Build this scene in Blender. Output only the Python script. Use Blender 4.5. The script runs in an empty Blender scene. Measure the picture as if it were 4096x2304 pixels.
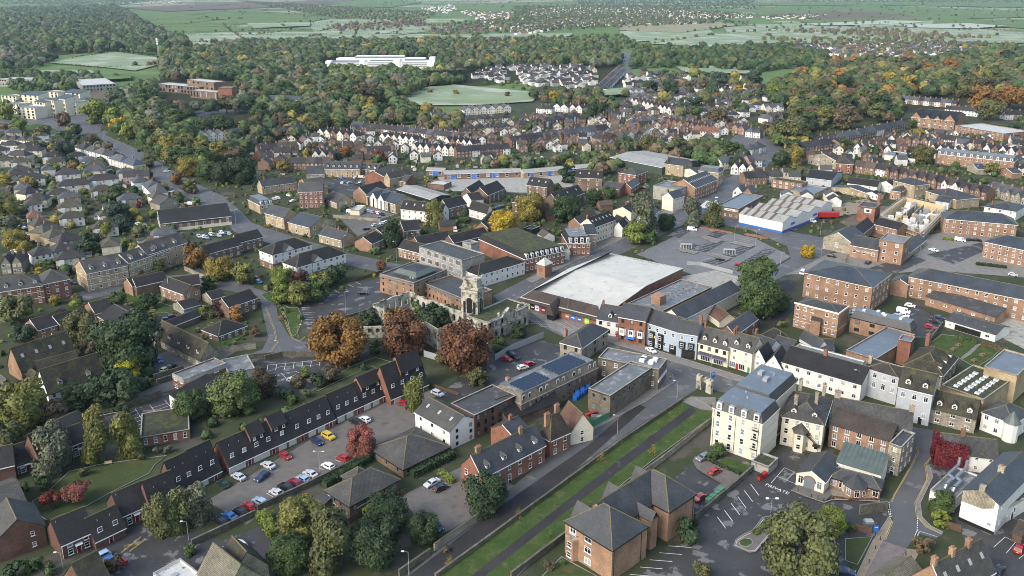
import bpy,math,random
import numpy as np
from math import radians,sin,cos,pi,atan2,hypot
from mathutils import Vector,Matrix
rnd=random.Random(7)
S=bpy.context.scene
COL=S.collection
# camera, sky, sun, exposure
HC=125.0
FPX,PYC,PDN=3370.0,940.0,1000.0
TH=atan2(PDN,FPX)
cam=bpy.data.cameras.new('camera')
co=bpy.data.objects.new('camera',cam);COL.objects.link(co)
co.location=(0,0,HC);co.rotation_euler=(pi/2-TH,0,0)
cam.sensor_width=36.0;cam.lens=FPX/4096*36.0
cam.shift_y=-(1152-PYC)/4096
cam.clip_start=1.0;cam.clip_end=40000.0
S.camera=co
world=bpy.data.worlds.new('World');S.world=world;world.use_nodes=True
SUN_EL,SUN_AZ=38.0,232.0
wn=world.node_tree
sky=wn.nodes.new('ShaderNodeTexSky');sky.sky_type='NISHITA';sky.sun_disc=False
sky.sun_elevation=radians(SUN_EL);sky.sun_rotation=radians(SUN_AZ)
sky.air_density=1.25;sky.dust_density=3.0;sky.ozone_density=1.0
bg=wn.nodes['Background'];bg.inputs[1].default_value=0.15
wn.links.new(sky.outputs[0],bg.inputs[0])
sl=bpy.data.lights.new('sun','SUN');so=bpy.data.objects.new('sun',sl);COL.objects.link(so)
sl.energy=0.95;sl.angle=radians(18);sl.color=(1.0,0.99,0.96)
sd=Vector((sin(radians(SUN_AZ))*cos(radians(SUN_EL)),cos(radians(SUN_AZ))*cos(radians(SUN_EL)),sin(radians(SUN_EL))))
so.rotation_euler=sd.to_track_quat('Z','Y').to_euler();so.location=(-200,-200,300)
S.view_settings.view_transform='Standard';S.view_settings.look='None'
S.view_settings.gamma=1.0;S.view_settings.exposure=1.03;S.view_settings.use_curve_mapping=False
S.cycles.filter_width=0.95;S.cycles.max_bounces=5;S.cycles.diffuse_bounces=2;S.cycles.glossy_bounces=2
S.cycles.transmission_bounces=2;S.cycles.volume_bounces=0;S.cycles.transparent_max_bounces=6
S.cycles.caustics_reflective=False;S.cycles.caustics_refractive=False
# survey: photo point -> ground point
def fpx(t,x,y):
 if t=='D':return x*1.59006,y*1.59006
 if t=='F':return x,y
 return int(t[0])*1024+x/2.5156,int(t[1])*576+y/2.5156
CTH,STH=cos(TH),sin(TH)
def G(t,x,y,z=0.0):
 x,y=fpx(t,x,y)
 dx=(x-2048)/FPX;dy=-(y-PYC)/FPX
 k=(z-HC)/(-STH+dy*CTH)
 return Vector((dx*k,(CTH+dy*STH)*k))
def PR(X,Y,Z):
 a=Y*CTH-(Z-HC)*STH;b=Y*STH+(Z-HC)*CTH
 return 2048+X/a*FPX,PYC-b/a*FPX
def MPP(X,Y,Z=0):
 return FPX/(Y*CTH-(Z-HC)*STH)
def zfor(P,fy):
 lo,hi=-5.0,60.0
 for _ in range(40):
  m=(lo+hi)/2
  if PR(P[0],P[1],m)[1]>fy:lo=m
  else:hi=m
 return(lo+hi)/2
 # materials
MATS={}
def _nt(name):
 m=bpy.data.materials.new(name);m.use_nodes=True
 nt=m.node_tree;b=nt.nodes['Principled BSDF']
 return m,nt,b
def N(nt,typ,**kw):
 n=nt.nodes.new(typ)
 for k,v in kw.items():
  if k.startswith('i_'):
   key=k[2:];key=int(key)if key.isdigit()else key.replace('_',' ')
   n.inputs[key].default_value=v
  else:setattr(n,k,v)
 return n
def mixc(nt,fac,a,b,mode='MIX'):
 n=nt.nodes.new('ShaderNodeMix');n.data_type='RGBA';n.blend_type=mode
 for s,v in((0,fac),(6,a),(7,b)):
  if hasattr(v,'is_output'):nt.links.new(v,n.inputs[s])
  else:n.inputs[s].default_value=v if s==0 else(*v[:3],1)
 return n.outputs[2]
def ramp(nt,src,a,b):
 n=nt.nodes.new('ShaderNodeMapRange');n.inputs[1].default_value=a;n.inputs[2].default_value=b
 nt.links.new(src,n.inputs[0]);return n.outputs[0]
def noise(nt,vec,scale,detail=3,rough=0.55):
 n=N(nt,'ShaderNodeTexNoise');n.inputs['Scale'].default_value=scale
 n.inputs['Detail'].default_value=detail;n.inputs['Roughness'].default_value=rough
 nt.links.new(vec,n.inputs['Vector']);return n.outputs[0]
def world_pos(nt):
 g=nt.nodes.new('ShaderNodeNewGeometry');return g.outputs['Position']
def surf(name,c1,c2,s1=0.4,c3=None,s3=2.0,t3=(0.5,0.62),rough=0.8,spec=0.3,bump=0.0,bs=4.0,coat=None):
 """two-tone mottled surface in world metres; c3 = patches (moss, wear, wet) with their own shape"""
 m,nt,b=_nt(name);p=world_pos(nt)
 n1=noise(nt,p,s1,5,0.65)
 col=mixc(nt,ramp(nt,n1,0.32,0.68),c1,c2)
 if c3:
  n3=noise(nt,p,s3,4,0.6)
  f=ramp(nt,n3,*t3);col=mixc(nt,f,col,c3)
 fine=noise(nt,p,6.0,2)
 k=N(nt,'ShaderNodeMapRange');k.inputs[3].default_value=0.72;k.inputs[4].default_value=1.28
 nt.links.new(fine,k.inputs[0])
 vm=nt.nodes.new('ShaderNodeVectorMath');vm.operation='SCALE'
 nt.links.new(col,vm.inputs[0]);nt.links.new(k.outputs[0],vm.inputs['Scale'])
 nt.links.new(vm.outputs[0],b.inputs['Base Color'])
 b.inputs['Roughness'].default_value=rough;b.inputs['Specular IOR Level'].default_value=spec
 if bump:
  bp=nt.nodes.new('ShaderNodeBump');bp.inputs['Strength'].default_value=bump;bp.inputs['Distance'].default_value=0.3
  nt.links.new(noise(nt,p,bs,3),bp.inputs['Height']);nt.links.new(bp.outputs[0],b.inputs['Normal'])
 MATS[name]=m;return m
def coursed(name,c1,c2,bw,bh,mortar,mort=0.03,c3=None,t3=(0.55,0.7),s3=0.5,rough=0.75,spec=0.35,objcol=False,bump=0.4):
 """bricks / slates / tiles laid in courses on UV metres"""
 m,nt,b=_nt(name)
 uv=N(nt,'ShaderNodeUVMap').outputs[0]
 br=nt.nodes.new('ShaderNodeTexBrick');nt.links.new(uv,br.inputs['Vector'])
 br.inputs['Scale'].default_value=1.0;br.inputs['Brick Width'].default_value=bw;br.inputs['Row Height'].default_value=bh
 br.inputs['Mortar Size'].default_value=mort;br.inputs['Mortar Smooth'].default_value=0.3;br.inputs['Bias'].default_value=0.0
 br.inputs['Color1'].default_value=(*c1,1);br.inputs['Color2'].default_value=(*c2,1);br.inputs['Mortar'].default_value=(*mortar,1)
 col=br.outputs[0];p=world_pos(nt)
 if objcol:
  oi=nt.nodes.new('ShaderNodeObjectInfo')
  col=mixc(nt,1.0,col,oi.outputs['Color'],'MULTIPLY')
 big=noise(nt,p,0.22,4,0.6)
 k=N(nt,'ShaderNodeMapRange');k.inputs[1].default_value=0.25;k.inputs[2].default_value=0.75;k.inputs[3].default_value=0.62;k.inputs[4].default_value=1.4
 nt.links.new(big,k.inputs[0])
 fine=noise(nt,p,3.0,3)
 k2=N(nt,'ShaderNodeMapRange');k2 .inputs[3].default_value=0.6;k2 .inputs[4].default_value=1.4
 nt.links.new(fine,k2 .inputs[0])
 mu=nt.nodes.new('ShaderNodeMath');mu.operation='MULTIPLY';nt.links.new(k.outputs[0],mu.inputs[0]);nt.links.new(k2 .outputs[0],mu.inputs[1])
 vm=nt.nodes.new('ShaderNodeVectorMath');vm.operation='SCALE'
 nt.links.new(col,vm.inputs[0]);nt.links.new(mu.outputs[0],vm.inputs['Scale'])
 col=vm.outputs[0]
 if c3:
  col=mixc(nt,ramp(nt,noise(nt,p,s3,6,0.7),*t3),col,c3)
 nt.links.new(col,b.inputs['Base Color'])
 b.inputs['Roughness'].default_value=rough;b.inputs['Specular IOR Level'].default_value=spec
 if bump:
  bp=nt.nodes.new('ShaderNodeBump');bp.inputs['Strength'].default_value=bump;bp.inputs['Distance'].default_value=0.04;bp.invert=True
  nt.links.new(br.outputs['Fac'],bp.inputs['Height']);nt.links.new(bp.outputs[0],b.inputs['Normal'])
 MATS[name]=m;return m
def plain(name,c,rough=0.5,spec=0.4,metal=0.0,emit=None,es=1.0):
 m,nt,b=_nt(name);b.inputs['Base Color'].default_value=(*c,1)
 b.inputs['Roughness'].default_value=rough;b.inputs['Specular IOR Level'].default_value=spec;b.inputs['Metallic'].default_value=metal
 if emit:b.inputs['Emission Color'].default_value=(*emit,1);b.inputs['Emission Strength'].default_value=es
 MATS[name]=m;return m
def leafmat(name,jit=0.5,obj=True):
 m,nt,b=_nt(name)
 g=nt.nodes.new('ShaderNodeNewGeometry');oi=nt.nodes.new('ShaderNodeObjectInfo')
 if obj:base=oi.outputs['Color']
 else:
  a=nt.nodes.new('ShaderNodeVertexColor');a.layer_name='tint';base=a.outputs[0]
 k=N(nt,'ShaderNodeMapRange');k.inputs[3].default_value=1-jit;k.inputs[4].default_value=1+jit
 nt.links.new(g.outputs['Random Per Island'],k.inputs[0])
 n2=noise(nt,g.outputs['Position'],0.35,3)
 k2=N(nt,'ShaderNodeMapRange');k2 .inputs[1].default_value=0.3;k2 .inputs[2].default_value=0.7;k2 .inputs[3].default_value=0.7;k2 .inputs[4].default_value=1.35
 nt.links.new(n2,k2 .inputs[0])
 mu=nt.nodes.new('ShaderNodeMath');mu.operation='MULTIPLY';nt.links.new(k.outputs[0],mu.inputs[0]);nt.links.new(k2 .outputs[0],mu.inputs[1])
 vm=nt.nodes.new('ShaderNodeVectorMath');vm.operation='SCALE'
 nt.links.new(base,vm.inputs[0]);nt.links.new(mu.outputs[0],vm.inputs['Scale'])
 hs=nt.nodes.new('ShaderNodeHueSaturation');nt.links.new(vm.outputs[0],hs.inputs['Color'])
 kh=N(nt,'ShaderNodeMapRange');kh.inputs[1].default_value=0.3;kh.inputs[2].default_value=0.7;kh.inputs[3].default_value=0.488;kh.inputs[4].default_value=0.508
 nt.links.new(noise(nt,g.outputs['Position'],0.6,2),kh.inputs[0]);nt.links.new(kh.outputs[0],hs.inputs['Hue'])
 nt.links.new(hs.outputs[0],b.inputs['Base Color'])
 b.inputs['Roughness'].default_value=0.65;b.inputs['Specular IOR Level'].default_value=0.25
 MATS[name]=m;return m
coursed('brick_red',(0.27,0.105,0.062),(0.19,0.075,0.048),0.45,0.15,(0.22,0.14,0.10),0.02,(0.12,0.07,0.05),(0.6,0.78))
coursed('brick_dark',(0.15,0.068,0.048),(0.10,0.048,0.036),0.45,0.15,(0.13,0.09,0.07),0.02,(0.07,0.05,0.04),(0.58,0.75))
coursed('brick_orange',(0.315,0.187,0.115),(0.235,0.137,0.087),0.45,0.15,(0.28,0.19,0.13),0.02,(0.2,0.11,0.07),(0.62,0.8))
coursed('brick_buff',(0.42,0.325,0.2),(0.32,0.245,0.15),0.5,0.2,(0.3,0.25,0.17),0.02,(0.2,0.16,0.1),(0.6,0.78))
coursed('brick_brown',(0.215,0.14,0.095),(0.155,0.10,0.07),0.45,0.15,(0.15,0.11,0.08),0.02,(0.09,0.065,0.05),(0.6,0.78))
coursed('stone',(0.40,0.36,0.27),(0.28,0.25,0.19),0.7,0.3,(0.17,0.15,0.11),0.04,(0.10,0.095,0.07),(0.52,0.68))
coursed('rubble',(0.2,0.18,0.14),(0.11,0.10,0.078),0.5,0.25,(0.07,0.065,0.05),0.05,(0.06,0.068,0.035),(0.5,0.66))
coursed('concrete_tile',(0.2,0.165,0.115),(0.15,0.125,0.09),0.5,0.3,(0.08,0.07,0.055),0.03,(0.06,0.055,0.045),(0.52,0.66))
surf('render_white',(0.74,0.72,0.66),(0.66,0.645,0.6),0.5,(0.45,0.43,0.37),0.35,(0.62,0.8),0.85,0.2)
surf('render_cream',(0.72,0.655,0.5),(0.64,0.585,0.46),0.5,(0.42,0.38,0.29),0.35,(0.6,0.78),0.85,0.2)
surf('render_grey',(0.45,0.47,0.48),(0.38,0.40,0.42),0.5,(0.28,0.28,0.28),0.35,(0.64,0.8),0.85,0.2)
surf('render_blue',(0.38,0.44,0.5),(0.34,0.39,0.45),0.5,None,rough=0.85,spec=0.2)
surf('render_pink',(0.5,0.3,0.27),(0.46,0.28,0.25),0.5,None,rough=0.85,spec=0.2)
surf('concrete',(0.36,0.35,0.31),(0.27,0.265,0.235),0.4,(0.13,0.125,0.11),0.5,(0.54,0.72),0.85,0.25)
surf('ruin_stone',(0.52,0.49,0.41),(0.34,0.32,0.265),0.6,(0.085,0.085,0.062),0.4,(0.49,0.63),0.9,0.2,0.5,2.0)
plain('dark_cladding',(0.02,0.022,0.024),0.5)
plain('green_cladding',(0.05,0.07,0.055),0.6)
plain('timber_new',(0.55,0.42,0.24),0.7)
surf('timber_fence',(0.14,0.085,0.055),(0.09,0.058,0.042),1.2,None,rough=0.85)
coursed('tile_black',(0.028,0.0255,0.025),(0.018,0.017,0.017),0.35,0.3,(0.010,0.010,0.010),0.035,(0.06,0.06,0.035),(0.66,0.78),1.3,0.7,0.35)
coursed('tile_grey',(0.088,0.084,0.076),(0.06,0.058,0.054),0.4,0.33,(0.025,0.025,0.024),0.04,(0.12,0.115,0.07),(0.62,0.75),0.9,0.7,0.35)
coursed('tile_brown',(0.082,0.062,0.048),(0.058,0.046,0.037),0.35,0.3,(0.022,0.019,0.017),0.035,(0.09,0.085,0.03),(0.66,0.8),0.8,0.75,0.3)
coursed('tile_moss',(0.07,0.06,0.046),(0.05,0.044,0.036),0.4,0.33,(0.018,0.017,0.014),0.04,(0.075,0.078,0.026),(0.5,0.66),0.45,0.8,0.25)
coursed('tile_red',(0.17,0.085,0.055),(0.11,0.062,0.045),0.3,0.26,(0.04,0.03,0.025),0.035,(0.07,0.055,0.045),(0.55,0.7),0.8,0.75,0.3)
coursed('slate',(0.058,0.06,0.062),(0.036,0.038,0.04),0.35,0.28,(0.024,0.025,0.027),0.03,(0.085,0.085,0.06),(0.64,0.78),0.7,0.5,0.5)
coursed('slate_blue',(0.056,0.066,0.077),(0.036,0.043,0.052),0.35,0.28,(0.02,0.024,0.03),0.03,(0.075,0.07,0.055),(0.62,0.78),0.6,0.45,0.5)
coursed('stone_tile',(0.2,0.185,0.14),(0.14,0.13,0.10),0.45,0.33,(0.06,0.055,0.045),0.04,(0.13,0.125,0.06),(0.56,0.7),0.6,0.8,0.25)
surf('felt',(0.060,0.061,0.06),(0.04,0.041,0.041),0.25,(0.12,0.12,0.115),0.5,(0.55,0.7),0.6,0.4)
surf('felt_grey',(0.17,0.175,0.175),(0.10,0.105,0.108),0.22,(0.30,0.30,0.29),0.45,(0.54,0.68),0.5,0.45)
surf('felt_blue',(0.135,0.16,0.185),(0.10,0.12,0.14),0.2,(0.2,0.22,0.235),0.5,(0.58,0.72),0.4,0.5)
surf('felt_moss',(0.055,0.058,0.04),(0.04,0.042,0.034),0.25,(0.075,0.085,0.022),0.6,(0.48,0.6),0.85,0.2)
surf('felt_white',(0.5,0.5,0.47),(0.4,0.4,0.38),0.3,(0.1,0.09,0.07),0.5,(0.6,0.68),0.6,0.4)
surf('leadroof',(0.10,0.125,0.11),(0.07,0.088,0.08),0.4,None,rough=0.5,spec=0.5)
surf('asphalt',(0.056,0.055,0.054),(0.036,0.036,0.037),0.12,(0.15,0.147,0.138),0.2,(0.575,0.61),0.6,0.35)
surf('asphalt_pale',(0.165,0.165,0.16),(0.125,0.125,0.123),0.15,(0.22,0.215,0.2),0.3,(0.58,0.66),0.6,0.35)
surf('asphalt_road',(0.108,0.109,0.11),(0.078,0.079,0.081),0.10,(0.15,0.148,0.14),0.16,(0.58,0.63),0.6,0.35)
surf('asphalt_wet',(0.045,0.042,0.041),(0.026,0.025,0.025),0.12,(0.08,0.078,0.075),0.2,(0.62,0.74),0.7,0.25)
surf('paving',(0.22,0.205,0.18),(0.165,0.155,0.14),0.5,(0.12,0.115,0.105),0.5,(0.58,0.7),0.7,0.35)
surf('block_paving',(0.155,0.14,0.122),(0.115,0.105,0.093),0.4,(0.085,0.08,0.07),0.3,(0.56,0.72),0.7,0.35)
surf('cobbles',(0.20,0.165,0.15),(0.15,0.125,0.115),0.6,(0.11,0.095,0.085),0.5,(0.56,0.7),0.6,0.4)
surf('kerb_stone',(0.30,0.29,0.26),(0.24,0.23,0.21),0.6,None,rough=0.8)
surf('gravel',(0.28,0.23,0.16),(0.2,0.165,0.12),0.8,None,rough=0.9)
surf('grass',(0.062,0.098,0.026),(0.038,0.066,0.017),0.25,(0.105,0.105,0.042),0.3,(0.54,0.68),0.9,0.15,0.6,5.0)
surf('grass_dull',(0.062,0.085,0.028),(0.045,0.062,0.024),0.15,(0.10,0.085,0.035),0.2,(0.58,0.72),0.9,0.15,0.6,5.0)
surf('garden',(0.045,0.052,0.026),(0.055,0.048,0.034),0.12,(0.08,0.10,0.035),0.09,(0.55,0.65),0.9,0.15,0.6,2.0)
surf('townground',(0.056,0.064,0.034),(0.034,0.046,0.018),0.05,(0.08,0.076,0.06),0.06,(0.56,0.62),0.9,0.2)
surf('meadow',(0.115,0.18,0.06),(0.085,0.14,0.048),0.012,(0.16,0.195,0.09),0.02,(0.5,0.7),0.95,0.1)
surf('frost',(0.235,0.285,0.18),(0.17,0.225,0.13),0.02,(0.38,0.40,0.33),0.015,(0.48,0.7),0.95,0.1)
surf('stubble',(0.28,0.26,0.17),(0.22,0.205,0.135),0.02,(0.2,0.21,0.12),0.015,(0.5,0.7),0.95,0.1)
surf('plough',(0.145,0.11,0.085),(0.12,0.09,0.07),0.02,None,rough=0.95,spec=0.1)
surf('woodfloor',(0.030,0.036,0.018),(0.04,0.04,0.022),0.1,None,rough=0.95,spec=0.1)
surf('mud',(0.15,0.115,0.08),(0.10,0.08,0.06),0.2,(0.2,0.18,0.15),0.3,(0.6,0.7),0.9,0.2)
plain('white_paint',(0.8,0.8,0.78),0.5);plain('line_white',(0.62,0.62,0.6),0.7);plain('line_yellow',(0.52,0.38,0.10),0.7)
plain('white_frame',(0.78,0.78,0.76),0.4);plain('black_paint',(0.015,0.015,0.016),0.4);plain('grey_frame',(0.17,0.185,0.2),0.5)
plain('glass',(0.016,0.022,0.027),0.06,0.7);plain('glass_pale',(0.15,0.18,0.2),0.1,0.6);plain('glass_curtain',(0.34,0.34,0.32),0.3,0.5)
plain('metal',(0.42,0.43,0.44),0.35,0.5,0.8);plain('galv',(0.36,0.38,0.39),0.5,0.5,0.3);plain('lamp_head',(0.6,0.62,0.62),0.4)
plain('rubber',(0.012,0.012,0.012),0.8);plain('red_lamp',(0.35,0.01,0.01),0.3);plain('head_lamp',(0.7,0.72,0.74),0.15)
plain('plate_yellow',(0.75,0.55,0.05),0.5);plain('red_paint',(0.38,0.025,0.022),0.4);plain('blue_paint',(0.03,0.14,0.5),0.45)
plain('green_paint',(0.07,0.22,0.13),0.5);plain('yellow_paint',(0.75,0.5,0.03),0.5);plain('lime_paint',(0.35,0.65,0.1),0.5)
plain('pot',(0.36,0.15,0.07),0.8);plain('solar',(0.025,0.04,0.065),0.12,0.7);plain('purple_paint',(0.16,0.15,0.42),0.5)
plain('bulb',(1,0.9,0.7),0.5,emit=(1,0.6,0.25),es=2.5);plain('garage_door',(0.6,0.58,0.5),0.5);plain('door_red',(0.14,0.015,0.015),0.5)
plain('door_blue',(0.015,0.03,0.08),0.4);plain('hoarding',(0.34,0.355,0.37),0.5);plain('wood_seat',(0.2,0.13,0.08),0.8)
plain('blind_blue',(0.08,0.12,0.2),0.4);plain('tarp_blue',(0.15,0.35,0.5),0.5)
surf('ridge_moss',(0.15,0.14,0.055),(0.10,0.085,0.05),1.5,None,rough=0.9)
surf('metal_roof',(0.56,0.54,0.47),(0.46,0.445,0.39),0.12,(0.34,0.33,0.3),0.35,(0.58,0.7),0.5,0.4)
surf('asbestos',(0.31,0.315,0.295),(0.25,0.255,0.24),0.2,(0.19,0.19,0.165),0.4,(0.58,0.7),0.8,0.3)
surf('bark',(0.10,0.085,0.065),(0.065,0.055,0.042),2.0,None,rough=0.9)
surf('bark_pale',(0.38,0.36,0.31),(0.25,0.235,0.2),2.0,None,rough=0.9)
leafmat('leaf',0.32);leafmat('leaf_field',0.22,False)
_m,_ntr,_b=_nt('paint')
_oi=_ntr.nodes.new('ShaderNodeObjectInfo');_ntr.links.new(_oi.outputs['Color'],_b.inputs['Base Color'])
_b.inputs['Roughness'].default_value=0.25;_b.inputs['Coat Weight'].default_value=0.6;MATS['paint']=_m
coursed('wall_tint',(1.1,1.1,1.1),(0.85,0.85,0.85),0.45,0.15,(0.85,0.85,0.85),0.02,objcol=True)
coursed('roof_tint',(1.1,1.1,1.1),(0.8,0.8,0.8),0.35,0.3,(0.4,0.4,0.4),0.03,objcol=True,rough=0.6,spec=0.4)
# mesh building
class MB:
 def __init__(s):s.v=[];s.f=[];s.m=[];s.uv=[];s.mats=[]
 def mi(s,mat):
  if mat not in s.mats:s.mats.append(mat)
  return s.mats.index(mat)
 def quad(s,pts,mat,uv=None):
  n=len(s.v);s.v+=[tuple(p)for p in pts];s.f.append(tuple(range(n,n+len(pts))));s.m.append(s.mi(mat))
  if uv is None:
   p0=Vector(pts[0]);e=Vector(pts[1])-p0
   e=e.normalized()if e.length>1e-6 else Vector((1,0,0))
   nn=e.cross(Vector(pts[2])-p0);q=nn.cross(e)
   q=q.normalized()if q.length>1e-9 else Vector((0,0,1))
   uv=[((Vector(p)-p0).dot(e),(Vector(p)-p0).dot(q))for p in pts]
  s.uv+=uv
 def box(s,x0,x1,y0,y1,z0,z1,mat,top=True,bot=False):
  q=s.quad
  q([(x0,y0,z0),(x1,y0,z0),(x1,y0,z1),(x0,y0,z1)],mat)
  q([(x1,y0,z0),(x1,y1,z0),(x1,y1,z1),(x1,y0,z1)],mat)
  q([(x1,y1,z0),(x0,y1,z0),(x0,y1,z1),(x1,y1,z1)],mat)
  q([(x0,y1,z0),(x0,y0,z0),(x0,y0,z1),(x0,y1,z1)],mat)
  if top:q([(x0,y0,z1),(x1,y0,z1),(x1,y1,z1),(x0,y1,z1)],mat)
  if bot:q([(x0,y1,z0),(x1,y1,z0),(x1,y0,z0),(x0,y0,z0)],mat)
 def slab(s,pts,th,mat,edge=None):
  """sloped sheet with thickness below it"""
  pts=[Vector(p)for p in pts];lo=[p-Vector((0,0,th))for p in pts]
  s.quad(pts,mat);s.quad(lo[::-1],edge or mat);n=len(pts)
  for i in range(n):j=(i+1)%n;s.quad([lo[i],lo[j],pts[j],pts[i]],edge or mat)
 def prism(s,poly,z0,z1,mat,top=None):
  n=len(poly)
  for i in range(n):
   a,b=poly[i],poly[(i+1)%n]
   s.quad([(a[0],a[1],z0),(b[0],b[1],z0),(b[0],b[1],z1),(a[0],a[1],z1)],mat)
  s.quad([(p[0],p[1],z1)for p in poly],top or mat)
 def cyl(s,x,y,z0,z1,r0,r1,n,mat,cap=True):
  for i in range(n):
   a,b=2*pi*i/n,2*pi*(i+1)/n
   s.quad([(x+r0*cos(a),y+r0*sin(a),z0),(x+r0*cos(b),y+r0*sin(b),z0),(x+r1*cos(b),y+r1*sin(b),z1),(x+r1*cos(a),y+r1*sin(a),z1)],mat)
  if cap:s.quad([(x+r1*cos(2*pi*i/n),y+r1*sin(2*pi*i/n),z1)for i in range(n)],mat)
 def tube(s,pts,r,n,mat):
  for a,b in zip(pts[:-1],pts[1:]):
   a,b=Vector(a),Vector(b);d=(b-a).normalized()
   u=d.orthogonal().normalized();w=d.cross(u)
   for i in range(n):
    p,q=2*pi*i/n,2*pi*(i+1)/n
    o1=u*cos(p)*r+w*sin(p)*r;o2=u*cos(q)*r+w*sin(q)*r
    s.quad([a+o1,a+o2,b+o2,b+o1],mat)
   s.quad([b+u*cos(2*pi*i/n)*r+w*sin(2*pi*i/n)*r for i in range(n)],mat)
 def mesh(s,name):
  me=bpy.data.meshes.new(name);me.from_pydata(s.v,[],s.f)
  uvl=me.uv_layers.new(name='UVMap');uvl.data.foreach_set('uv',np.array(s.uv,dtype=np.float32).ravel())
  for m in s.mats:me.materials.append(MATS[m])
  me.polygons.foreach_set('material_index',s.m);return me
 def obj(s,name,parent=None,loc=None,rz=0.0):
  return link(name,s.mesh(name),parent,loc,rz)
def link(name,me,parent=None,loc=None,rz=0.0,color=None):
 o=bpy.data.objects.new(name,me);COL.objects.link(o)
 if parent is not None:o.parent=parent
 if loc is not None:o.location=loc
 if rz:o.rotation_euler=(0,0,rz)
 if color:o.color=(*color[:3],1)
 return o
LABELS={}
def tag(o,label,cat,group=None,kind=None):
 if label:
  o['label']=label
 if cat:o['category']=cat
 if group:o['group']=group
 if kind:o['kind']=kind
 return o
def root(name,loc,rz,label,cat,group=None):
 return tag(link(name,None,None,loc,rz),label,cat,group)
def copy_tree(o,parent=None):
 c=o.copy();COL.objects.link(c)
 if parent is not None:c.parent=parent
 for ch in o.children:copy_tree(ch,c)
 return c
def struct(o):o['kind']='structure';return o
LAYER=[0];STEP=0.002;SHEETS=[]
def ground_z(x,y):
 return max([z for z,P,_q in SHEETS if z<1 and inpoly(x,y,P)],default=0.0)
def sheet(name,mat,t,pts,dz=None):
 """a ground sheet through photo-surveyed corners, each a few mm above the one before"""
 LAYER[0]+=1;z=STEP*LAYER[0]if dz is None else dz
 P=[G(t,*p)for p in pts]if t else[Vector(p)for p in pts];SHEETS.append((z,[tuple(p)for p in P],mat))
 m=MB();a=sum(P[i].x*P[(i+1)%len(P)].y-P[(i+1)%len(P)].x*P[i].y for i in range(len(P)))
 if a<0:P=P[::-1]
 c=sum((p for p in P),Vector((0,0)))/len(P)
 m.quad([(p.x-c.x,p.y-c.y,0)for p in P],mat,[(p.x,p.y)for p in P])
 o=struct(m.obj(name,None,(c.x,c.y,z)))
 if name in('verge','island','lawn','churchyard_lawn','pavement','island_lawn','garden_lawn','pub_garden')and dz is None:strip('kerb','kerb_stone',None,[(p.x,p.y)for p in P+P[:1]],.16,z+.001,.1)
 return o
def strip(name,mat,t,pts,w,dz=None,h=0.0):
 """a ribbon along a polyline of survey points: road, kerb, painted line"""
 LAYER[0]+=1;z=STEP*LAYER[0]if dz is None else dz
 P=[G(t,*p)for p in pts]if t else[Vector(p)for p in pts]
 L,Rr=[],[]
 for i,p in enumerate(P):
  a=P[max(i-1,0)];b=P[min(i+1,len(P)-1)];d=(b-a).normalized();n=Vector((-d.y,d.x))*(w/2)
  L.append(p+n);Rr.append(p-n)
 m=MB();c=P[0]
 for i in range(len(P)-1):
  q=[(Rr[i].x-c.x,Rr[i].y-c.y,h),(Rr[i+1].x-c.x,Rr[i+1].y-c.y,h),(L[i+1].x-c.x,L[i+1].y-c.y,h),(L[i].x-c.x,L[i].y-c.y,h)]
  m.quad(q,mat)
  if h:
   for(u,v)in((0,1),(2,3)):
    a,b=q[u],q[v];m.quad([(a[0],a[1],0),(b[0],b[1],0),b,a],mat)
 return struct(m.obj(name,None,(c.x,c.y,z)))
 # windows and doors (shared meshes)
_wm={}
def win_mesh(w,h,style,glass,split):
 k=(round(w,1),round(h,1),style,glass,split)
 if k in _wm:return _wm[k]
 w,h=k[0],k[1];fm={'w':'white_frame','d':'black_paint','g':'grey_frame','s':'stone','c':'render_cream'}[style[0]]
 m=MB();p=MB()if split else m;x0,x1=-w/2,w/2;z0,z1=-h/2,h/2;b=0.09
 def bar(a,c,d,e):m.box(a,c,-0.06,0.02,d,e,fm)
 bar(x0,x1,z0,z0+b);bar(x0,x1,z1-b,z1);bar(x0,x0+b,z0+b,z1-b);bar(x1-b,x1,z0+b,z1-b)
 if 't' in style:bar(x0+b,x1-b,-0.04,0.05)
 if 'm' in style:
  for i in range(1,max(2,round(w/0.7))):
   q=x0+w*i/max(2,round(w/0.7));bar(q-0.035,q+0.035,z0+b,z1-b)
 if 'x' in style:
  bar(-0.03,0.03,z0+b,z1-b);bar(x0+b,x1-b,z1-h*0.3,z1-h*0.3+0.05)
 if 'p' in style:m.box(x0-0.12,x1+0.12,-0.12,0.0,z0-0.12,z0,fm)
 if 'a' in style:
  pts=[(x0*cos(pi*i/8)*-1,-0.05,z1+w*0.32*sin(pi*i/8))for i in range(9)]
  m.quad(pts,fm)
 p.quad([(x0+b,-0.015,z0+b),(x1-b,-0.015,z0+b),(x1-b,-0.015,z1-b),(x0+b,-0.015,z1-b)],glass)
 r=(m.mesh('window'),p.mesh('pane')if split else None);_wm[k]=r;return r
_dm={}
def door_mesh(w,h,mat,fm='white_frame'):
 k=(round(w,1),round(h,1),mat,fm)
 if k not in _dm:
  m=MB();w,h=k[0],k[1]
  m.box(-w/2-.08,-w/2,-.08,.02,0,h+.08,fm);m.box(w/2,w/2+.08,-.08,.02,0,h+.08,fm);m.box(-w/2,w/2,-.08,.02,h,h+.08,fm)
  m.box(-w/2,w/2,-.04,.02,0,h,mat)
  if w<1.3:m.box(w/2-.2,w/2-.12,-.09,-.04,0.95,1.05,'metal')
  else:
   for i in range(1,4):m.box(-w/2,w/2,-.06,-.04,h*i/4-.02,h*i/4+.02,fm)
  _dm[k]=m.mesh('door')
 return _dm[k]
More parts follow.
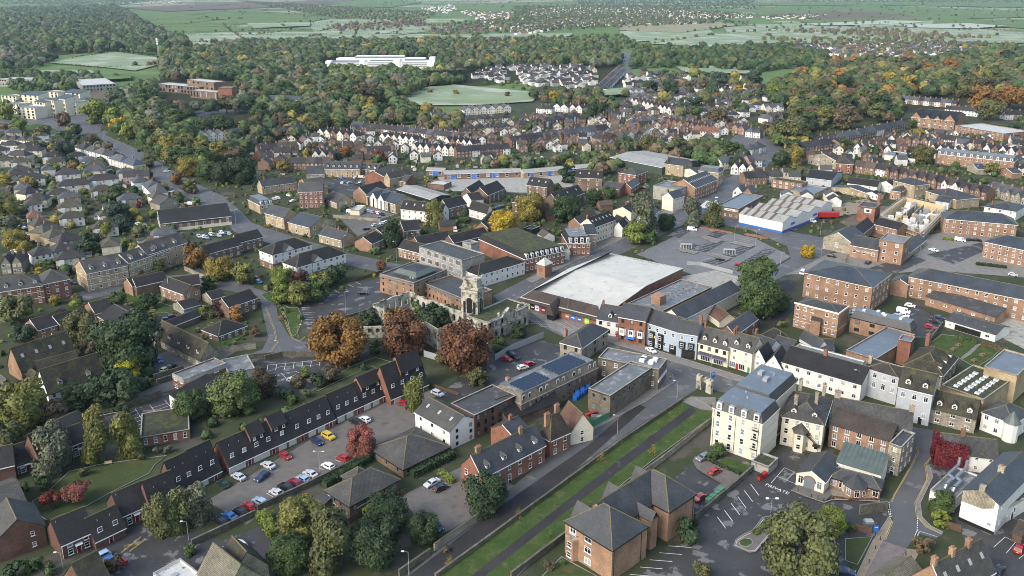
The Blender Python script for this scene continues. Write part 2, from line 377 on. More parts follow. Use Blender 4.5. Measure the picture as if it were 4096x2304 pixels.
def put_window(par,x,y,z,rz,w,h,style,split,tilt=None):
 g=rnd.choices(['glass','glass_pale','glass_curtain'],[6,2.5,1.5])[0]
 a,b=win_mesh(w,h,style,g,split)
 o=link('window',a,par,(x,y,z),rz)
 if tilt:o.rotation_euler=tilt
 if split:link('pane',b,o)
 return o
_ch={}
def chimney(par,x,y,z0,z1,w=0.9,d=0.6,mat='brick_red',pots=2,rz=0):
 k=(round(z1-z0,1),w,d,mat,pots)
 if k not in _ch:
  h=k[0];m=MB();m.box(-w/2,w/2,-d/2,d/2,0,h-.25,mat);m.box(-w/2-.08,w/2+.08,-d/2-.08,d/2+.08,h-.25,h,mat,bot=True)
  p=MB();p.cyl(0,0,0,.45,.15,.11,7,'pot');_ch[k]=(m.mesh('chimney'),p.mesh('chimney_pot'),h)
 me,pm,h=_ch[k]
 c=link('chimney',me,par,(x,y,z0),rz)
 for i in range(pots):link('chimney_pot',pm,c,((i+.5)/pots*(w-.1)-(w-.1)/2,0,h))
 return c
def roof_block(par,x0,x1,y0,y1,e,kind,rise,rm,wm,ov=0.35,ridge=True,fascia='white_paint',par_h=0.4,wall_low=0.0,rname='roof'):
 """walls to eave height e and a roof of the given kind, as parts of par. Returns slope info for dormers."""
 w=MB();r=MB();rg=MB();lx,ly=x1-x0,y1-y0;t=.16
 def ridge_bar(a,b):
  a,b=Vector(a),Vector(b);d=b-a
  if d.length<.2:return
  n=Vector((-d.y,d.x,0));n=n.normalized()*.17 if n.length>1e-6 else Vector((.17,0,0));u=Vector((0,0,.12));dn=Vector((0,0,-.06))
  rg.quad([a+n+dn,b+n+dn,b+u,a+u],'ridge_moss');rg.quad([b-n+dn,a-n+dn,a+u,b+u],'ridge_moss')
 if kind in 'xy':
  w.box(x0,x1,y0,y1,wall_low,e,wm,top=False)
  if kind=='x':
   ym=(y0+y1)/2;sl=rise/(ly/2);z=e+rise;oe=e-ov*sl
   for x,s in((x0,0),(x1,1)):
    q=[(x,y1,e),(x,y0,e),(x,ym,z)];w.quad(q if s==0 else[q[1],q[0],q[2]],wm)
   g=.18
   r.slab([(x0-g,y0-ov,oe),(x1+g,y0-ov,oe),(x1+g,ym,z),(x0-g,ym,z)][0:4],t,rm)
   r.slab([(x1+g,y1+ov,oe),(x0-g,y1+ov,oe),(x0-g,ym,z),(x1+g,ym,z)],t,rm)
   ridge_bar((x0-g,ym,z+.02),(x1+g,ym,z+.02))
  else:
   xm=(x0+x1)/2;sl=rise/(lx/2);z=e+rise;oe=e-ov*sl
   for y,s in((y0,0),(y1,1)):
    q=[(x0,y,e),(x1,y,e),(xm,y,z)];w.quad(q if s==0 else[q[1],q[0],q[2]],wm)
   g=.18
   r.slab([(x0-ov,y1+g,oe),(x0-ov,y0-g,oe),(xm,y0-g,z),(xm,y1+g,z)],t,rm)
   r.slab([(x1+ov,y0-g,oe),(x1+ov,y1+g,oe),(xm,y1+g,z),(xm,y0-g,z)],t,rm)
   ridge_bar((xm,y0-g,z+.02),(xm,y1+g,z+.02))
 elif kind=='h':
  w.box(x0,x1,y0,y1,wall_low,e,wm,top=False);a0,a1,b0,b1=x0-ov,x1+ov,y0-ov,y1+ov;z=e+rise;oe=e-.1
  if lx>=ly:
   hh=min(ly/2+ov,(a1-a0)/2-.01);p,q=(a0+hh,(y0+y1)/2,z),(a1-hh,(y0+y1)/2,z)
   r.slab([(a0,b0,oe),(a1,b0,oe),q,p],t,rm);r.slab([(a1,b1,oe),(a0,b1,oe),p,q],t,rm)
   r.slab([(a0,b1,oe),(a0,b0,oe),p],t,rm);r.slab([(a1,b0,oe),(a1,b1,oe),q],t,rm)
   ridge_bar(p,q);[ridge_bar(c,d)for c,d in(((a0,b0,oe),p),((a0,b1,oe),p),((a1,b0,oe),q),((a1,b1,oe),q))]
  else:
   hh=min(lx/2+ov,(b1-b0)/2-.01);p,q=((x0+x1)/2,b0+hh,z),((x0+x1)/2,b1-hh,z)
   r.slab([(a0,b1,oe),(a0,b0,oe),p,q],t,rm);r.slab([(a1,b0,oe),(a1,b1,oe),q,p],t,rm)
   r.slab([(a0,b0,oe),(a1,b0,oe),p],t,rm);r.slab([(a1,b1,oe),(a0,b1,oe),q],t,rm)
   ridge_bar(p,q);[ridge_bar(c,d)for c,d in(((a0,b0,oe),p),((a1,b0,oe),p),((a0,b1,oe),q),((a1,b1,oe),q))]
 elif kind=='f':
  w.box(x0,x1,y0,y1,wall_low,e,wm,top=False);k=.28;zt=e-par_h
  r.box(x0+k,x1-k,y0+k,y1-k,zt-.2,zt,rm)
  for a in((x0,x1,y0,y0+k),(x0,x1,y1-k,y1),(x0,x0+k,y0+k,y1-k),(x1-k,x1,y0+k,y1-k)):
   w.box(*a,zt-.1,e+.002,wm,top=False)
  cp=MB();o2=.05
  for a in((x0-o2,x1+o2,y0-o2,y0+k),(x0-o2,x1+o2,y1-k,y1+o2),(x0-o2,x0+k,y0+k,y1-k),(x1-k,x1+o2,y0+k,y1-k)):
   cp.box(*a,e,e+.09,'concrete',bot=True)
  cp.obj('coping',par)
 elif kind=='m':
  w.box(x0,x1,y0,y1,wall_low,e,wm,top=False);i=rise*.42;z=e+rise
  A=[(x0-.1,y0-.1),(x1+.1,y0-.1),(x1+.1,y1+.1),(x0-.1,y1+.1)];B=[(x0+i,y0+i),(x1-i,y0+i),(x1-i,y1-i),(x0+i,y1-i)]
  for k in range(4):
   a,b=A[k],A[(k+1)%4];c,d=B[(k+1)%4],B[k]
   r.quad([(*a,e),(*b,e),(*c,z),(*d,z)],rm)
  ft=MB();ft.box(x0+i-.12,x1-i+.12,y0+i-.12,y1-i+.12,z,z+.14,par.get('flat','felt_blue'),bot=True);ft.obj('flat_roof',par)
  cr=MB();o3=.22
  for a in((x0-o3,x1+o3,y0-o3,y0-.1),(x0-o3,x1+o3,y1+.1,y1+o3),(x0-o3,x0-.1,y0-.1,y1+.1),(x1+.1,x1+o3,y0-.1,y1+.1)):
   cr.box(*a,e-.22,e+.04,fascia if fascia else wm,bot=True)
  cr.obj('cornice',par);fascia=None
 elif kind=='n':
  w.box(x0,x1,y0,y1,wall_low,e,wm,top=False);z=e+rise
  w.quad([(x0,y1,e),(x0,y0,e),(x0,y1,z)],wm);w.quad([(x1,y0,e),(x1,y1,e),(x1,y1,z)],wm);w.quad([(x1,y1,e),(x0,y1,e),(x0,y1,z),(x1,y1,z)],wm)
  r.slab([(x0-.15,y0-ov,e-ov*rise/ly),(x1+.15,y0-ov,e-ov*rise/ly),(x1+.15,y1+.05,z),(x0-.15,y1+.05,z)],t,rm)
 elif kind=='l':
  w.box(x0,x1,y0,y1,wall_low,e,wm,top=False);z=e+rise
  w.quad([(x0,y0,e),(x1,y0,e),(x1,y0,z)],wm);w.quad([(x1,y1,e),(x0,y1,e),(x1,y1,z)],wm);w.quad([(x1,y0,e),(x1,y1,e),(x1,y1,z),(x1,y0,z)],wm)
  r.slab([(x0-ov,y1+.15,e-ov*rise/lx),(x0-ov,y0-.15,e-ov*rise/lx),(x1+.05,y0-.15,z),(x1+.05,y1+.15,z)],t,rm)
 wo=w.obj('wall',par);ro=r.obj(rname,par)
 if rg.f and ridge:rg.obj('ridge_tiles',par)
 if fascia and kind in 'xyhn':
  fm=MB();o=ov+.03;dz=e-(ov*rise/(ly/2)if kind=='x' else ov*rise/(lx/2)if kind=='y' else ov*rise/ly if kind=='n' else.1)-.28
  if kind in 'xhn':fm.box(x0-.1,x1+.1,y0-o-.06,y0-o+.08,dz,dz+.22,fascia,bot=True)
  if kind in 'yh':fm.box(x0-o-.06,x0-o+.08,y0-.1,y1+.1,dz,dz+.22,fascia,bot=True)
  if kind=='x' and not par.name.startswith('terraced'):
   ym=(y0+y1)/2
   fm.slab([(x0-.26,y0-ov,e-ov*rise/(ly/2)+.02),(x0-.18,y0-ov,e-ov*rise/(ly/2)+.02),(x0-.18,ym,e+rise+.02),(x0-.26,ym,e+rise+.02)],.25,fascia)
  fm.obj('gutter',par)
 return wo
def face_frame(face,L,D):
 """face 'b' = along B->C (front right), 'a' = along B->A (front left); 'c' far right end, 'd' back"""
 return{'b':(0,0,1,0,0.0,L),'a':(0,D,0,-1,-pi/2,D),'c':(L,0,0,1,pi/2,D),'d':(L,D,-1,0,pi,L)}[face]
def windows_on(par,face,L,D,spec,e,split,off=0.0,sk=(),wh=(1.15,1.35),st='wtp',z0=0.0,zs=None,u0=0.0,u1=1.0):
 r,c=[int(q)for q in spec.split('x')]
 ox,oy,ux,uy,rz,ln=face_frame(face,L,D);fh=(e-z0)/r
 for i in range(r):
  for j in range(c):
   if(i,j)in sk:continue
   u=ln*(u0+(u1-u0)*(j+.5)/c);z=zs[i]if zs else z0+fh*(i+.56)
   w,h=wh if not isinstance(wh,list)else wh[i]
   put_window(par,ox+ux*u+off*uy,oy+uy*u-off*ux,z,rz,w,min(h,fh*.8),st,split)
def place(t,A,B,C,e):
 """survey three eave corners -> (origin, rotation, length B->C, depth B->A, eave height)"""
 if isinstance(e,str):
  zb=float(e[1:]);fb=fpx(t,B[0],zb)
  P=G(t,B[0],zb);e=zfor(P,fpx(t,*B)[1])
  e=max(2.2,min(30,e));b=G(t,B[0],B[1],e)
 else:b=G(t,*B,e)
 if isinstance(C,(int,float)):
  a=G(t,*A,e);n=a-b;D=n.length;n.normalize();v=Vector((n.y,-n.x));return b,atan2(v.y,v.x),float(C),D,e
 c=G(t,*C,e);v=c-b
 if isinstance(A,(int,float)):return b,atan2(v.y,v.x),v.length,float(A),e
 a=G(t,*A,e);n=a-b
 if v.length>=n.length:v2=v.normalized();m=Vector((-v2 .y,v2 .x));return b,atan2(v2 .y,v2 .x),v.length,max(2.0,n.dot(m)),e
 n2=n.normalized();v2=Vector((n2 .y,-n2 .x));return b,atan2(v2 .y,v2 .x),max(2.0,v.dot(v2)),n.length,e
NB={}
def b(t,A,B,C,e,kind,rise,wm,rm,label,name='house',cat=None,wb=None,wa=None,wc=None,st='wtp',wh=(1.15,1.35),ch=(),dmb=0,dma=0,skb=0,ska=0,db=(),da=(),blocks=None,group=None,ridge=True,fascia='white_paint',z0=0.0,ov=0.35,split=None,flat=None,par=None,bands=None,skipb=(),skipa=(),cm='brick_red',rail=False,dw=None):
 o,rz,L,D,e=place(t,A,B,C,e)
 if isinstance(rise,str):
  k=float(rise[1:]);q=Vector((0,D/2))if kind!='y' else Vector((L/2,0))
  if kind=='h':q=Vector((L/2,D/2))
  P=o+Vector((q.x*cos(rz)-q.y*sin(rz),q.x*sin(rz)+q.y*cos(rz)))
  rise=max(.8,min(9,zfor(P,fpx(t,0,k)[1])-e))
 if split is None:split=o.y<330
 if par is None:R=root(name,(o.x,o.y,0),rz,label,cat or name.replace('_',' '),group)
 else:R=link(name,None,par)
 if par is not None:
  d=o-Vector((par.location.x,par.location.y));a=par.rotation_euler.z
  R.location=(d.x*cos(a)+d.y*sin(a),-d.x*sin(a)+d.y*cos(a),0);R.rotation_euler=(0,0,rz-a);split=False
 if flat:R['flat']=flat
 if blocks=='saw':blocks=[(i/4,(i+1)/4,0,1,1,'y',2.2)for i in range(4)]
 if blocks is None:roof_block(R,0,L,0,D,e,kind,rise,rm,wm,ov,ridge,fascia)
 else:
  for(x0,x1,y0,y1,ef,kd,rs)in blocks:roof_block(R,x0*L,x1*L,y0*D,y1*D,e*ef,kd,rs,rm,wm,ov,ridge,fascia)
 if 'flat' in R:del R['flat']
 for face,spec,sk in(('b',wb,skipb),('a',wa,skipa),('c',wc,())):
  if spec:windows_on(R,face,L,D,spec,e,split,sk=sk,wh=wh,st=st,z0=z0)
 for(fr,w,h,m)in db:link('door',door_mesh(w,h,m),R,(fr*L,0,0),0)
 for(fr,w,h,m)in da:link('door',door_mesh(w,h,m),R,(0,D*(1-fr),0),-pi/2)
 if bands:
  bm=MB()
  for z in bands[1:]:bm.box(-.05,L+.05,-.05,0,z,z+.14,bands[0],bot=True);bm.box(-.05,0,0,D+.05,z,z+.14,bands[0],bot=True)
  bm.obj('string_course',R)
 zr=e+rise
 for q in ch:
  fx,fy=q[0],q[1];top=q[2]if len(q)>2 else 1.3
  if kind=='x':zz=e+rise*(1-abs(fy-.5)*2)
  elif kind=='y':zz=e+rise*(1-abs(fx-.5)*2)
  elif kind=='h':zz=e+rise*.6
  else:zz=e+(rise if kind=='m' else 0)-.3
  chimney(R,fx*L,fy*D,zz-.5,max(zz+top,zr+top*.6 if kind in 'xyh' else zz+top),*(q[3]if len(q)>3 else(1.0,.65)),mat=cm,pots=q[4]if len(q)>4 else 2)
 for n,face in((dmb,'b'),(dma,'a')):
  if not n:continue
  ox,oy,ux,uy,frz,ln=face_frame(face,L,D);dep=(D if face=='b' else L)
  for j in range(n):
   u=ln*(j+.5)/n
   if kind=='m':inset,zb,dh,dwid,dl=-.05,e+.25,rise*.72,1.5,rise*.42+.5
   else:inset,zb,dh,dwid,dl=dep*.10,e+rise*.2-.1,1.35,1.4,1.9
   px_,py_=ox+ux*u-uy*inset*1.0,oy+uy*u+ux*inset
   if face=='a':px_,py_=inset,oy+uy*u
   dormer(R,px_,py_,zb,frz,dwid,dh,dl,rm,kind=='m',split)
 for n,face in((skb,'b'),(ska,'a')):
  if not n:continue
  ox,oy,ux,uy,frz,ln=face_frame(face,L,D);run=(D/2 if face=='b' else L/2);ang=atan2(rise,run)
  for j in range(n):
   u=ln*(j+.5)/n;f=.55;dx=run*f
   p=(u,dx,e+rise*f+.05)if face=='b' else(dx,oy+uy*u,e+rise*f+.05)
   so_=link('skylight',sky_mesh(),R,p);so_.rotation_euler=(ang,0,frz)
 if rail or dw:pass
 NB[label]=(R,L,D,e,rise);R_last[0]=(R,L,D,e,rise)
 return R
R_last=[None]
_sk={}
def sky_mesh():
 if 's' not in _sk:
  m=MB();m.box(-.42,.42,-.65,.65,0,.1,'galv');m.quad([(-.36,-.58,.105),(.36,-.58,.105),(.36,.58,.105),(-.36,.58,.105)],'glass_curtain');_sk['s']=m.mesh('skylight')
 return _sk['s']
_dmm={}
def dormer(par,x,y,z,rz,w,h,l,rm,flat,split):
 k=(round(w,1),round(h,1),round(l,1),rm,flat)
 if k not in _dmm:
  m=MB();m.box(-w/2,w/2,0,l,0,h,'white_paint' if flat else 'render_white',top=True)
  if flat:
   for i in range(6):
    a,b_=pi*i/6,pi*(i+1)/6
    m.slab([(-(w/2+.12)*cos(a),-.15,h+.3*sin(a)),(-(w/2+.12)*cos(b_),-.15,h+.3*sin(b_)),(-(w/2+.12)*cos(b_),l,h+.3*sin(b_)),(-(w/2+.12)*cos(a),l,h+.3*sin(a))][::-1],.06,'galv')
   m.quad([(-(w/2)*cos(pi*i/6),-.01,h+.28*sin(pi*i/6))for i in range(7)],'white_paint')
  else:
   p=w*.45;m.quad([(-w/2,-.01,h),(w/2,-.01,h),(0,-.01,h+p)],'render_white')
   m.slab([(-w/2-.2,l+.8,h-.16),(-w/2-.2,-.25,h-.16),(0,-.25,h+p+.05),(0,l+.8,h+p+.05)],.1,rm)
   m.slab([(w/2+.2,-.25,h-.16),(w/2+.2,l+.8,h-.16),(0,l+.8,h+p+.05),(0,-.25,h+p+.05)],.1,rm)
  _dmm[k]=m.mesh('dormer')
 d=link('dormer',_dmm[k],par,(x,y,z),rz)
 put_window(d,0,-.03,h*.52,0,w*.72,h*.8,'wt',False)
 return d
def part(name,m,R):return m.obj(name,R)
# trees
nrng=np.random.default_rng(5)
def crown_mesh(name,seed,nl,nq,shape,leaf,spread=1.0,core=True,mat='leaf'):
 """leaf clumps spread through lobes of a unit crown (radius 1, centre 0)"""
 g=np.random.default_rng(seed);lobes=[]
 for i in range(nl):
  if shape=='round':
   a=g.uniform(0,2*pi);zz=g.uniform(-.8,.8);rr=math.sqrt(max(0,1-zz*zz))*g.uniform(.4,.70)
   lobes.append((rr*cos(a),rr*sin(a),zz*.74,g.uniform(.28,.44)))
  elif shape=='tall':
   zz=-.95+1.9*(i+.5)/nl;rr=g.uniform(.1,.38)*(1-abs(zz)**2*.7);a=g.uniform(0,2*pi)
   lobes.append((rr*cos(a),rr*sin(a),zz,.36*(1-.45*max(0,zz))))
  elif shape=='cone':
   zz=-.9+1.9*(i+.5)/nl;rr=.42*(1-(zz+.9)/2)*g.uniform(.5,1);a=g.uniform(0,2*pi)
   lobes.append((rr*cos(a),rr*sin(a),zz,.1+.34*(1-(zz+.9)/2)))
  elif shape=='weep':
   a=g.uniform(0,2*pi);zz=g.uniform(-.8,.9);rr=g.uniform(.1,.66)*math.sqrt(max(.05,1-max(0,zz)**2))
   lobes.append((rr*cos(a),rr*sin(a),zz,g.uniform(.26,.4)))
  elif shape=='flat':
   a=g.uniform(0,2*pi);rr=g.uniform(.2,.75);lobes.append((rr*cos(a),rr*sin(a),g.uniform(-.2,.3),g.uniform(.25,.4)))
 lobes=np.array(lobes);V=[];n=nq
 wgt=lobes[:,3]**2;pick=g.choice(len(lobes),n,p=wgt/wgt.sum());lb=lobes[pick]
 d=g.normal(size=(n,3));d/=np.linalg.norm(d,axis=1)[:,None];d[:,2]=np.where(d[:,2]<-.5,-d[:,2],d[:,2])
 rad=lb[:,3:4]*(1-np.abs(g.normal(0,.16,(n,1))))*spread
 sq=np.array([1,1,1.5 if shape=='weep' else.85]);c=lb[:,:3]+d*rad*sq
 out=c-np.array([0,0,-.25]);out/=np.linalg.norm(out,axis=1)[:,None]+1e-6
 nrm=d*.75+out*.5+g.normal(0,.42,(n,3));nrm/=np.linalg.norm(nrm,axis=1)[:,None]
 u=np.cross(nrm,g.normal(size=(n,3)));u/=np.linalg.norm(u,axis=1)[:,None]+1e-6;w=np.cross(nrm,u)
 s=leaf*g.uniform(.6,1.35,(n,1));s2=s*(1.6 if shape=='weep' else 1.0)
 P=np.stack([c-u*s-w*s2*.6,c+u*s*.7-w*s2*.8,c+u*s+w*s2*.7,c-u*s*.6+w*s2],1)+g.normal(0,leaf*.12,(n,4,3))
 V=P.reshape(-1,3);F=np.arange(n*4).reshape(-1,4)
 if core:
  cv,cf=[],[]
  for(x,y,z,r)in lobes:
   o=len(V)+len(cv);r*=.84
   for(a,b_,c_)in((0,0,1),(1,0,0),(0,1,0),(-1,0,0),(0,-1,0),(0,0,-1)):cv.append((x+a*r,y+b_*r,z+c_*r*.8))
   for q in((0,1,2,2),(0,2,3,3),(0,3,4,4),(0,4,1,1),(5,2,1,1),(5,3,2,2),(5,4,3,3),(5,1,4,4)):cf.append([o+k for k in q])
  V=np.vstack([V,np.array(cv)]);faces=[tuple(f)for f in F]+[tuple(f[:3])for f in cf]
 else:faces=[tuple(f)for f in F]
 me=bpy.data.meshes.new(name);me.from_pydata(V.tolist(),[],faces);me.materials.append(MATS[mat]);return me
def trunk_mesh(seed,pale=False):
 g=random.Random(seed);m=MB();mt='bark_pale' if pale else 'bark'
 m.cyl(0,0,0,1.0,.055,.03,7,mt,False)
 for i in range(6):
  a=g.uniform(0,2*pi);z=g.uniform(.45,.8);r=g.uniform(.25,.4);q=(r*cos(a),r*sin(a),z+g.uniform(.25,.5))
  m.tube([(0,0,z),(q[0]*.5,q[1]*.5,z+(q[2]-z)*.6),q],.014,5,mt)
 return m.mesh('trunk')
TRK=[trunk_mesh(1),trunk_mesh(2),trunk_mesh(3,True)]
def rich(shape,k,nl,nq,leaf,**kw):return[crown_mesh('crown',100+17*i+len(shape)*3+nq,nl,nq,shape,leaf,**kw)for i in range(k)]
CR={'n':rich('round',4,34,7000,.034),'m':rich('round',5,22,1700,.06),'s':rich('round',5,12,480,.10),'tn':rich('tall',2,14,3200,.034),'t':rich('tall',2,10,700,.07),'cn':rich('cone',2,18,3600,.034),'c':rich('cone',2,12,600,.07),'w':rich('weep',3,30,5200,.034),'wm':rich('weep',2,16,1100,.06),'f':rich('flat',2,16,2600,.038),'sp':rich('round',2,14,700,.045,core=False),'b':rich('weep',1,14,260,.03,core=False)}
PAL={'dg':(0.03,0.052,0.02),'g':(0.052,0.084,0.025),'mg':(0.082,0.108,0.034),'lg':(.125,.155,.028),'yg':(0.13,0.135,0.034),'y':(.30,.215,.022),'ye':(.20,.165,.034),'o':(.185,.10,.026),'or':(.115,.055,.026),'r':(.15,.038,.022),'dr':(0.06,0.03,0.024),'br':(0.1,0.078,0.042),'ol':(0.088,0.094,0.034),'gy':(0.1,0.115,0.07),'bg':(0.042,0.068,0.044),'pk':(.20,.07,.05),'tw':(.115,.092,.070),'bw':(.075,.055,.030),'by':(.3,.3,.02),'pale':(.2,.2,.16),'crim':(.12,.018,.022)}
def tree_at(X,Y,rad,zc,col,kind,label,name='broadleaf_tree',cat='tree',group=None,pale=False,sq=1.0,low=None):
 T=root(name,(X,Y,0),rnd.uniform(0,6.28),label,cat,group)
 me=rnd.choice(CR[kind]);c=link('crown',me,T,(0,0,zc),0)
 tall=kind[0]in 'tc'
 c.scale=(rad,rad,rad*sq*(1.0 if tall else 1.0))
 cc=PAL[col];j=rnd.uniform(.88,1.13);c.color=(cc[0]*j*rnd.uniform(.95,1.05),cc[1]*j,cc[2]*j,1)
 if zc>rad*.35:
  k=link('trunk',TRK[2]if pale else rnd.choice(TRK[:2]),T,(0,0,0));h=zc*1.02
  k.scale=(rad*1.15,rad*1.15,h)
 return T
def tr(t,x,y,w,col,label,kind='n',name='broadleaf_tree',cat='tree',tall=1.0,clear=.16,group=None,pale=False):
 """tree whose crown centre shows at (x, y) and is w across, in that tile's units"""
 fx,fy=fpx(t,x,y);fw=w*(1.59006 if t=='D' else 1 if t=='F' else 1/2.5156);zc=6.0
 for _ in range(6):
  P=G('F',fx,fy,zc);rad=fw/MPP(P.x,P.y,zc)/2;rv=rad*tall
  zc=max(.3,rv*(.85 if kind[0]in 'nmswfb' else 1.0)*.8+clear*rad)
 wide={'t':1.75,'c':1.9,'w':1.3,'n':1.13,'m':1.12}.get(kind[0],1.08)
 return tree_at(P.x,P.y,rad*wide,zc,col,kind,label,name,cat,group,pale,tall*(1.25 if kind[0]=='w' else 1.0)/(wide/1.05 if kind[0]in 'tc' else 1))
def inpoly(x,y,P):
 c=False;n=len(P)
 for i in range(n):
  a,b_=P[i],P[(i+1)%n]
  if(a[1]>y)!=(b_[1]>y)and x<(b_[0]-a[0])*(y-a[1])/(b_[1]-a[1])+a[0]:c=not c
 return c
def scatter(t,poly,spacing,zmid=5.0,jit=.45,seed=1):
 """ground points filling the survey polygon (seen at height zmid), even but uneven"""
 g=random.Random(seed);P=[tuple(G(t,*p,zmid))for p in poly]
 x0,x1=min(p[0]for p in P),max(p[0]for p in P);y0,y1=min(p[1]for p in P),max(p[1]for p in P);out=[];row=0
 y=y0
 while y<y1:
  x=x0+(spacing/2 if row%2 else 0);row+=1
  while x<x1:
   q=(x+g.uniform(-jit,jit)*spacing,y+g.uniform(-jit,jit)*spacing)
   if inpoly(q[0],q[1],P):out.append(q)
   x+=spacing
  y+=spacing*.87
 return out
STUFF={}
_low=[]
for _k in range(8):
 _g=np.random.default_rng(900+_k);_u,_v=7,4;_P=[]
 _ring=lambda i,j:(lambda a,b_:np.array([cos(a)*cos(b_),sin(a)*cos(b_),sin(b_)])*(.86+.13*sin(3*a+_k)*cos(2*b_)+.1*sin(5*a+2*_k+3*b_)))(2*pi*(i%_u)/_u,-.55+(pi/2+.53)*j/_v)
 for _i in range(_u):
  for _j in range(_v):_P.append([_ring(_i,_j),_ring(_i+1,_j),_ring(_i+1,_j+1),_ring(_i,_j+1)])
 _P=np.array(_P);_n=56
 _d=_g.normal(size=(_n,3));_d/=np.linalg.norm(_d,axis=1)[:,None];_d[:,2]=np.abs(_d[:,2])*1.1-.3
 _c0=_d*_g.uniform(.82,1.02,(_n,1))*(1+.13*np.sin(_d[:,:1]*5+_k))
 _nr=_d+_g.normal(0,.3,(_n,3));_nr/=np.linalg.norm(_nr,axis=1)[:,None]
 _a=np.cross(_nr,_g.normal(size=(_n,3)));_a/=np.linalg.norm(_a,axis=1)[:,None];_w=np.cross(_nr,_a);_sz=_g.uniform(.13,.24,(_n,1))
 _q=np.vstack([_P,np.stack([_c0-_a*_sz-_w*_sz,_c0+_a*_sz-_w*_sz*.7,_c0+_a*_sz*.8+_w*_sz,_c0-_a*_sz+_w*_sz*.8],1)]);_q[:,:,2]*=.9;_low.append(_q)
_tiny=[]
for _k in range(6):
 _tr=lambda i,j:(lambda a,b_:np.array([cos(a)*cos(b_),sin(a)*cos(b_),sin(b_)])*(.86+.16*sin(3*a+_k)*cos(b_)))(2*pi*(i%6)/6,-.4+(pi/2+.38)*j/2)
 _tiny.append(np.array([[_tr(i,j),_tr(i+1,j),_tr(i+1,j+1),_tr(i,j+1)]for i in range(6)for j in range(2)]))
def add_stuff(key,X,Y,rad,zc,col,frac=1.0):
 STUFF.setdefault(key,[]).append((X,Y,rad,zc,col,frac))
def flush_stuff(key,name,label,cat='woodland',group=None):
 L=STUFF.get(key,[])
 if not L:return
 Vs,Cs=[],[]
 for(X,Y,rad,zc,col,frac)in L:
  q=_tiny[rnd.randrange(6)]if frac<.31 else _low[rnd.randrange(8)];n=28+int(56*max(0,frac-.3)/.7);a=rnd.uniform(0,6.28);ca,sa=cos(a),sin(a);q=q[:n]
  R_=np.array([[ca,-sa,0],[sa,ca,0],[0,0,1]]);v=(q.reshape(-1,3)@R_.T)*rad+np.array([X,Y,zc]);Vs.append(v)
  j=rnd.uniform(.75,1.25);Cs.append(np.repeat(np.array([[col[0]*j,col[1]*j,col[2]*j,1]]),len(v),0))
 V=np.vstack(Vs).astype(np.float32);Cc=np.vstack(Cs).astype(np.float32);n=len(V)//4
 me=bpy.data.meshes.new(name);me.vertices.add(len(V));me.vertices.foreach_set('co',V.ravel())
 me.loops.add(len(V));me.loops.foreach_set('vertex_index',np.arange(len(V),dtype=np.int32))
 me.polygons.add(n);me.polygons.foreach_set('loop_start',np.arange(0,len(V),4,dtype=np.int32));me.polygons.foreach_set('loop_total',np.full(n,4,dtype=np.int32))
 at=me.color_attributes.new('tint','FLOAT_COLOR','POINT');at.data.foreach_set('color',Cc.ravel())
 me.materials.append(MATS['leaf_field']);me.update();me.validate()
 return tag(link(name,me),label,cat,group,'stuff')
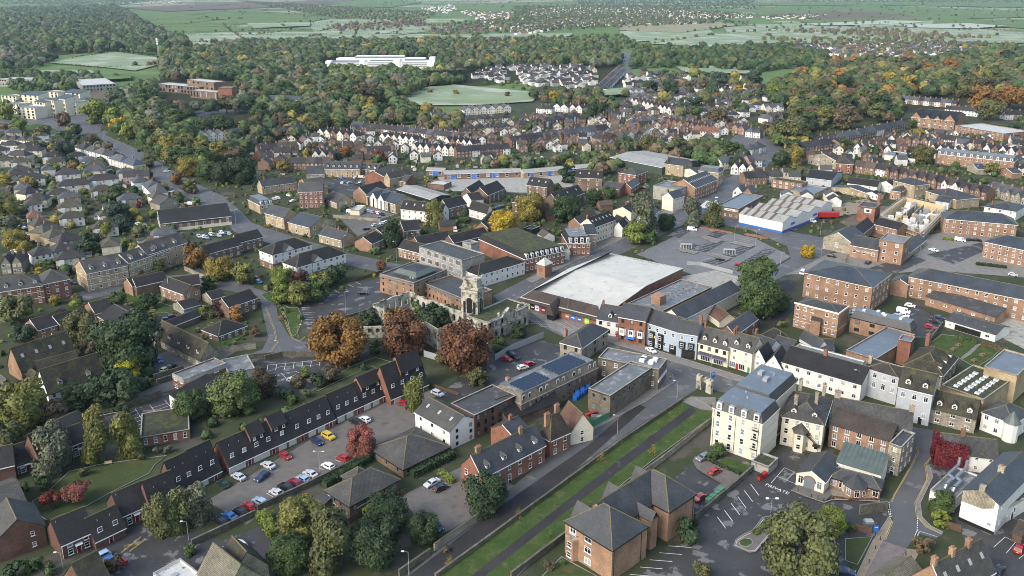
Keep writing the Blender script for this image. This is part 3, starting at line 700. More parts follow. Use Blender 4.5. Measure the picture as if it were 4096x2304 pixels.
 # cars
def car_meshes(kind):
 K={'hatch':(4.0,1.75,[(-2.0,.35),(-2.0,.85),(-1.85,1.0),(-1.45,1.45),(-.2,1.5),(.55,1.35),(1.15,.95),(1.9,.78),(2.0,.55),(2.0,.3)]),'saloon':(4.5,1.8,[(-2.25,.35),(-2.25,.9),(-1.6,.98),(-1.0,1.4),(.0,1.45),(.6,1.32),(1.15,.95),(2.1,.78),(2.25,.55),(2.25,.3)]),'estate':(4.5,1.8,[(-2.25,.35),(-2.25,.9),(-2.1,1.05),(-1.75,1.48),(.0,1.52),(.6,1.36),(1.2,.96),(2.1,.8),(2.25,.55),(2.25,.3)]),'suv':(4.5,1.88,[(-2.25,.4),(-2.25,1.0),(-2.1,1.15),(-1.75,1.7),(.1,1.74),(.7,1.55),(1.2,1.1),(2.1,.95),(2.25,.65),(2.25,.35)]),'van':(5.2,2.0,[(-2.6,.4),(-2.6,1.2),(-2.58,1.95),(-2.4,2.05),(.9,2.05),(1.3,1.9),(1.85,1.2),(2.5,.95),(2.6,.6),(2.6,.35)])}
 Ln,W,pr=K[kind];m=MB();gl=MB();w=W/2;belt=1.15 if kind in('suv','van')else.93
 def hw(z):return w if z<=belt else w-(z-belt)*.32
 n=len(pr)
 for i in range(n-1):
  (x0,z0),(x1,z1)=pr[i],pr[i+1]
  m.quad([(x0,-hw(z0),z0),(x0,hw(z0),z0),(x1,hw(z1),z1),(x1,-hw(z1),z1)][::-1],'paint')
 for sgn in(-1,1):
  zb=.28
  for i in range(n-1):
   (x0,z0),(x1,z1)=pr[i],pr[i+1]
   if abs(x1-x0)<1e-4:continue
   a=[(x0,sgn*hw(min(z0,belt)),zb),(x1,sgn*hw(min(z1,belt)),zb),(x1,sgn*hw(min(z1,belt)),min(z1,belt)),(x0,sgn*hw(min(z0,belt)),min(z0,belt))]
   m.quad(a if sgn<0 else a[::-1],'paint')
   if max(z0,z1)>belt:
    a=[(x0,sgn*hw(belt),min(z0,belt)),(x1,sgn*hw(belt),min(z1,belt)),(x1,sgn*hw(z1),z1),(x0,sgn*hw(z0),z0)]
    m.quad(a if sgn<0 else a[::-1],'paint')
 tops=[i for i in range(n)if pr[i][1]>belt+.15];a,c=tops[0],tops[-1]
 def pane(i,j,f0,f1,mg=.12):
  (x0,z0),(x1,z1)=pr[i],pr[j];d=Vector((x1-x0,0,z1-z0));nn=Vector((-d.z,0,d.x)).normalized()*.015
  if nn.z<0:nn=-nn
  p,q=Vector((x0,0,z0))+d*f0+nn,Vector((x0,0,z0))+d*f1+nn
  gl.quad([p+Vector((0,-hw(p.z)+mg,0)),q+Vector((0,-hw(q.z)+mg,0)),q+Vector((0,hw(q.z)-mg,0)),p+Vector((0,hw(p.z)-mg,0))],'glass')
 pane(a-1,a,.12,.9);pane(c,c+1,.08,.92)if kind!='van' else pane(c,c+1,.05,.9)
 zt=pr[a][1]if kind!='saloon' else pr[a][1]
 top=max(z for x,z in pr)-.14
 segs=[(-.2 if kind=='van' else pr[a][0]+.12,.0),(.12,pr[c][0]+.25)]if kind!='van' else[(.45,1.25)]
 if kind!='van':segs=[(pr[a][0]+.1,-.45),(-.38,.42),]
 for(s0,s1)in segs:
  for sgn in(-1,1):
   q=[(s0,sgn*(hw(belt+.05)+.012),belt+.06),(s1+.3,sgn*(hw(belt+.05)+.012),belt+.06),(s1,sgn*(hw(top)+.012),top),(s0+.08,sgn*(hw(top)+.012),top)]
   gl.quad(q if sgn<0 else q[::-1],'glass')
 wh=MB();r=.33
 for k in range(12):
  p,q=2*pi*k/12,2*pi*(k+1)/12
  wh.quad([(r*cos(p),-.1,r*sin(p)),(r*cos(q),-.1,r*sin(q)),(r*cos(q),.1,r*sin(q)),(r*cos(p),.1,r*sin(p))],'rubber')
 wh.quad([(r*cos(2*pi*k/12),-.1,r*sin(2*pi*k/12))for k in range(12)],'rubber');wh.quad([(r*cos(-2*pi*k/12),.1,r*sin(-2*pi*k/12))for k in range(12)],'rubber')
 rm_=MB()
 for s in(-.105,.105):rm_.quad([(.2*cos(2*pi*k/10),s,.2*sin(2*pi*k/10)*(1 if s<0 else-1))for k in range(10)],'metal')
 hl=MB();hl.box(-.06,.03,-.2,.2,-.09,.09,'head_lamp');tl=MB();tl.box(-.03,.05,-.14,.14,-.14,.14,'red_lamp')
 pl=MB();pl.box(-.02,.02,-.26,.26,-.06,.06,'plate_yellow')
 bumper=pr[-1][0]
 return dict(body=m.mesh('body'),glass=gl.mesh('windscreen'),wheel=wh.mesh('wheel'),rim=rm_.mesh('rim'),hl=hl.mesh('headlight'),tl=tl.mesh('tail_light'),pl=pl.mesh('number_plate'),L=Ln,W=W,belt=belt)
CARM={k:car_meshes(k)for k in('hatch','saloon','estate','suv','van')}
CC={'red':(.33,.016,.018),'silver':(.5,.52,.54),'grey':(.17,.18,.19),'white':(.8,.8,.8),'black':(.012,.012,.014),'navy':(.015,.03,.09),'blue':(.03,.11,.32),'yellow':(.6,.42,.04),'lblue':(.3,.42,.55),'green':(.015,.04,.03),'maroon':(.2,.012,.025),'teal':(.03,.13,.2),'pale':(.62,.66,.42),'cream':(.6,.55,.42)}
def car(t,x,y,dx,dy,col,kind,label,group=None,near=True,cat=None):
 """car centred on the survey point, nose towards (dx, dy) on the photo"""
 p=G(t,x,y,.7);k=.5 if t not in('D','F')else.2
 q=G(t,x+dx*k,y+dy*k,.7);d=q-p;m=CARM[kind]
 nm={'van':'parked_van'}.get(kind,'parked_car')
 R=root(nm,(p.x,p.y,ground_z(p.x,p.y)+.005),atan2(d.y,d.x),label,cat or('van' if kind=='van' else 'car'),group)
 link('body',m['body'],R,color=CC[col]);link('windscreen',m['glass'],R)
 L=m['L']
 for sx in(-.31,.31):
  for sy in(-1,1):
   w=link('wheel',m['wheel'],R,(sx*L,sy*(m['W']/2-.07),.33))
   if near:link('rim',m['rim'],w)
 if near:
  for sy in(-1,1):
   link('headlight',m['hl'],R,(L/2-.05,sy*(m['W']/2-.3),.68));link('tail_light',m['tl'],R,(-L/2-.02,sy*(m['W']/2-.2),.8))
  link('number_plate',m['pl'],R,(-L/2-.02,0,.62))
 return R
 # walls, fences, hedges, lamps
def wall(t,pts,h,mat,label,name='boundary_wall',cat='wall',th=.45,cope=True,group=None,copemat=None):
 P=[G(t,*p)for p in pts];c=P[0];R=root(name,(c.x,c.y,0),0,label,cat,group);m=MB();cp=MB()
 for a,b_ in zip(P[:-1],P[1:]):
  d=(b_-a);ln=d.length;d.normalize();n=Vector((-d.y,d.x))*th/2;k=max(1,int(ln/4));prev=h
  for i in range(k):
   s,e=a+(b_-a)*(i/k)-c,a+(b_-a)*((i+1)/k)-c;hh=h*rnd.uniform(.97,1.03)
   m.quad([(*(s-n),0),(*(e-n),0),(*(e-n),hh),(*(s-n),hh)],mat);m.quad([(*(e+n),0),(*(s+n),0),(*(s+n),hh),(*(e+n),hh)],mat)
   m.quad([(*(s-n),hh),(*(e-n),hh),(*(e+n),hh),(*(s+n),hh)],mat)
   m.quad([(*(s+n),0),(*(s-n),0),(*(s-n),hh),(*(s+n),hh)],mat);m.quad([(*(e-n),0),(*(e+n),0),(*(e+n),hh),(*(e-n),hh)],mat)
   if cope:
    n2=n*1.25;cp.slab([(*(s-n2),hh+.1),(*(e-n2),hh+.1),(*(e+n2),hh+.1),(*(s+n2),hh+.1)],.095,copemat or('rubble' if mat in('rubble','stone')else 'concrete'))
 m.obj('masonry',R)
 if cope:cp.obj('coping',R)
 return R
def fence(t,pts,h,mat,label,step=2.0,name='fence',cat='fence',group=None):
 P=[G(t,*p)for p in pts];c=P[0];R=root(name,(c.x,c.y,0),0,label,cat,group);cache={}
 for a,b_ in zip(P[:-1],P[1:]):
  d=b_-a;ln=d.length;k=max(1,round(ln/step));w=ln/k;rz=atan2(d.y,d.x);key=round(w,2)
  if key not in cache:
   m=MB();m.box(.04,w-.04,-.03,.03,.05,h,mat)
   for i in range(1,6):m.box(w*i/6-.02,w*i/6+.02,-.05,.05,.06,h-.02,mat)
   p=MB();p.box(-.05,.05,-.06,.06,0,h+.08,mat);cache[key]=(m.mesh('fence_panel'),p.mesh('fence_post'))
  for i in range(k):
   q=a+d*(i/k)-c;link('fence_panel',cache[key][0],R,(q.x,q.y,0),rz);link('fence_post',cache[key][1],R,(q.x,q.y,0),rz)
 return R
def hedge(t,pts,h,w,col,label,name='hedge',cat='hedge',group=None,dens=26,leaf=.16):
 P=[G(t,*p)for p in pts];c=P[0];g=np.random.default_rng(len(label)*7+int(abs(c.x))%97);Q=[]
 for a,b_ in zip(P[:-1],P[1:]):
  d=b_-a;ln=d.length;n=int(ln*dens*(w+2*h)/3);dv=np.array([d.x,d.y])/ln;nv=np.array([-dv[1],dv[0]])
  s=g.uniform(0,ln,n);r=g.uniform(0,1,n);per=2*h+w;q=r*per
  off=np.where(q<h,-w/2,np.where(q<h+w,q-h-w/2,w/2));zz=np.where(q<h,q,np.where(q<h+w,h,per-q))*g.uniform(.9,1.06,n)
  off=off*(1+.12*np.sin(s*1.7+zz))+g.normal(0,.07,n)
  cen=np.stack([a.x-c.x+dv[0]*s+nv[0]*off,a.y-c.y+dv[1]*s+nv[1]*off,zz+g.normal(0,.06,n)],1)
  nr=np.stack([nv[0]*np.sign(off)*(q<h)+nv[0]*(q>h+w),nv[1]*np.sign(off)*(q<h)+nv[1]*(q>h+w),((q>=h)&(q<=h+w)).astype(float)],1)+g.normal(0,.55,(n,3))
  nr/=np.linalg.norm(nr,axis=1)[:,None];u=np.cross(nr,g.normal(size=(n,3)));u/=np.linalg.norm(u,axis=1)[:,None];v=np.cross(nr,u);z=leaf*g.uniform(.7,1.4,(n,1))
  Q.append(np.stack([cen-u*z-v*z,cen+u*z-v*z,cen+u*z+v*z,cen-u*z+v*z],1).reshape(-1,3))
  o=np.array([[a.x-c.x,a.y-c.y],[b_.x-c.x,b_.y-c.y]]);w3=w*.36;h3=h*.86
  e=[(*(o[0]-nv*w3),0),(*(o[1]-nv*w3),0),(*(o[1]+nv*w3),0),(*(o[0]+nv*w3),0)];f=[(p[0],p[1],h3)for p in e]
  for k in range(4):j=(k+1)%4;Q.append(np.array([e[k],e[j],f[j],f[k]]))
  Q.append(np.array(f))
 V=np.vstack(Q);me=bpy.data.meshes.new('foliage');me.from_pydata(V.tolist(),[],np.arange(len(V)).reshape(-1,4).tolist());me.materials.append(MATS['leaf'])
 o=link(name,me,None,(c.x,c.y,0),color=PAL[col]);return tag(o,label,cat,group)
_lm={}
def lamp(t,x,y,h,label,dirx=1,group='street lamps',heads=1,lit=False):
 P=G(t,x,y)
 k=('c',round(h),heads,lit)
 if k not in _lm:
  m=MB();m.cyl(0,0,0,1.2,.11,.11,7,'galv');m.cyl(0,0,1.2,h,.07,.045,7,'galv')
  a=MB();hd=MB()
  for s in((1,)if heads==1 else(1,-1)):
   a.tube([(0,0,h-.05),(.5*s,0,h+.12),(1.0*s,0,h+.16)],.035,5,'galv')
   hd.box(min(.85*s,1.5*s),max(.85*s,1.5*s),-.16,.16,h+.1,h+.26,'bulb' if lit else 'lamp_head',bot=True)
  _lm[k]=(m.mesh('lamp_post'),a.mesh('arm'),hd.mesh('lamp_head'))
 R=root('street_lamp',(P.x,P.y,0),0 if dirx>0 else pi,label,'street lamp',group);q=_lm[k]
 link('lamp_post',q[0],R);link('arm',q[1],R);link('lamp_head',q[2],R);return R
def bays(t,p0,p1,n,q,name='road_marking',w=.16,mat='line_white',close=False):
 """n+1 parallel bay lines from p0..p1 (row of starts) each running by vector q (photo units), one marking sheet"""
 LAYER[0]+=1;z=STEP*LAYER[0];m=MB();c=G(t,*p0)
 def ln(a,b_):
  d=(b_-a).normalized();nn=Vector((-d.y,d.x))*w/2;a,b_=a-c,b_-c
  m.quad([(*(a-nn),0),(*(b_-nn),0),(*(b_+nn),0),(*(a+nn),0)],mat)
 A,Bv=G(t,*p0),G(t,*p1);A2,B2=G(t,p0[0]+q[0],p0[1]+q[1]),G(t,p1[0]+q[0],p1[1]+q[1])
 for i in range(n+1):f=i/n;ln(A+(Bv-A)*f,A2+(B2-A2)*f)
 if close:ln(A,Bv)
 return struct(m.obj(name,None,(c.x,c.y,z)))
def lines(t,segs,w=.12,mat='line_white',name='road_marking',dash=None):
 LAYER[0]+=1;z=STEP*LAYER[0];m=MB();c=G(t,*segs[0][0])
 for sg in segs:
  for a,b_ in zip(sg[:-1],sg[1:]):
   a,b_=G(t,*a),G(t,*b_);ln=(b_-a).length
   if ln<.05:continue
   d=(b_-a)/ln;nn=Vector((-d.y,d.x))*w/2;s=0.0
   while s<ln:
    e=min(ln,s+(dash[0]if dash else ln));p,q=a+d*s-c,a+d*e-c
    m.quad([(*(p-nn),0),(*(q-nn),0),(*(q+nn),0),(*(p+nn),0)],mat);s=e+(dash[1]if dash else 1e9)
 return struct(m.obj(name,None,(c.x,c.y,z)))
 # ground, roads, pavements
def big(name,mat,x0,x1,y0,y1,z):
 m=MB();m.quad([(x0,y0,z),(x1,y0,z),(x1,y1,z),(x0,y1,z)],mat);return struct(m.obj(name))
big('ground','meadow',-14000,14000,-400,15000,-0.02)
sheet('town_ground','townground','D',[(-150,1500),(-120,330),(240,300),(560,400),(1000,330),(1450,190),(1900,210),(2700,280),(2750,1500)])
g_=lambda mat,t,pts,name='lawn',**k:sheet(name,mat,t,pts,**k)
sheet('yard','asphalt','D',[(1100,1000),(1240,870),(1330,850),(1460,880),(1330,960),(1220,1010)])
sheet('car_park','asphalt','D',[(1590,1460),(1730,1350),(1900,1170),(1990,1110),(2060,1180),(2230,1255),(2230,1330),(2080,1470)])
sheet('car_park','asphalt','D',[(1700,1200),(1830,1110),(1900,1180),(1760,1320),(1690,1290)])
sheet('parking_court','block_paving','D',[(520,1260),(860,1060),(1060,970),(1100,990),(1050,1070),(930,1130),(760,1220),(620,1320)])
sheet('car_park','block_paving','D',[(1005,1250),(1180,1165),(1300,1225),(1140,1330),(1090,1350)])
sheet('car_park','asphalt','D',[(230,1360),(400,1300),(560,1360),(690,1310),(740,1330),(700,1470),(150,1470)])
sheet('car_park','asphalt','D',[(310,1040),(440,985),(470,1060),(400,1110)])
sheet('car_park','asphalt','D',[(640,900),(700,880),(850,895),(870,930),(760,990),(640,1000)])
sheet('car_park','asphalt','D',[(745,770),(980,690),(1010,740),(980,790),(860,850),(790,850),(755,800)])
sheet('car_park','block_paving','D',[(400,890),(500,860),(600,880),(450,980),(380,940)])
sheet('car_park','asphalt_pale','D',[(1600,640),(1760,565),(1900,600),(1990,645),(1860,720),(1740,690)])
sheet('forecourt','concrete','D',[(1690,700),(1800,680),(1870,700),(1800,740)])
sheet('car_park','asphalt','D',[(2160,820),(2310,770),(2370,810),(2330,850),(2220,850)])
sheet('square','paving','D',[(2080,640),(2300,600),(2480,560),(2600,650),(2600,700),(2340,680),(2220,690),(1990,690),(1930,700)])
sheet('car_park','asphalt','D',[(2330,640),(2470,610),(2480,630),(2400,665)])
sheet('car_park','asphalt','D',[(2170,680),(2290,640),(2330,655),(2250,690)])
sheet('forecourt','asphalt','D',[(1760,500),(1900,560),(2000,580),(2090,540),(2060,520),(1980,560),(1890,545),(1830,490)])
sheet('car_park','block_paving','D',[(850,545),(930,520),(1010,545),(900,595)])
sheet('car_park','asphalt','D',[(790,460),(900,440),(1010,480),(990,500),(880,500)])
sheet('yard','concrete','D',[(1100,445),(1490,430),(1500,460),(1330,485),(1120,480)])
sheet('alley','asphalt_wet','D',[(1870,740),(1990,700),(2010,770),(1950,830),(1880,820)])
sheet('yard','asphalt','D',[(2270,1095),(2600,1180),(2600,1470),(2480,1470),(2400,1300),(2280,1160)])
sheet('yard','concrete','D',[(2380,760),(2580,800),(2580,880),(2520,850)])
ROAD='asphalt_road'
sheet('road',ROAD,'D',[(1240,745),(1345,690),(1400,650),(1520,590),(1640,540),(1790,470),(1900,410),(1940,405),(1900,460),(1810,520),(1690,580),(1560,640),(1420,690),(1340,745),(1510,845),(1700,905),(1890,965),(2100,1040),(2360,1085),(2390,1100),(2370,1120),(2290,1125),(2100,1085),(1830,990),(1690,955),(1560,905),(1420,850),(1310,795),(1270,770)])
sheet('road',ROAD,'D',[(1690,950),(1830,985),(1760,975),(1600,1075),(1450,1180),(1090,1460),(1010,1460),(1220,1285),(1440,1095),(1600,1005)])
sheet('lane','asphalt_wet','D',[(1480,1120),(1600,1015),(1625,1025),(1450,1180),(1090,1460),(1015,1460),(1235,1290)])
sheet('road',ROAD,'33',[(1470,10),(1700,10),(1660,240),(1600,330),(1625,480),(1490,720),(1505,860),(1590,960),(1760,1030),(1690,1075),(1500,1020),(1440,1110),(1390,1175),(1150,1095),(1260,900),(1215,700),(1265,640),(1420,350)])
sheet('ramp','cobbles','33',[(1150,1095),(1390,1175),(1255,1460),(965,1460)])
sheet('pavement','gravel','33',[(1215,860),(1250,900),(1150,1100),(965,1460),(885,1460),(1050,1110)])
sheet('pavement','gravel','33',[(1400,1180),(1530,1195),(1440,1350),(1390,1460),(1260,1460)])
sheet('pavement','paving','33',[(1620,330),(1660,450),(1530,720),(1550,860),(1640,950),(1760,1010),(1750,1030),(1590,960),(1505,860),(1490,720),(1600,480),(1600,340)])
sheet('road',ROAD,'D',[(243,338),(300,392),(390,452),(470,497),(530,525),(560,550),(590,584),(690,616),(860,664),(985,692),(1010,666),(880,638),(720,590),(632,560),(612,538),(565,495),(480,455),(420,420),(350,380),(285,348),(265,328)])
sheet('road',ROAD,'D',[(640,725),(690,740),(700,800),(730,850),(800,870),(930,880),(900,895),(680,895),(560,940),(420,985),(300,1010),(420,960),(560,915),(660,880),(675,850),(660,780)])
sheet('road',ROAD,'D',[(180,740),(330,700),(480,690),(640,725),(650,745),(480,715),(340,725),(200,760)])
sheet('road',ROAD,'D',[(1590,135),(1560,130),(1575,175),(1490,225),(1520,228),(1590,180)])
sheet('road',ROAD,'D',[(1900,560),(2000,585),(2080,600),(2150,575),(2190,590),(2080,640),(1930,715),(1860,760),(1830,745),(1990,650),(1980,620),(1890,580),(1760,555),(1800,540)])
sheet('road',ROAD,'D',[(470,690),(500,675),(560,700),(640,720),(630,735),(540,715)])
sheet('road',ROAD,'D',[(0,300),(130,290),(250,280),(262,240),(272,245),(262,290),(252,335),(160,345),(0,330)])
sheet('lane',ROAD,'D',[(1790,395),(1850,340),(1910,330),(1990,390),(1930,410),(1880,370)])
sheet('pavement','paving','D',[(1325,742),(1345,738),(1520,838),(1700,897),(1890,955),(1880,966),(1700,912),(1510,855),(1400,800)])
sheet('pavement','paving','D',[(1540,880),(1560,895),(1690,940),(1700,960),(1625,1010),(1440,1110),(1420,1105),(1600,1000),(1670,955)])
sheet('pavement','paving','D',[(1400,655),(1640,545),(1700,520),(1705,530),(1560,605),(1400,680),(1340,712),(1325,705)])
sheet('crossing','paving','D',[(1335,785),(1355,780),(1480,840),(1460,858),(1420,848)])
sheet('churchyard_lawn','grass','D',[(1745,1000),(1795,1030),(1790,1050),(1640,1160),(1450,1310),(1290,1460),(1085,1460),(1350,1262),(1560,1112),(1715,1008)])
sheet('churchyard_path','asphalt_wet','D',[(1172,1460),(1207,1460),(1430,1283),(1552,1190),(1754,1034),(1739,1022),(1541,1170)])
sheet('paved_entrance','paving','D',[(1738,998),(1800,1000),(1800,1035),(1760,1030),(1715,1010)])
sheet('garden_lawn','grass_dull','03',[(330,700),(440,640),(700,400),(1000,330),(1300,290),(1680,240),(1560,330),(1500,420),(1100,620),(850,760),(470,890),(330,800)])
sheet('garden_lawn','grass_dull','12',[(540,1050),(760,920),(960,790),(1200,700),(1400,760),(1370,790),(1240,840),(1180,790),(1000,860),(620,1040)])
sheet('verge','grass','12',[(50,70),(130,40),(260,70),(240,150),(330,200),(420,200),(470,300),(430,420),(390,490),(350,470),(320,330),(240,170),(110,130)])
sheet('lawn','grass','02',[(1160,80),(1300,60),(1420,100),(1750,190),(1700,250),(1500,260),(1300,210)])
sheet('pub_garden','grass','32',[(1750,470),(1910,490),(2110,570),(2340,620),(2260,700),(2120,790),(2060,790),(1910,700),(1600,580)])
sheet('garden_path','paving','32',[(2110,560),(2140,570),(2040,670),(1960,720),(1940,700),(2010,650)])
sheet('front_lawn','grass','D',[(1800,1165),(1830,1150),(1900,1180),(1885,1195),(1840,1180)])
sheet('lawn','grass_dull','33',[(780,1080),(1050,1060),(900,1340),(780,1300)])
sheet('lawn','grass_dull','23',[(500,1260),(640,1340),(860,1460),(300,1460)])
sheet('verge','grass_dull','D',[(262,340),(330,370),(460,430),(440,400),(380,340),(300,310)])
sheet('verge','grass_dull','D',[(200,225),(250,270),(330,290),(250,255)])
sheet('roundabout','grass','D',[(45,318),(100,312),(150,330),(110,345),(50,340)],dz=.35)
sheet('lawn','grass','D',[(640,830),(590,850),(500,870),(560,880)],dz=.30)
sheet('dry_ground','gravel','D',[(2090,520),(2180,500),(2220,530),(2110,545)],dz=.34)
sheet('building_site','mud','D',[(2110,560),(2200,520),(2280,520),(2250,610),(2170,590)],dz=.36)
sheet('building_site','mud','00',[(830,920),(1040,860),(1080,990),(960,1030),(830,1000)],dz=.33)
lines('D',[[(1290,745),(1350,712),(1420,677),(1560,608)],[(1700,545),(1800,492)]],.12,dash=(2,4))
lines('D',[[(1700,930),(1890,985),(2090,1062)]],.12,dash=(2,4))
for k in((0,0),(22,18)):
 lines('22',[[(190,345+k[1]),(265,340+k[1]),(300,375+k[1]),(370,372+k[1]),(420,420+k[1]),(490,418+k[1]),(540,470+k[1])],[(330,310+k[1]),(400,335+k[1]),(440,340+k[1]),(520,380+k[1]),(600,420+k[1]),(650,430+k[1])]],.1)
for o in(0,14):
 lines('33',[[(1490+o,155),(1505+o,200),(1440+o,340),(1265+o*.7,640),(1240+o*.7,708)],[(1665-o,240),(1590-o,330),(1612-o,480),(1490-o,720),(1505-o,850),(1590-o,940),(1750-o,1035)],[(1245+o,905),(1170+o,1090)]],.11,'line_yellow')
lines('33',[[(1190,710),(1230,880)],[(1215,710),(1240,870)],[(1505,870),(1500,1000)],[(1495,1005),(1455,1110)],[(1520,1015),(1490,1080)]],.2,dash=(.6,.4))
lines('33',[[(1510,1000),(1700,1060)]],.15)
lines('33',[[(90,450),(270,525)],[(165,365),(30,520)],[(270,405),(185,490)],[(165,365),(280,415)]],.12)
lines('33',[[(2080+0,1160),(2385-0,1060+5)],[(2385,1062),(2490,1115)],[(2270,1165),(2385,1062)],[(2395,1225),(2490,1115)],[(2525,1280),(2576,1240)]][1:],.12)
bays('23',(2400,530),(2065,860),5,(85,115));bays('23',(1990,930),(1990,931),1,(65,115))
bays('23',(1575,1152),(1185,1440),4,(228,18))
bays('13',(105,620),(-20,690),1,(78,45));bays('13',(795,285),(630,365),1,(55,22))
bays('12',(120,780),(645,730),6,(-10,62),close=True)
lines('12',[[(120,845),(250,795),(560,785),(650,770)],[(120,912),(255,865),(405,845),(435,862),(310,912),(160,962),(140,940)],[(255,865),(305,912)],[(200,890),(345,862)]],.12)
bays('02',(1250,1290),(1385,1430),5,(125,-55));lines('02',[[(1362,1220),(1478,1405)],[(1505,1178),(1570,1265),(1730,1215),(1655,1130)],[(1530,1212),(1680,1165)],[(1550,1240),(1705,1190)]],.12)
bays('12',(430,130),(520,400),11,(90,4));bays('12',(640,90),(1000,-60),5,(55,28))
for q in((1570,925,1690,850,1800,870,1680,945),(1925,935,2065,868,2185,890,2040,958),(1835,1065,2035,958,2150,980,1950,1090),(2125,1115,2335,1008,2445,1032,2235,1140),(1870,1195,2095,1145,2200,1172,1990,1240),(2195,1255,2565,1045,2660,1068,2290,1280),(1690,1085,1835,1005,1945,1030,1800,1105)):sheet('parking_bays','asphalt','21',[(q[0],q[1]),(q[2],q[3]),(q[4],q[5]),(q[6],q[7])])
bays('21',(1560,920),(1680,850),5,(110,20));bays('21',(1930,930),(2060,870),4,(110,20));bays('21',(1700,1080),(1830,1010),5,(110,22));bays('21',(1840,1060),(2030,960),8,(110,22))
bays('21',(1880,1190),(2000,1130),5,(100,20));bays('21',(1960,1220),(2090,1150),6,(100,20));bays('21',(2130,1110),(2330,1010),8,(105,22));bays('21',(2230,980),(2420,910),6,(110,25));bays('21',(2200,1250),(2560,1050),12,(95,22))
bays('32',(-20,300),(0,290),1,(40,20));bays('22',(2200,330),(2330,180),4,(110,45))
bays('32',(1240,300),(1380,180),4,(-10,5),w=.1)
bays('11',(790,800),(1080,700),6,(170,62),w=.16,mat='asphalt');bays('11',(790,800),(960,862),4,(290,-100),w=.16,mat='asphalt')
sheet('island','block_paving','23',[(2235,1150),(2250,1095),(2330,1040),(2420,1000),(2520,870),(2620,850),(2690,880),(2690,930),(2640,990),(2450,1215),(2390,1220)])
sheet('island_lawn','grass','23',[(2280,1110),(2340,1075),(2410,1090),(2420,1130),(2370,1165),(2300,1155)])
lines('23',[[(2235,1150),(2250,1095),(2330,1040),(2420,1000),(2520,870),(2620,850),(2690,880),(2690,930),(2640,990),(2450,1215),(2390,1220),(2235,1150)],[(2250,1148),(2265,1100),(2335,1055),(2430,1012),(2530,885),(2620,866),(2672,890),(2672,925),(2630,980),(2445,1200),(2395,1205),(2250,1148)]],.1)
sheet('bay_paving','block_paving','23',[(1840,250),(1990,290),(2300,450),(2120,610),(2020,590),(2100,525),(1860,380),(1815,300)])
sheet('bay_paving','block_paving','33',[(230,590),(300,545),(620,520),(650,560),(640,640),(560,715),(400,660)])
sheet('pavement','gravel','33',[(600,545),(900,600),(1125,670),(1125,700),(680,690),(650,640)])
lines('33',[[(230,595),(380,655),(560,718),(640,690),(820,690),(1125,708)]],.25,'kerb_stone')
for o in(0,10):lines('02',[[(2576,720),(2480,745)]]if o else[[(1630,1085),(1780,1045)]],.1,'line_yellow')
for o in(0,12):lines('12',[[(90+o,190),(180+o,420),(205+o,560),(150+o,640),(0,712+o)],[(255-o,200),(330-o,420),(370-o,510),(440,535+o),(495,490+o)]],.1,'line_yellow')
for o in(0,10):lines('03',[[(1220,1220+o),(1420,1060+o)],[(1300,1210+o),(1470,1080+o)],[(1250,1150+o),(1400,1130+o)]],.08,'line_yellow')
for q in((1880,940,1950,925,2110,975,2060,1000),(1640,1060,1700,1048,1880,1095,1830,1112),(2180,995,2230,985,2440,1025,2400,1045),(1960,1115,2010,1100,2210,1150,2160,1175)):sheet('island','paving','21',[(q[0],q[1]),(q[2],q[3]),(q[4],q[5]),(q[6],q[7])])
# near buildings
GD='garage_door'
def terrace(t,B,C,D,e,ridge,wm,rm,label,n=1,garages=0,raised=None,slope=3,lower=2,gable=True,g='stepped brick terrace with dark tiled roofs',hood=True):
 """steep-roofed brick house: low front eave, windows in the roof slope, optional raised block on the ridge"""
 R=b(t,D,B,C,e,'x',ridge,wm,rm,label,'terraced_house','house',group=g)
 R,L,Dd,e2,ri=R_last[0];ang=atan2(ri,Dd/2)
 for j in range(slope):
  u=L*(j+.5)/slope;f=.30
  put_window(R,u,Dd/2*f-.25,e2+ri*f+.3,0,1.1,1.25,'wtp',True)
 for j in range(garages):
  link('garage_door',door_mesh(2.3,2.1,GD),R,(L*(j+.5)/(garages+1),0,0),0)
 link('door',door_mesh(.95,2.05,'door_red'),R,(L*(garages+.5)/(garages+1),0,0),0)
 if raised:
  x0,x1=raised[0]*L,raised[1]*L;m=MB();w=MB();y0,y1=Dd*.22,Dd*.5;za=e2+ri*.44;zb=e2+ri+.9
  w.quad([(x0,y0,za),(x0,y0,za+1.6),(x0,y1,zb+.3),(x0,Dd*.62,zb-.6),(x0,Dd*.62,e2+ri*.6)][::-1],wm)
  w.quad([(x1,y0,za),(x1,y0,za+1.6),(x1,y1,zb+.3),(x1,Dd*.62,zb-.6),(x1,Dd*.62,e2+ri*.6)],wm)
  w.quad([(x0,y0,za),(x1,y0,za),(x1,y0,za+1.6),(x0,y0,za+1.6)],rm)
  m.slab([(x0-.1,y0-.2,za+1.5),(x1+.1,y0-.2,za+1.5),(x1+.1,y1,zb+.35),(x0-.1,y1,zb+.35)],.15,rm);m.slab([(x1+.1,Dd*.66,zb-.8),(x0-.1,Dd*.66,zb-.8),(x0-.1,y1,zb+.35),(x1+.1,y1,zb+.35)],.15,rm)
  w.obj('raised_wall',R);m.obj('raised_roof',R)
  for u in(x0+.25*(x1-x0),x0+.75*(x1-x0)):put_window(R,u,y0-.03,za+.85,0,.8,.95,'wp',True)
 v=MB()
 for u in(.3,.7):v.cyl(L*u,Dd*.34,e2+ri*.62,e2+ri*.62+.7,.07,.07,6,'galv')
 v.obj('vent_pipe',R)
 return R
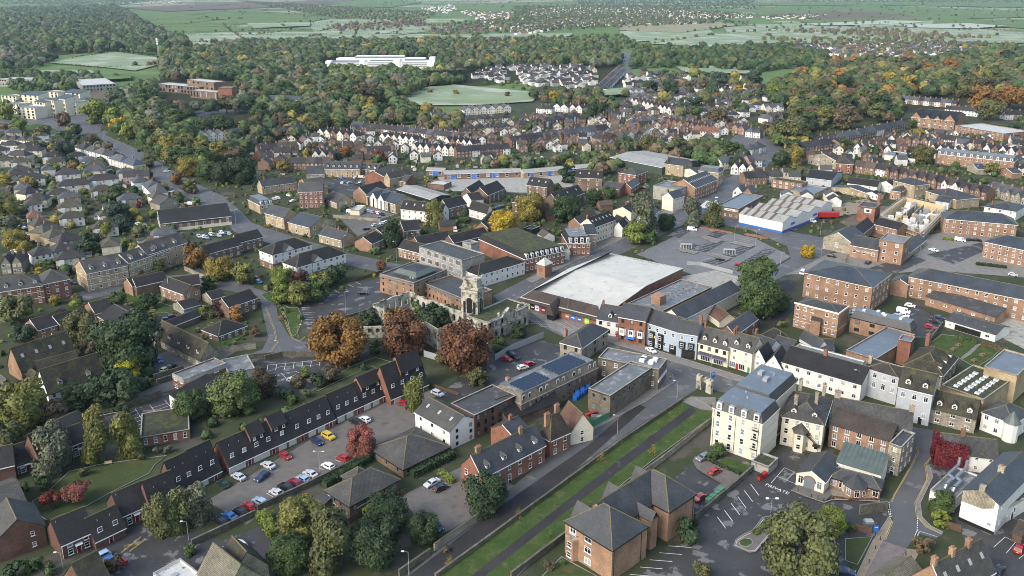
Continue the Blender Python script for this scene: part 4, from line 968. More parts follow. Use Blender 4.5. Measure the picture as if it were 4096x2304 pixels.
def house2(t,B,C,D,e,ridge,label,wm='brick_dark',rm='tile_black',wb='2x2',**k):
 R=b(t,D,B,C,e,'x',ridge,wm,rm,label,'terraced_house','house',wb=wb,group='stepped brick terrace with dark tiled roofs',**k)
 R,L,Dd,e2,ri=R_last[0]
 link('door',door_mesh(.95,2.05,'door_red'),R,(L*.5,0,0),0)
 h=MB();h.slab([(L*.5-.8,-.7,2.3),(L*.5+.8,-.7,2.3),(L*.5+.8,0,2.55),(L*.5-.8,0,2.55)],.12,'white_paint');h.obj('door_hood',R)
 v=MB();v.cyl(L*.1,Dd*.42,e2+ri*.75,e2+ri*.75+.8,.07,.07,6,'galv');v.obj('vent_pipe',R)
 dp=MB();dp.cyl(.12,-.08,0,e2-.1,.05,.05,6,'white_paint');dp.obj('drainpipe',R)
 return R
house2('03',(610,1130),(940,985),8.5,'y1285','y885','brick house with exposed left gable end beside the three parked blue and red cars')
terrace('03',(955,1092),(1262,945),8,2.6,'y868','brick_dark','tile_black','low eaved dark roofed house, second from the near end of the stepped terrace',slope=2)
house2('03',(1218,838),(1515,710),8.5,'y968','y612','brick house with lit porch, third from the near end of the stepped terrace')
terrace('03',(1532,808),(1812,690),8,2.6,'y490','brick_dark','tile_black','low eaved dark roofed house, fourth from the near end, behind the willowy trees',slope=2)
terrace('03',(1772,592),(1985,490),8.5,2.5,'y292','brick_dark','tile_black','garage terrace house with dark red garage doors',garages=1,slope=2)
terrace('03',(1985,488),(2225,368),8.5,2.5,'y186','brick_dark','tile_black','garage terrace house with white glazed garage front',garages=1,slope=2)
terrace('D',(575,1172),(637,1143.8),9,2.6,5.6,'brick_red','tile_black','garage terrace house with exposed brick gable above the silver saloon',garages=2,slope=2)
terrace('D',(637,1143.8),(697,1116.5),9,2.6,5.6,'brick_red','tile_black','garage terrace house above the red hatchback',garages=2,slope=2,raised=(.1,.7))
terrace('D',(697,1116.5),(772,1082.3),9,2.6,5.6,'brick_red','tile_black','garage terrace house above the yellow car',garages=2,slope=2,raised=(0,.5))
terrace('D',(772,1082.3),(843,1050),9,2.6,5.6,'brick_red','tile_black','garage terrace house above the black off-roader',garages=2,slope=3)
terrace('D',(846,1046),(912,1016),9,2.6,5.6,'brick_red','tile_black','garage terrace house with white garages left of the birch tree',garages=2,slope=3)
terrace('D',(912,1016),(978,986),9,2.6,5.6,'brick_red','tile_black','garage terrace house with a raised roof block, second from its far end',garages=2,slope=3,raised=(.15,.95))
terrace('D',(983,1000),(1077,962),10,2.6,'y905','brick_red','tile_black','garage terrace house at the far end with the highest raised roof block',garages=2,slope=4,raised=(.4,.98))
b('03',11,(-60,1110),(442,930),5.6,'y','y876','brick_dark','tile_grey','brick gable house at the bottom left edge with two small windows','gabled_house','house',wb='2x2',wh=(.8,1.2),skipb=((0,0),(1,0)))
b('03',(-260,660),(262,690),(112,462),5.2,'y',2.6,'brick_dark','tile_grey','plain brick house with moss grey roof behind the bottom left gable house','gabled_house','house')
house2('03',(165,335),(380,258),8,'y432','y145','back row brick house behind the pale willowy tree')
b('03',8,(-90,370),(140,318),5,'x','y168','brick_dark','tile_black','back row house cut by the left picture edge','terraced_house','house')
b('03',8,(390,255),(700,120),5,'x','y22','brick_dark','tile_black','back row house hidden behind the pale willowy tree','terraced_house','house',wb='2x2')
house2('03',(715,125),(882,65),8,'y270','y-40','back row brick house left of the yellowing birches')
b('02',9,(640,1450),(890,1330),5,'x','y1345','brick_dark','tile_black','back row house with vent pipes below the stone lane wall','terraced_house','house')
b('02',9,(930,1440),(1190,1385),3,'f',0,'brick_dark','felt','flat dark roofed annexe left of the small car park','annexe','building')
b('03',15,(1410,60),(1905,-25),3.1,'f',0,'brick_red','felt_moss','low brick clubhouse with moss covered flat roof','clubhouse','building',wb='1x5',wh=(.9,1.8))
b('03',(1540,1420),(1760,1600),(2000,1415),3.4,'f',0,'render_white','felt_white','flat roofed outbuilding with peeling white roof and square skylight','outbuilding','building')
_R,_L,_D,_e,_r=R_last[0];_m=MB();_m.box(_L*.35,_L*.35+1.2,_D*.5,_D*.5+1.2,_e-.4,_e-.1,'galv');part('skylight',_m,_R)
b('03',(1990,1410),(2260,1640),(2640,1450),4.6,'y','y1330','stone','stone_tile','stone tiled gabled house at the bottom edge beside the peeling white roof','stone_house','house')
b('03',7,(2300,1520),(2700,1330),3.8,'y','y1200','stone','tile_moss','mossy gabled wing right of the stone tiled house','stone_house','house')
b('03',(640,1440),(880,1640),(1090,1470),2.5,'x','y1320','brick_dark','tile_moss','mossy roofed shed next to the magenta car','shed','shed',fascia=None)
b('13',(715,575),(940,740),(1440,470),'y897','h','y420','brick_brown','tile_grey','two storey brick office with grey hipped roof and blue sign','brick_office','office',wb='2x5',wa='2x4',wh=(.8,1.5),st='gp',fascia='black_paint',skipa=((0,1),(0,2)),da=((.35,1.0,2.0,'black_paint'),(.55,1.0,2.0,'black_paint')),blocks=[(0,1,0,1,1,'h',3.4),(.42,.8,.6,1.22,1,'h',2.6)])
_R,_L,_D,_e,_r=R_last[0];_m=MB();_m.box(-.12,-.02,_D*.72,_D*.9,3.4,4.1,'white_paint');_m.box(-.13,-.03,_D*.72,_D*.8,3.3,3.8,'blue_paint');part('sign',_m,_R)
_m=MB();_m.box(-3.4,0,_D*.75,_D*1.05,0,2.4,'brick_brown',top=False);part('porch',_m,_R)
_m=MB();_m.slab([(-3.7,_D*1.08,2.3),(-3.7,_D*.72,2.3),(.0,_D*.72,3.5),(.0,_D*1.08,3.5)],.15,'tile_grey');part('porch_roof',_m,_R)
_m=MB();_m.tube([(2,-.1,2.6),(7,-.1,2.9),(7.4,-.1,3.6),(9,-.1,3.7)],.07,6,'white_paint');part('pipe',_m,_R)
b('13',(1160,155),(1480,370),(1950,142),'y462','h',3.8,'brick_brown','tile_grey','single storey brick building with lichen speckled hipped roof','brick_office','office',wb='1x5',wa='1x3',wh=(1.0,1.3),st='gp',fascia='black_paint')
b('12',(1600,1240),(1950,1440),(2212,1306),'y1632','y','y1282','render_white','tile_grey','tall white rendered gabled building with three roof skylights','rendered_building','building',wb='3x2',wa='2x3',wh=(.9,1.1),st='d',ska=3,ridge=True,fascia='white_paint')
b('12',(1975,1155),(2200,1282),(2620,1082),7.6,'f',0,'brick_dark','felt','brick wing with flat felt roof and arched windows beside the white gabled building','brick_wing','building',wb='3x6',wh=[(1.0,1.3),(.9,1.3),(1.1,1.5)],st='dta')
b('13',(2075,318),(2275,450),(2910,118),5.8,'x','y232','brick_red','slate','old red brick house with tall sash windows and three chimney pots','brick_house','house',wb='2x6',wa='2x2',wh=(1.0,1.6),st='wtp',dmb=4,ch=((.1,.5,1.6,(1.6,.7),3),(.75,.45,1.8,(1.2,.7),3)),cm='brick_orange',db=((.42,1.0,2.2,'door_blue'),))
b('23',9,(30,60),(180,-30),5.4,'x',2.6,'brick_red','slate','slate roofed rear wing of the old red brick house','brick_house','house',ch=((.5,.5,1.5),))
b('23',(290,15),(385,85),(582,-2),'y262','h','y-190','brick_red','tile_brown','red brick corner house with steep brown hipped roof and white sashes','brick_house','house',wb='2x2',wh=(1.0,1.7),ch=((.75,.8,2.6,(1.4,.8),4),(.1,.5,1.5,(1.6,.8),4)),cm='brick_orange')
b('22',(455,1318),(590,1452),(802,1382),4.2,'y','y1262','render_cream','tile_red','small cream gabled cottage with terracotta tiled roof','cottage','house',wb='2x1',fascia=None)
b('22',12,(-40,1330),(480,1130),3.0,'x','y1115','brick_brown','tile_black','long dark tiled outbuilding below the solar panel roof','outbuilding','building',fascia=None)
b('23',(550,885),(1010,1180),(1842,618),8.4,'h',4.5,'brick_orange','slate','three storey orange brick apartment block with steep slate roofs beside the churchyard','apartment_block','apartments',wa='3x3',wh=(1.9,1.5),st='wxp',fascia='black_paint',blocks=[(0,.40,0,1,1,'h',4.8),(.18,.84,.34,1,1.0,'x',4.6),(.66,1,0,1,1,'h',4.8)],skipa=((0,2),(1,2),(2,2)))
_R,_L,_D,_e,_r=R_last[0]
for _i in range(3):
 for _u in(.46,.62):put_window(_R,_L*_u,_D*.34,1.6+2.7*_i,0,1.0,1.3,'wtp',False)
for _k,_u in enumerate((.14,.5,.84)):
 _m=MB();_x=_L*_u;_m.quad([(_x-2.2,_D,_e-.5),(_x+2.2,_D,_e-.5),(_x,_D,_e+3.2)][::-1],'brick_orange');part('gable',_m,_R);_m=MB()
 _m.slab([(_x-2.5,_D+.4,_e-.6),(_x,_D+.4,_e+3.3),(_x,_D*.62,_e+3.3),(_x-2.5,_D*.75,_e-.2)][::-1],.14,'slate');_m.slab([(_x+2.5,_D+.4,_e-.6),(_x,_D+.4,_e+3.3),(_x,_D*.62,_e+3.3),(_x+2.5,_D*.75,_e-.2)],.14,'slate');part('gablet_roof',_m,_R)
_m=MB();_m.prism([(0,_D*.93),(-1.2,_D*.9),(-1.2,_D*.75),(0,_D*.7)][::-1],0,5.6,'brick_orange','concrete');part('bay',_m,_R)
for _z in(1.4,4.0):put_window(_R,-1.22,_D*.825,_z,-pi/2,1.3,1.4,'wtp',False)
put_window(_R,-.02,_D*.82,7.0,-pi/2,1.7,2.1,'wm',False)
_m=MB();_m.tube([(-1.2,_D*.9,6.5),(-1.2,_D*.75,6.5)],.04,5,'black_paint');_m.tube([(0,_D*.93,6.5),(-1.2,_D*.9,6.5)],.04,5,'black_paint');_m.tube([(-1.2,_D*.75,6.5),(0,_D*.7,6.5)],.04,5,'black_paint');part('railing',_m,_R)
_m=MB();_m.box(_L*.485,_L*.56,_D*.06,_D*.36,0,_e-.6,'brick_orange');part('stair_tower',_m,_R)
_m=MB();_x0,_x1=_L*.475,_L*.57;_xm=(_x0+_x1)/2
_m.slab([(_x0,_D*.5,_e-.6),(_x0,_D*.04,_e-.6),(_xm,_D*.04,_e+1.5),(_xm,_D*.5,_e+1.5)],.14,'slate');_m.slab([(_x1,_D*.04,_e-.6),(_x1,_D*.5,_e-.6),(_xm,_D*.5,_e+1.5),(_xm,_D*.04,_e+1.5)],.14,'slate');part('tower_roof',_m,_R)
for _f in((.33,0),(.02,0),(.98,0)):
 _m=MB();_m.cyl(_L*_f[0],-.09,0,_e-.1,.06,.06,6,'black_paint');part('drainpipe',_m,_R)
b('F',(2851,1632),(3050,1697),(3222,1535),11.8,'m',2.6,'render_cream','slate','cream four storey mansard apartment building with white arched dormers','apartment_block','apartments',wa='4x4',wh=[(1.2,1.9),(1.1,1.7),(1.1,1.7),(1.1,1.7)],st='wtp',dma=4,flat='felt_blue',bands=('render_grey',3.2,6.1,9.0),blocks=[(0,.37,0,1,1,'m',2.6),(.372,1,.18,1,1,'m',2.6)],fascia='render_cream')
_R,_L,_D,_e,_r=R_last[0]
for _f in(.06,.52,.965):
 _m=MB();_m.cyl(-.09,_D*_f,0,_e,.06,.06,6,'black_paint');part('drainpipe',_m,_R)
for _z in(4.6,7.5,10.3):
 _m=MB();_y=_D*.125
 _m.box(-.6,0,_y-.9,_y+.9,_z-1.05,_z-.98,'black_paint',bot=True)
 for _q in range(7):_m.box(-.6,-.57,_y-.9+_q*.3,_y-.87+_q*.3,_z-1,_z-.05,'black_paint')
 _m.box(-.62,-.56,_y-.9,_y+.9,_z-.08,_z-.02,'black_paint');part('balcony',_m,_R)
for _x,_y,_z in((.2,.5,.5),(.3,.62,.5),(.62,.5,1.0),(.72,.7,1.0),(.8,.5,.6)):
 _m=MB();_m.box(_L*_x,_L*_x+(2.2 if _z>.9 else.4),_D*_y,_D*_y+(1.3 if _z>.9 else.4),_e+2.7,_e+2.7+_z,'galv');part('roof_vent',_m,_R)
b('32',(165,1235),(560,1375),(640,1120),9.0,'h',3.0,'render_cream','tile_grey','weathered cream stone house with tall chimneys and rear fire stairs','stone_house','house',wa='3x4',wh=(1.1,1.6),dma=2,ch=((.25,.75,3.2,(1.0,.9),2),(.5,.3,3.4,(.9,.9),2),(.95,.8,3.0,(1.6,.9),3),(.95,.2,3.0,(1.6,.9),3)),cm='stone')
_R,_L,_D,_e,_r=R_last[0];_m=MB();_m.prism([(0,_D*.7),(-2.2,_D*.63),(-2.2,_D*.42),(0,_D*.35)][::-1],0,6.0,'render_cream');part('bay',_m,_R)
_m=MB();_c=(-.2,_D*.52,8.2);_q=[(0,_D*.74,5.9),(-2.6,_D*.65,5.9),(-2.6,_D*.4,5.9),(0,_D*.31,5.9)]
for _i in range(3):_m.slab([_q[_i],_q[_i+1],_c],.12,'tile_grey')
part('bay_roof',_m,_R)
for _z in(1.8,4.6):put_window(_R,-2.22,_D*.525,_z,-pi/2,1.1,1.5,'wtp',False)
_m=MB()
for _i in range(12):_m.box(-1.6,-.5,_D*.05+_i*.3,_D*.05+_i*.3+.28,2.5+_i*.26,2.56+_i*.26,'black_paint',bot=True)
for _y in(.05,.3):_m.cyl(-1.6,_D*_y+.1,0,8,.05,.05,5,'black_paint')
_m.box(-1.7,0,_D*.28,_D*.42,5.5,5.6,'black_paint',bot=True);_m.box(-1.7,0,_D*.02,_D*.2,2.5,2.6,'black_paint',bot=True);_m.tube([(-1.65,_D*.05,3.5),(-1.65,_D*.3,6.5),(-1.65,_D*.42,6.5)],.03,5,'black_paint');part('fire_stair',_m,_R)
b('32',(640,1300),(1442,1460),(1502,1255),7.4,'y',3.4,'stone','tile_grey','long stone building with dark tiled roof and end chimney stacks','stone_building','building',ch=((.5,.02,1.6,(.8,1.4),2),(.5,.97,2.0,(.8,1.6),3)),cm='stone',fascia=None)
b('32',(625,1362),(1232,1538),(1300,1440),7.2,'l',2.2,'brick_orange','tile_brown','red brick rear building with two rows of white barred sash windows','brick_building','building',wa='3x5',wh=(1.2,1.6),st='wmp',fascia=None)
b('33',(690,290),(1140,425),(1200,285),4.6,'l',2.0,'render_white','leadroof','white walled hall with ribbed lead lean-to roof','lean_to_hall','building',fascia=None)
_R,_L,_D,_e,_r=R_last[0];_m=MB()
for _i in range(10):_y=_D*(_i+.5)/10;_m.slab([(-.3,_y+.06,_e-.05),(-.3,_y-.06,_e-.05),(_L,_y-.06,_e+_r+.12),(_L,_y+.06,_e+_r+.12)],.1,'leadroof')
part('roof_rib',_m,_R)
b('33',(290,402),(570,500),(720,300),'y628','x','y385','render_cream','slate','cream gabled entrance hall with brick arched doorway','entrance_hall','building',wa='1x3',wh=(1.3,2.2),st='wx',skipa=((0,1),),fascia='white_paint')
_R,_L,_D,_e,_r=R_last[0];_m=MB();_n=10
for _i in range(_n):
 _a,_b2=pi*_i/_n,pi*(_i+1)/_n;_cy=_D*.52
 for _o,_i2 in((1.75,1.4),):_m.quad([(-.06,_cy+_o*cos(_a),2.2+_o*sin(_a)),(-.06,_cy+_i2*cos(_a),2.2+_i2*sin(_a)),(-.06,_cy+_i2*cos(_b2),2.2+_i2*sin(_b2)),(-.06,_cy+_o*cos(_b2),2.2+_o*sin(_b2))],'brick_red')
part('arch',_m,_R);_m=MB();_m.quad([(-.04,_cy+1.4,.1),(-.04,_cy-1.4,.1)]+[(-.04,_cy-1.4*cos(pi*_i/10),2.2+1.4*sin(pi*_i/10))for _i in range(11)],'glass_pale');part('doorway',_m,_R)
b('33',(625,445),(1130,580),(1188,492),'y690','h',1.8,'brick_orange','slate','single storey brick wing with octagonal bay and tall white windows','brick_wing','building',wa='1x6',wh=(1.4,2.1),st='wx',skipa=((0,2),(0,3),(0,4)),fascia='black_paint')
_R,_L,_D,_e,_r=R_last[0];_m=MB();_y=_D*.5;_o=[(0,_y+3),(-1.8,_y+2),(-3,_y),(-1.8,_y-2),(0,_y-3)]
_m.prism(_o,0,_e,'brick_orange');part('octagonal_bay',_m,_R);_m=MB();_o2=[(.4,_y+3.5,_e),(-2.1,_y+2.4,_e),(-3.5,_y,_e),(-2.1,_y-2.4,_e),(.4,_y-3.5,_e)]
for _i in range(4):_m.slab([_o2[_i],_o2[_i+1],(.3,_y,_e+2.6)],.12,'slate')
part('bay_roof',_m,_R)
for _i in range(4):
 _a,_b2=Vector((*_o[_i],0)),Vector((*_o[_i+1],0));_c2=(_a+_b2)/2;_d2=_a-_b2;put_window(_R,_c2 .x*1.01,_c2 .y,1.6,atan2(_d2 .y,_d2 .x)-pi,1.3,2.0,'wx',False)
b('33',(1232,100),(1345,155),(1482,12),'y447','f',0,'stone','felt','narrow pale stone corner building with dark blue door','stone_building','building',wa='3x1',wb='3x3',wh=(.8,1.1),bands=('stone',3.6,6.8),da=((.5,1.0,2.2,'door_blue'),))
b('F',(3020,1830),(3075,1868),(3113,1832),2.6,'f',0,'concrete','felt_moss','small concrete garage block behind the churchyard wall','garage','garage')
hs=dict(fascia='white_paint')
b('22',(885,270),(1103,348),(1200,240),'y500','y',3.8,'render_white','slate','white rendered shop house with black window frames and one dormer','shop_house','shop',wa='2x3',st='dtp',dma=1,ch=((.5,.95,1.2),),cm='brick_red',**hs)
b('22',(1105,250),(1345,330),(1440,225),'y585','y',3.2,'brick_red','slate','brick shop house with three white bay windows and blue awning','shop_house','shop',wa='3x3',st='dtp',**hs)
_R,_L,_D,_e,_r=R_last[0]
for _i in range(3):
 _y=_D*(_i+.5)/3;_m=MB();_m.prism([(0,_y+1.3),(-.9,_y+.8),(-.9,_y-.8),(0,_y-1.3)][::-1][::-1],2.9,5.6,'white_paint','slate');part('bay',_m,_R);put_window(_R,-.93,_y,4.5,-pi/2,1.3,1.5,'wm',False)
_m=MB();_m.slab([(-1.4,_D*.68,2.3),(-1.4,_D*.36,2.3),(0,_D*.36,2.9),(0,_D*.68,2.9)],.1,'blue_paint');part('awning',_m,_R)
b('22',(1352,338),(1662,436),(1760,330),'y668','y',3.2,'render_blue','slate','pale blue grey inn with dark bays and hanging golden bell sign','inn','pub',wa='2x4',st='wtp',**hs)
_R,_L,_D,_e,_r=R_last[0]
for _f in(.78,.5):
 _y=_D*_f;_m=MB();_m.prism([(0,_y+1.2),(-.8,_y+.8),(-.8,_y-.8),(0,_y-1.2)],0,5.9,'dark_cladding','slate');part('bay',_m,_R)
 for _z in(1.4,4.4):put_window(_R,-.83,_y,_z,-pi/2,1.2,1.6,'wt',False)
_m=MB();_m.cyl(-1.3,_D*.64,4.2,4.9,.32,.12,8,'yellow_paint');_m.tube([(0,_D*.64,5.0),(-1.4,_D*.64,5.0)],.04,5,'black_paint');part('bell_sign',_m,_R)
link('archway',door_mesh(2.8,3.0,'black_paint','dark_cladding'),_R,(0,_D*.1,0),-pi/2)
b('22',(1668,430),(1868,472),(1925,380),'y722','y',3.0,'render_blue','slate','pale grey house with dark bays above a wide open carriage arch','carriage_house','house',wa='2x2',st='wtp',skipa=((0,0),(0,1)),ch=((.5,.02,2.4,(1.6,.9),3),),**hs)
_R,_L,_D,_e,_r=R_last[0];link('carriage_arch',door_mesh(4.6,3.1,'black_paint','stone'),_R,(0,_D*.4,0),-pi/2)  # solid black panel, painted as the shade within the open arch
for _f in(.72,.28):
 _y=_D*_f;_m=MB();_m.prism([(0,_y+1.2),(-.7,_y+.8),(-.7,_y-.8),(0,_y-1.2)],3.5,5.9,'dark_cladding','slate');part('bay',_m,_R);put_window(_R,-.73,_y,4.7,-pi/2,1.2,1.6,'wt',False)
b('22',(1875,540),(2180,622),(2255,530),'y800','y',4.4,'render_cream','tile_grey','cream shop with three dormers and two wide display windows','shop_house','shop',wa='2x4',st='dtp',skipa=[(0,i)for i in range(4)],dma=3,ch=((.5,.97,1.4),(.5,.02,1.6)),**hs)
_R,_L,_D,_e,_r=R_last[0]
for _f,_w in((.72,3.2),(.3,3.2)):put_window(_R,-.5,_D*_f,1.5,-pi/2,_w,2.1,'wm',False)
_m=MB();_m.slab([(-1.2,_D*.95,2.7),(-1.2,_D*.05,2.7),(0,_D*.05,3.3),(0,_D*.95,3.3)],.12,'tile_grey');part('shop_canopy',_m,_R);_m=MB();_m.box(-1.25,-1.2,_D*.05,_D*.95,2.35,2.68,'purple_paint');part('shop_sign',_m,_R)
b('22',(2186,580),(2420,652),(2480,560),'y862','y',4.0,'render_cream','tile_grey','cream shop with two dormers and a pink shop door','shop_house','shop',wa='3x2',st='wxp',skipa=((0,0),(0,1)),dma=2,ch=((.5,.97,1.6),),da=((.4,1.0,2.2,'red_paint'),(.9,.9,2.1,'green_paint')),**hs)
_R,_L,_D,_e,_r=R_last[0]
for _f in(.8,.4):put_window(_R,-.1,_D*_f,1.4,-pi/2,2.2,2.0,'wm',False)
for _i,(_a,_b2,_c2,_nm)in enumerate((((2415,690),(2552,748),(2640,660),'left'),((2552,748),(2712,806),(2790,700),'right'))):
 b('22',_a,_b2,_c2,4.6,'x',4.0,'render_white','tile_black','white gabled cottage, %s of the pair beside the cream shops'%_nm,'gabled_cottage','house',wa='2x1',wh=(.9,1.1),st='wxp',fascia='white_paint')
 _R,_L,_D,_e,_r=R_last[0];put_window(_R,-.03,_D/2,_e+1.3,-pi/2,.8,1.0,'wx',True)
b('32',(140,738),(940,968),(1010,800),6.4,'y',3.4,'render_white','tile_black','long white house with dark tiled roof and central brick chimney','long_house','house',wa='2x7',st='wxp',wh=(1.2,1.3),ch=((.5,.55,1.6,(1.0,1.0),3),),**hs)
b('32',(945,800),(1316,908),(1390,800),'y1178','h',1.6,'render_grey','tile_brown','grey three storey townhouse with parapet and twelve pane sashes','townhouse','house',wa='3x4',st='wxp',wh=[(1.2,1.6),(1.2,2.0),(1.2,1.6)],ch=((.4,.9,2.2,(1.0,1.0),2),),cm='stone',skipa=[(0,i)for i in range(4)],ov=-.3,fascia=None)
_R,_L,_D,_e,_r=R_last[0];_m=MB();_m.box(-.25,.1,-.1,_D+.1,_e-.35,_e+.1,'render_grey',bot=True);part('parapet',_m,_R)
b('32',(1310,988),(1658,1066),(1725,905),'y1392','y',3.8,'render_grey','tile_moss','grey townhouse with mossy roof, two dormers and columned door','townhouse','house',wa='2x3',st='wxp',wh=(1.2,1.7),dma=2,da=((.75,1.1,2.3,'black_paint'),),skipa=((0,0),),**hs)
b('32',(1642,1200),(2095,1312),(2160,1170),5.0,'y',3.6,'stone','tile_moss','mossy roofed rubble stone inn with three white roof windows','stone_inn','pub',wa='2x3',st='wxp',wh=(1.3,1.2),dma=3,fascia=None)
b('32',(2110,1272),(2470,1362),(2640,1250),5.8,'h',2.6,'render_white','slate','white corner pub with dark slate roof and pointed turret cap','corner_pub','pub',wa='2x3',wb='2x2',st='wxp',**hs)
_R,_L,_D,_e,_r=R_last[0];_m=MB();_m.cyl(.6,.6,0,_e,2.0,2.0,10,'render_white');part('turret',_m,_R);_m=MB();_m.cyl(.6,.6,_e,_e+3.4,2.4,.05,10,'leadroof');part('turret_cap',_m,_R)
b('22',(1480,268),(1700,320),(2296,18),6.2,'x',3.0,'render_cream','slate','long cream hotel wing with rows of tiny windows','hotel_wing','hotel',wb='2x9',wh=(.8,.8),fascia='white_paint')
b('22',(1905,205),(2090,332),(2195,265),'y400','y',2.6,'render_cream','tile_red','cream gabled annexe with a strip of high windows','gabled_annexe','building',wa='1x1',wh=(4.5,.6),st='wm',fascia='white_paint')
b('22',(2120,398),(2245,470),(2470,305),5.4,'x',2.6,'brick_red','slate','slate roofed brick cottage row behind the cream shops','brick_cottage','house',wb='2x3')
b('22',(1140,165),(1470,255),(2010,-10),5.0,'f',0,'brick_brown','felt_grey','wide grey flat roof behind the high street shops','flat_roof_store','store')
_R,_L,_D,_e,_r=R_last[0];_m=MB();_m.box(_L*.2,_L*.2+4.2,_D*.3,_D*.3+4.2,_e-.4,_e+3.2,'brick_orange');part('stair_head',_m,_R)
for _i in range(14):
 _m=MB();_q=_i%7;_m.box(_L*(.42+_q*.07),_L*(.42+_q*.07)+.6,_D*(.35+.2*(_i//7)),_D*(.35+.2*(_i//7))+.6,_e-.4,_e-.1,'brick_brown');part('roof_vent',_m,_R)
b('32',(70,560),(210,650),(350,560),4.4,'y',2.8,'brick_brown','slate','slate gabled outhouse behind the white gabled cottages','outhouse','house',fascia=None)
b('32',(320,490),(510,600),(525,540),4.0,'y',2.4,'render_white','slate','white walled slate roofed outhouse by the brick office','outhouse','house',fascia=None)
b('32',(470,500),(520,615),(630,540),3.6,'x',2.0,'render_white','slate','narrow white outhouse with dark lean roof beside the brick office','outhouse','house',fascia=None)
b('22',(2360,560),(2576,640),(2680,560),5.0,'y',3.0,'render_white','slate','slate roofed rear house left of the long white house','rear_house','house',ch=((.5,.9,1.6),))
b('32',(-60,470),(120,560),(170,500),5.0,'h',3.2,'render_white','tile_black','steep dark hipped roof house beside the parked dark hatchback','rear_house','house')
b('32',(272,152),(712,262),(805,182),'y505','h',1.5,'brick_orange','slate','square three storey brick office with pale coping and shallow slate roof','brick_office','office',wa='3x6',st='wxp',wh=(1.1,1.4),skipa=((0,3),(1,3),(2,3),(0,2)),bands=('render_cream',2.9),ov=-.2,fascia=None)
_R,_L,_D,_e,_r=R_last[0];_m=MB();_m.box(-.2,.2,-.2,_D+.2,_e-.2,_e+.35,'render_cream',bot=True);_m.box(.2,_L,-.2,.2,_e-.2,_e+.35,'render_cream',bot=True);part('parapet',_m,_R)
b('32',(440,300),(530,330),(585,235),6.0,'l',1.4,'brick_orange','slate','projecting stair wing of the square brick office',par=_R)
b('32',(830,292),(1440,440),(1560,400),6.0,'m',2.6,'brick_orange','slate','brick office with large grey flat roof, white rooflights and slate mansard','flat_roof_office','office',wa='2x4',st='d',wh=(1.8,1.3),flat='felt_blue',fascia='black_paint')
_R,_L,_D,_e,_r=R_last[0]
for _x,_y in((.3,.8),(.5,.5),(.3,.45),(.6,.2),(.35,.2),(.7,.6)):
 _m=MB();_m.box(_L*_x,_L*_x+1.4,_D*_y,_D*_y+1,_e+2.6,_e+3.1,'white_paint');part('rooflight',_m,_R)
b('32',(735,655),(1080,718),(1480,470),6.0,'f',0,'brick_orange','felt_blue','rear office wing',par=_R)
b('32',(1310,520),(1440,545),(1480,490),9.0,'f',0,'brick_red','felt_blue','lift tower',par=_R)
b('32',(228,628),(900,815),(1000,740),6.6,'f',0,'render_white','felt_blue','grey flat roofed extension behind the long white house','flat_extension','building')
_R,_L,_D,_e,_r=R_last[0]
for _f in(.1,.3,.5,.72,.9):
 _m=MB();_m.box(_L*.4,_L*.4+1,_D*_f,_D*_f+1.1,_e-.4,_e,'white_paint');part('rooflight',_m,_R)
b('32',(1788,318),(2292,470),(2402,380),'y545','y',1.8,'render_white','felt','white open fronted garage block with dark roof','garage_block','garage',fascia='white_paint')
_R,_L,_D,_e,_r=R_last[0];_m=MB();_m.quad([(-.03,_D*.8,.1),(-.03,_D*.28,.1),(-.03,_D*.28,2.2),(-.03,_D*.8,2.2)],'black_paint');part('opening',_m,_R)  # flat black sheet on the wall, the unlit garage inside put into its colour
put_window(_R,-.03,_D*.9,1.5,-pi/2,1.2,1.0,'wm',True);put_window(_R,-.03,_D*.15,1.5,-pi/2,1.6,1.0,'wm',True)
b('32',(1340,800),(1755,880),(1905,700),5.4,'h',4.2,'stone','tile_moss','rambling inn roof streaked with yellow moss and tall brick chimney','mossy_inn','pub',wb='2x4',dmb=3,ch=((.95,.8,3.2,(1.6,1.2),3),),cm='brick_red')
b('32',(1700,1005),(2172,1122),(2480,902),7.0,'f',0,'brick_buff','felt_moss','flat roofed hall dotted with rows of square rooflights','flat_roof_hall','building')
_R,_L,_D,_e,_r=R_last[0]
for _i in range(18):
 _q,_p=_i%6,_i//6;_m=MB();_m.box(_L*(.12+.12*_q),_L*(.12+.12*_q)+1.3,_D*(.2+.25*_p),_D*(.2+.25*_p)+1.3,_e-.4,_e+.05,'white_paint');_m.quad([(_L*(.12+.12*_q)+.15,_D*(.2+.25*_p)+.15,_e+.06),(_L*(.12+.12*_q)+1.15,_D*(.2+.25*_p)+.15,_e+.06),(_L*(.12+.12*_q)+1.15,_D*(.2+.25*_p)+1.15,_e+.06),(_L*(.12+.12*_q)+.15,_D*(.2+.25*_p)+1.15,_e+.06)],'glass_curtain');part('rooflight',_m,_R)
b('32',(2190,775),(2510,880),(2700,700),9.5,'f',0,'brick_buff','felt_blue','tall blank buff walled building at the right edge','buff_building','building')
b('33',(1955,590),(2328,728),(2720,330),'y1040','x','y572','render_white','slate_blue','large white pub with stone gable and dark slate roof','white_pub','pub',wa='2x3',wb='2x5',wh=(.9,.9),st='wxp',skipa=((0,0),(0,1),(1,0),(1,1),(1,2)),ch=((.0,.5,1.0,(.9,1.2),0),(.45,.5,1.4,(1.0,1.4),2)),cm='stone',fascia=None)
_R,_L,_D,_e,_r=R_last[0];_m=MB();_m.quad([(-.04,_D,_e),(-.04,_D,_e-3.2),(-.04,_D*.4,_e-2.9),(-.04,_D*.12,_e-1.6),(-.04,_D*.1,_e),(-.04,_D/2,_e+_r)],'stone');part('stone_gable',_m,_R);_m=MB();_m.box(-.06,0,0,_D,0,.9,'black_paint');part('plinth',_m,_R)
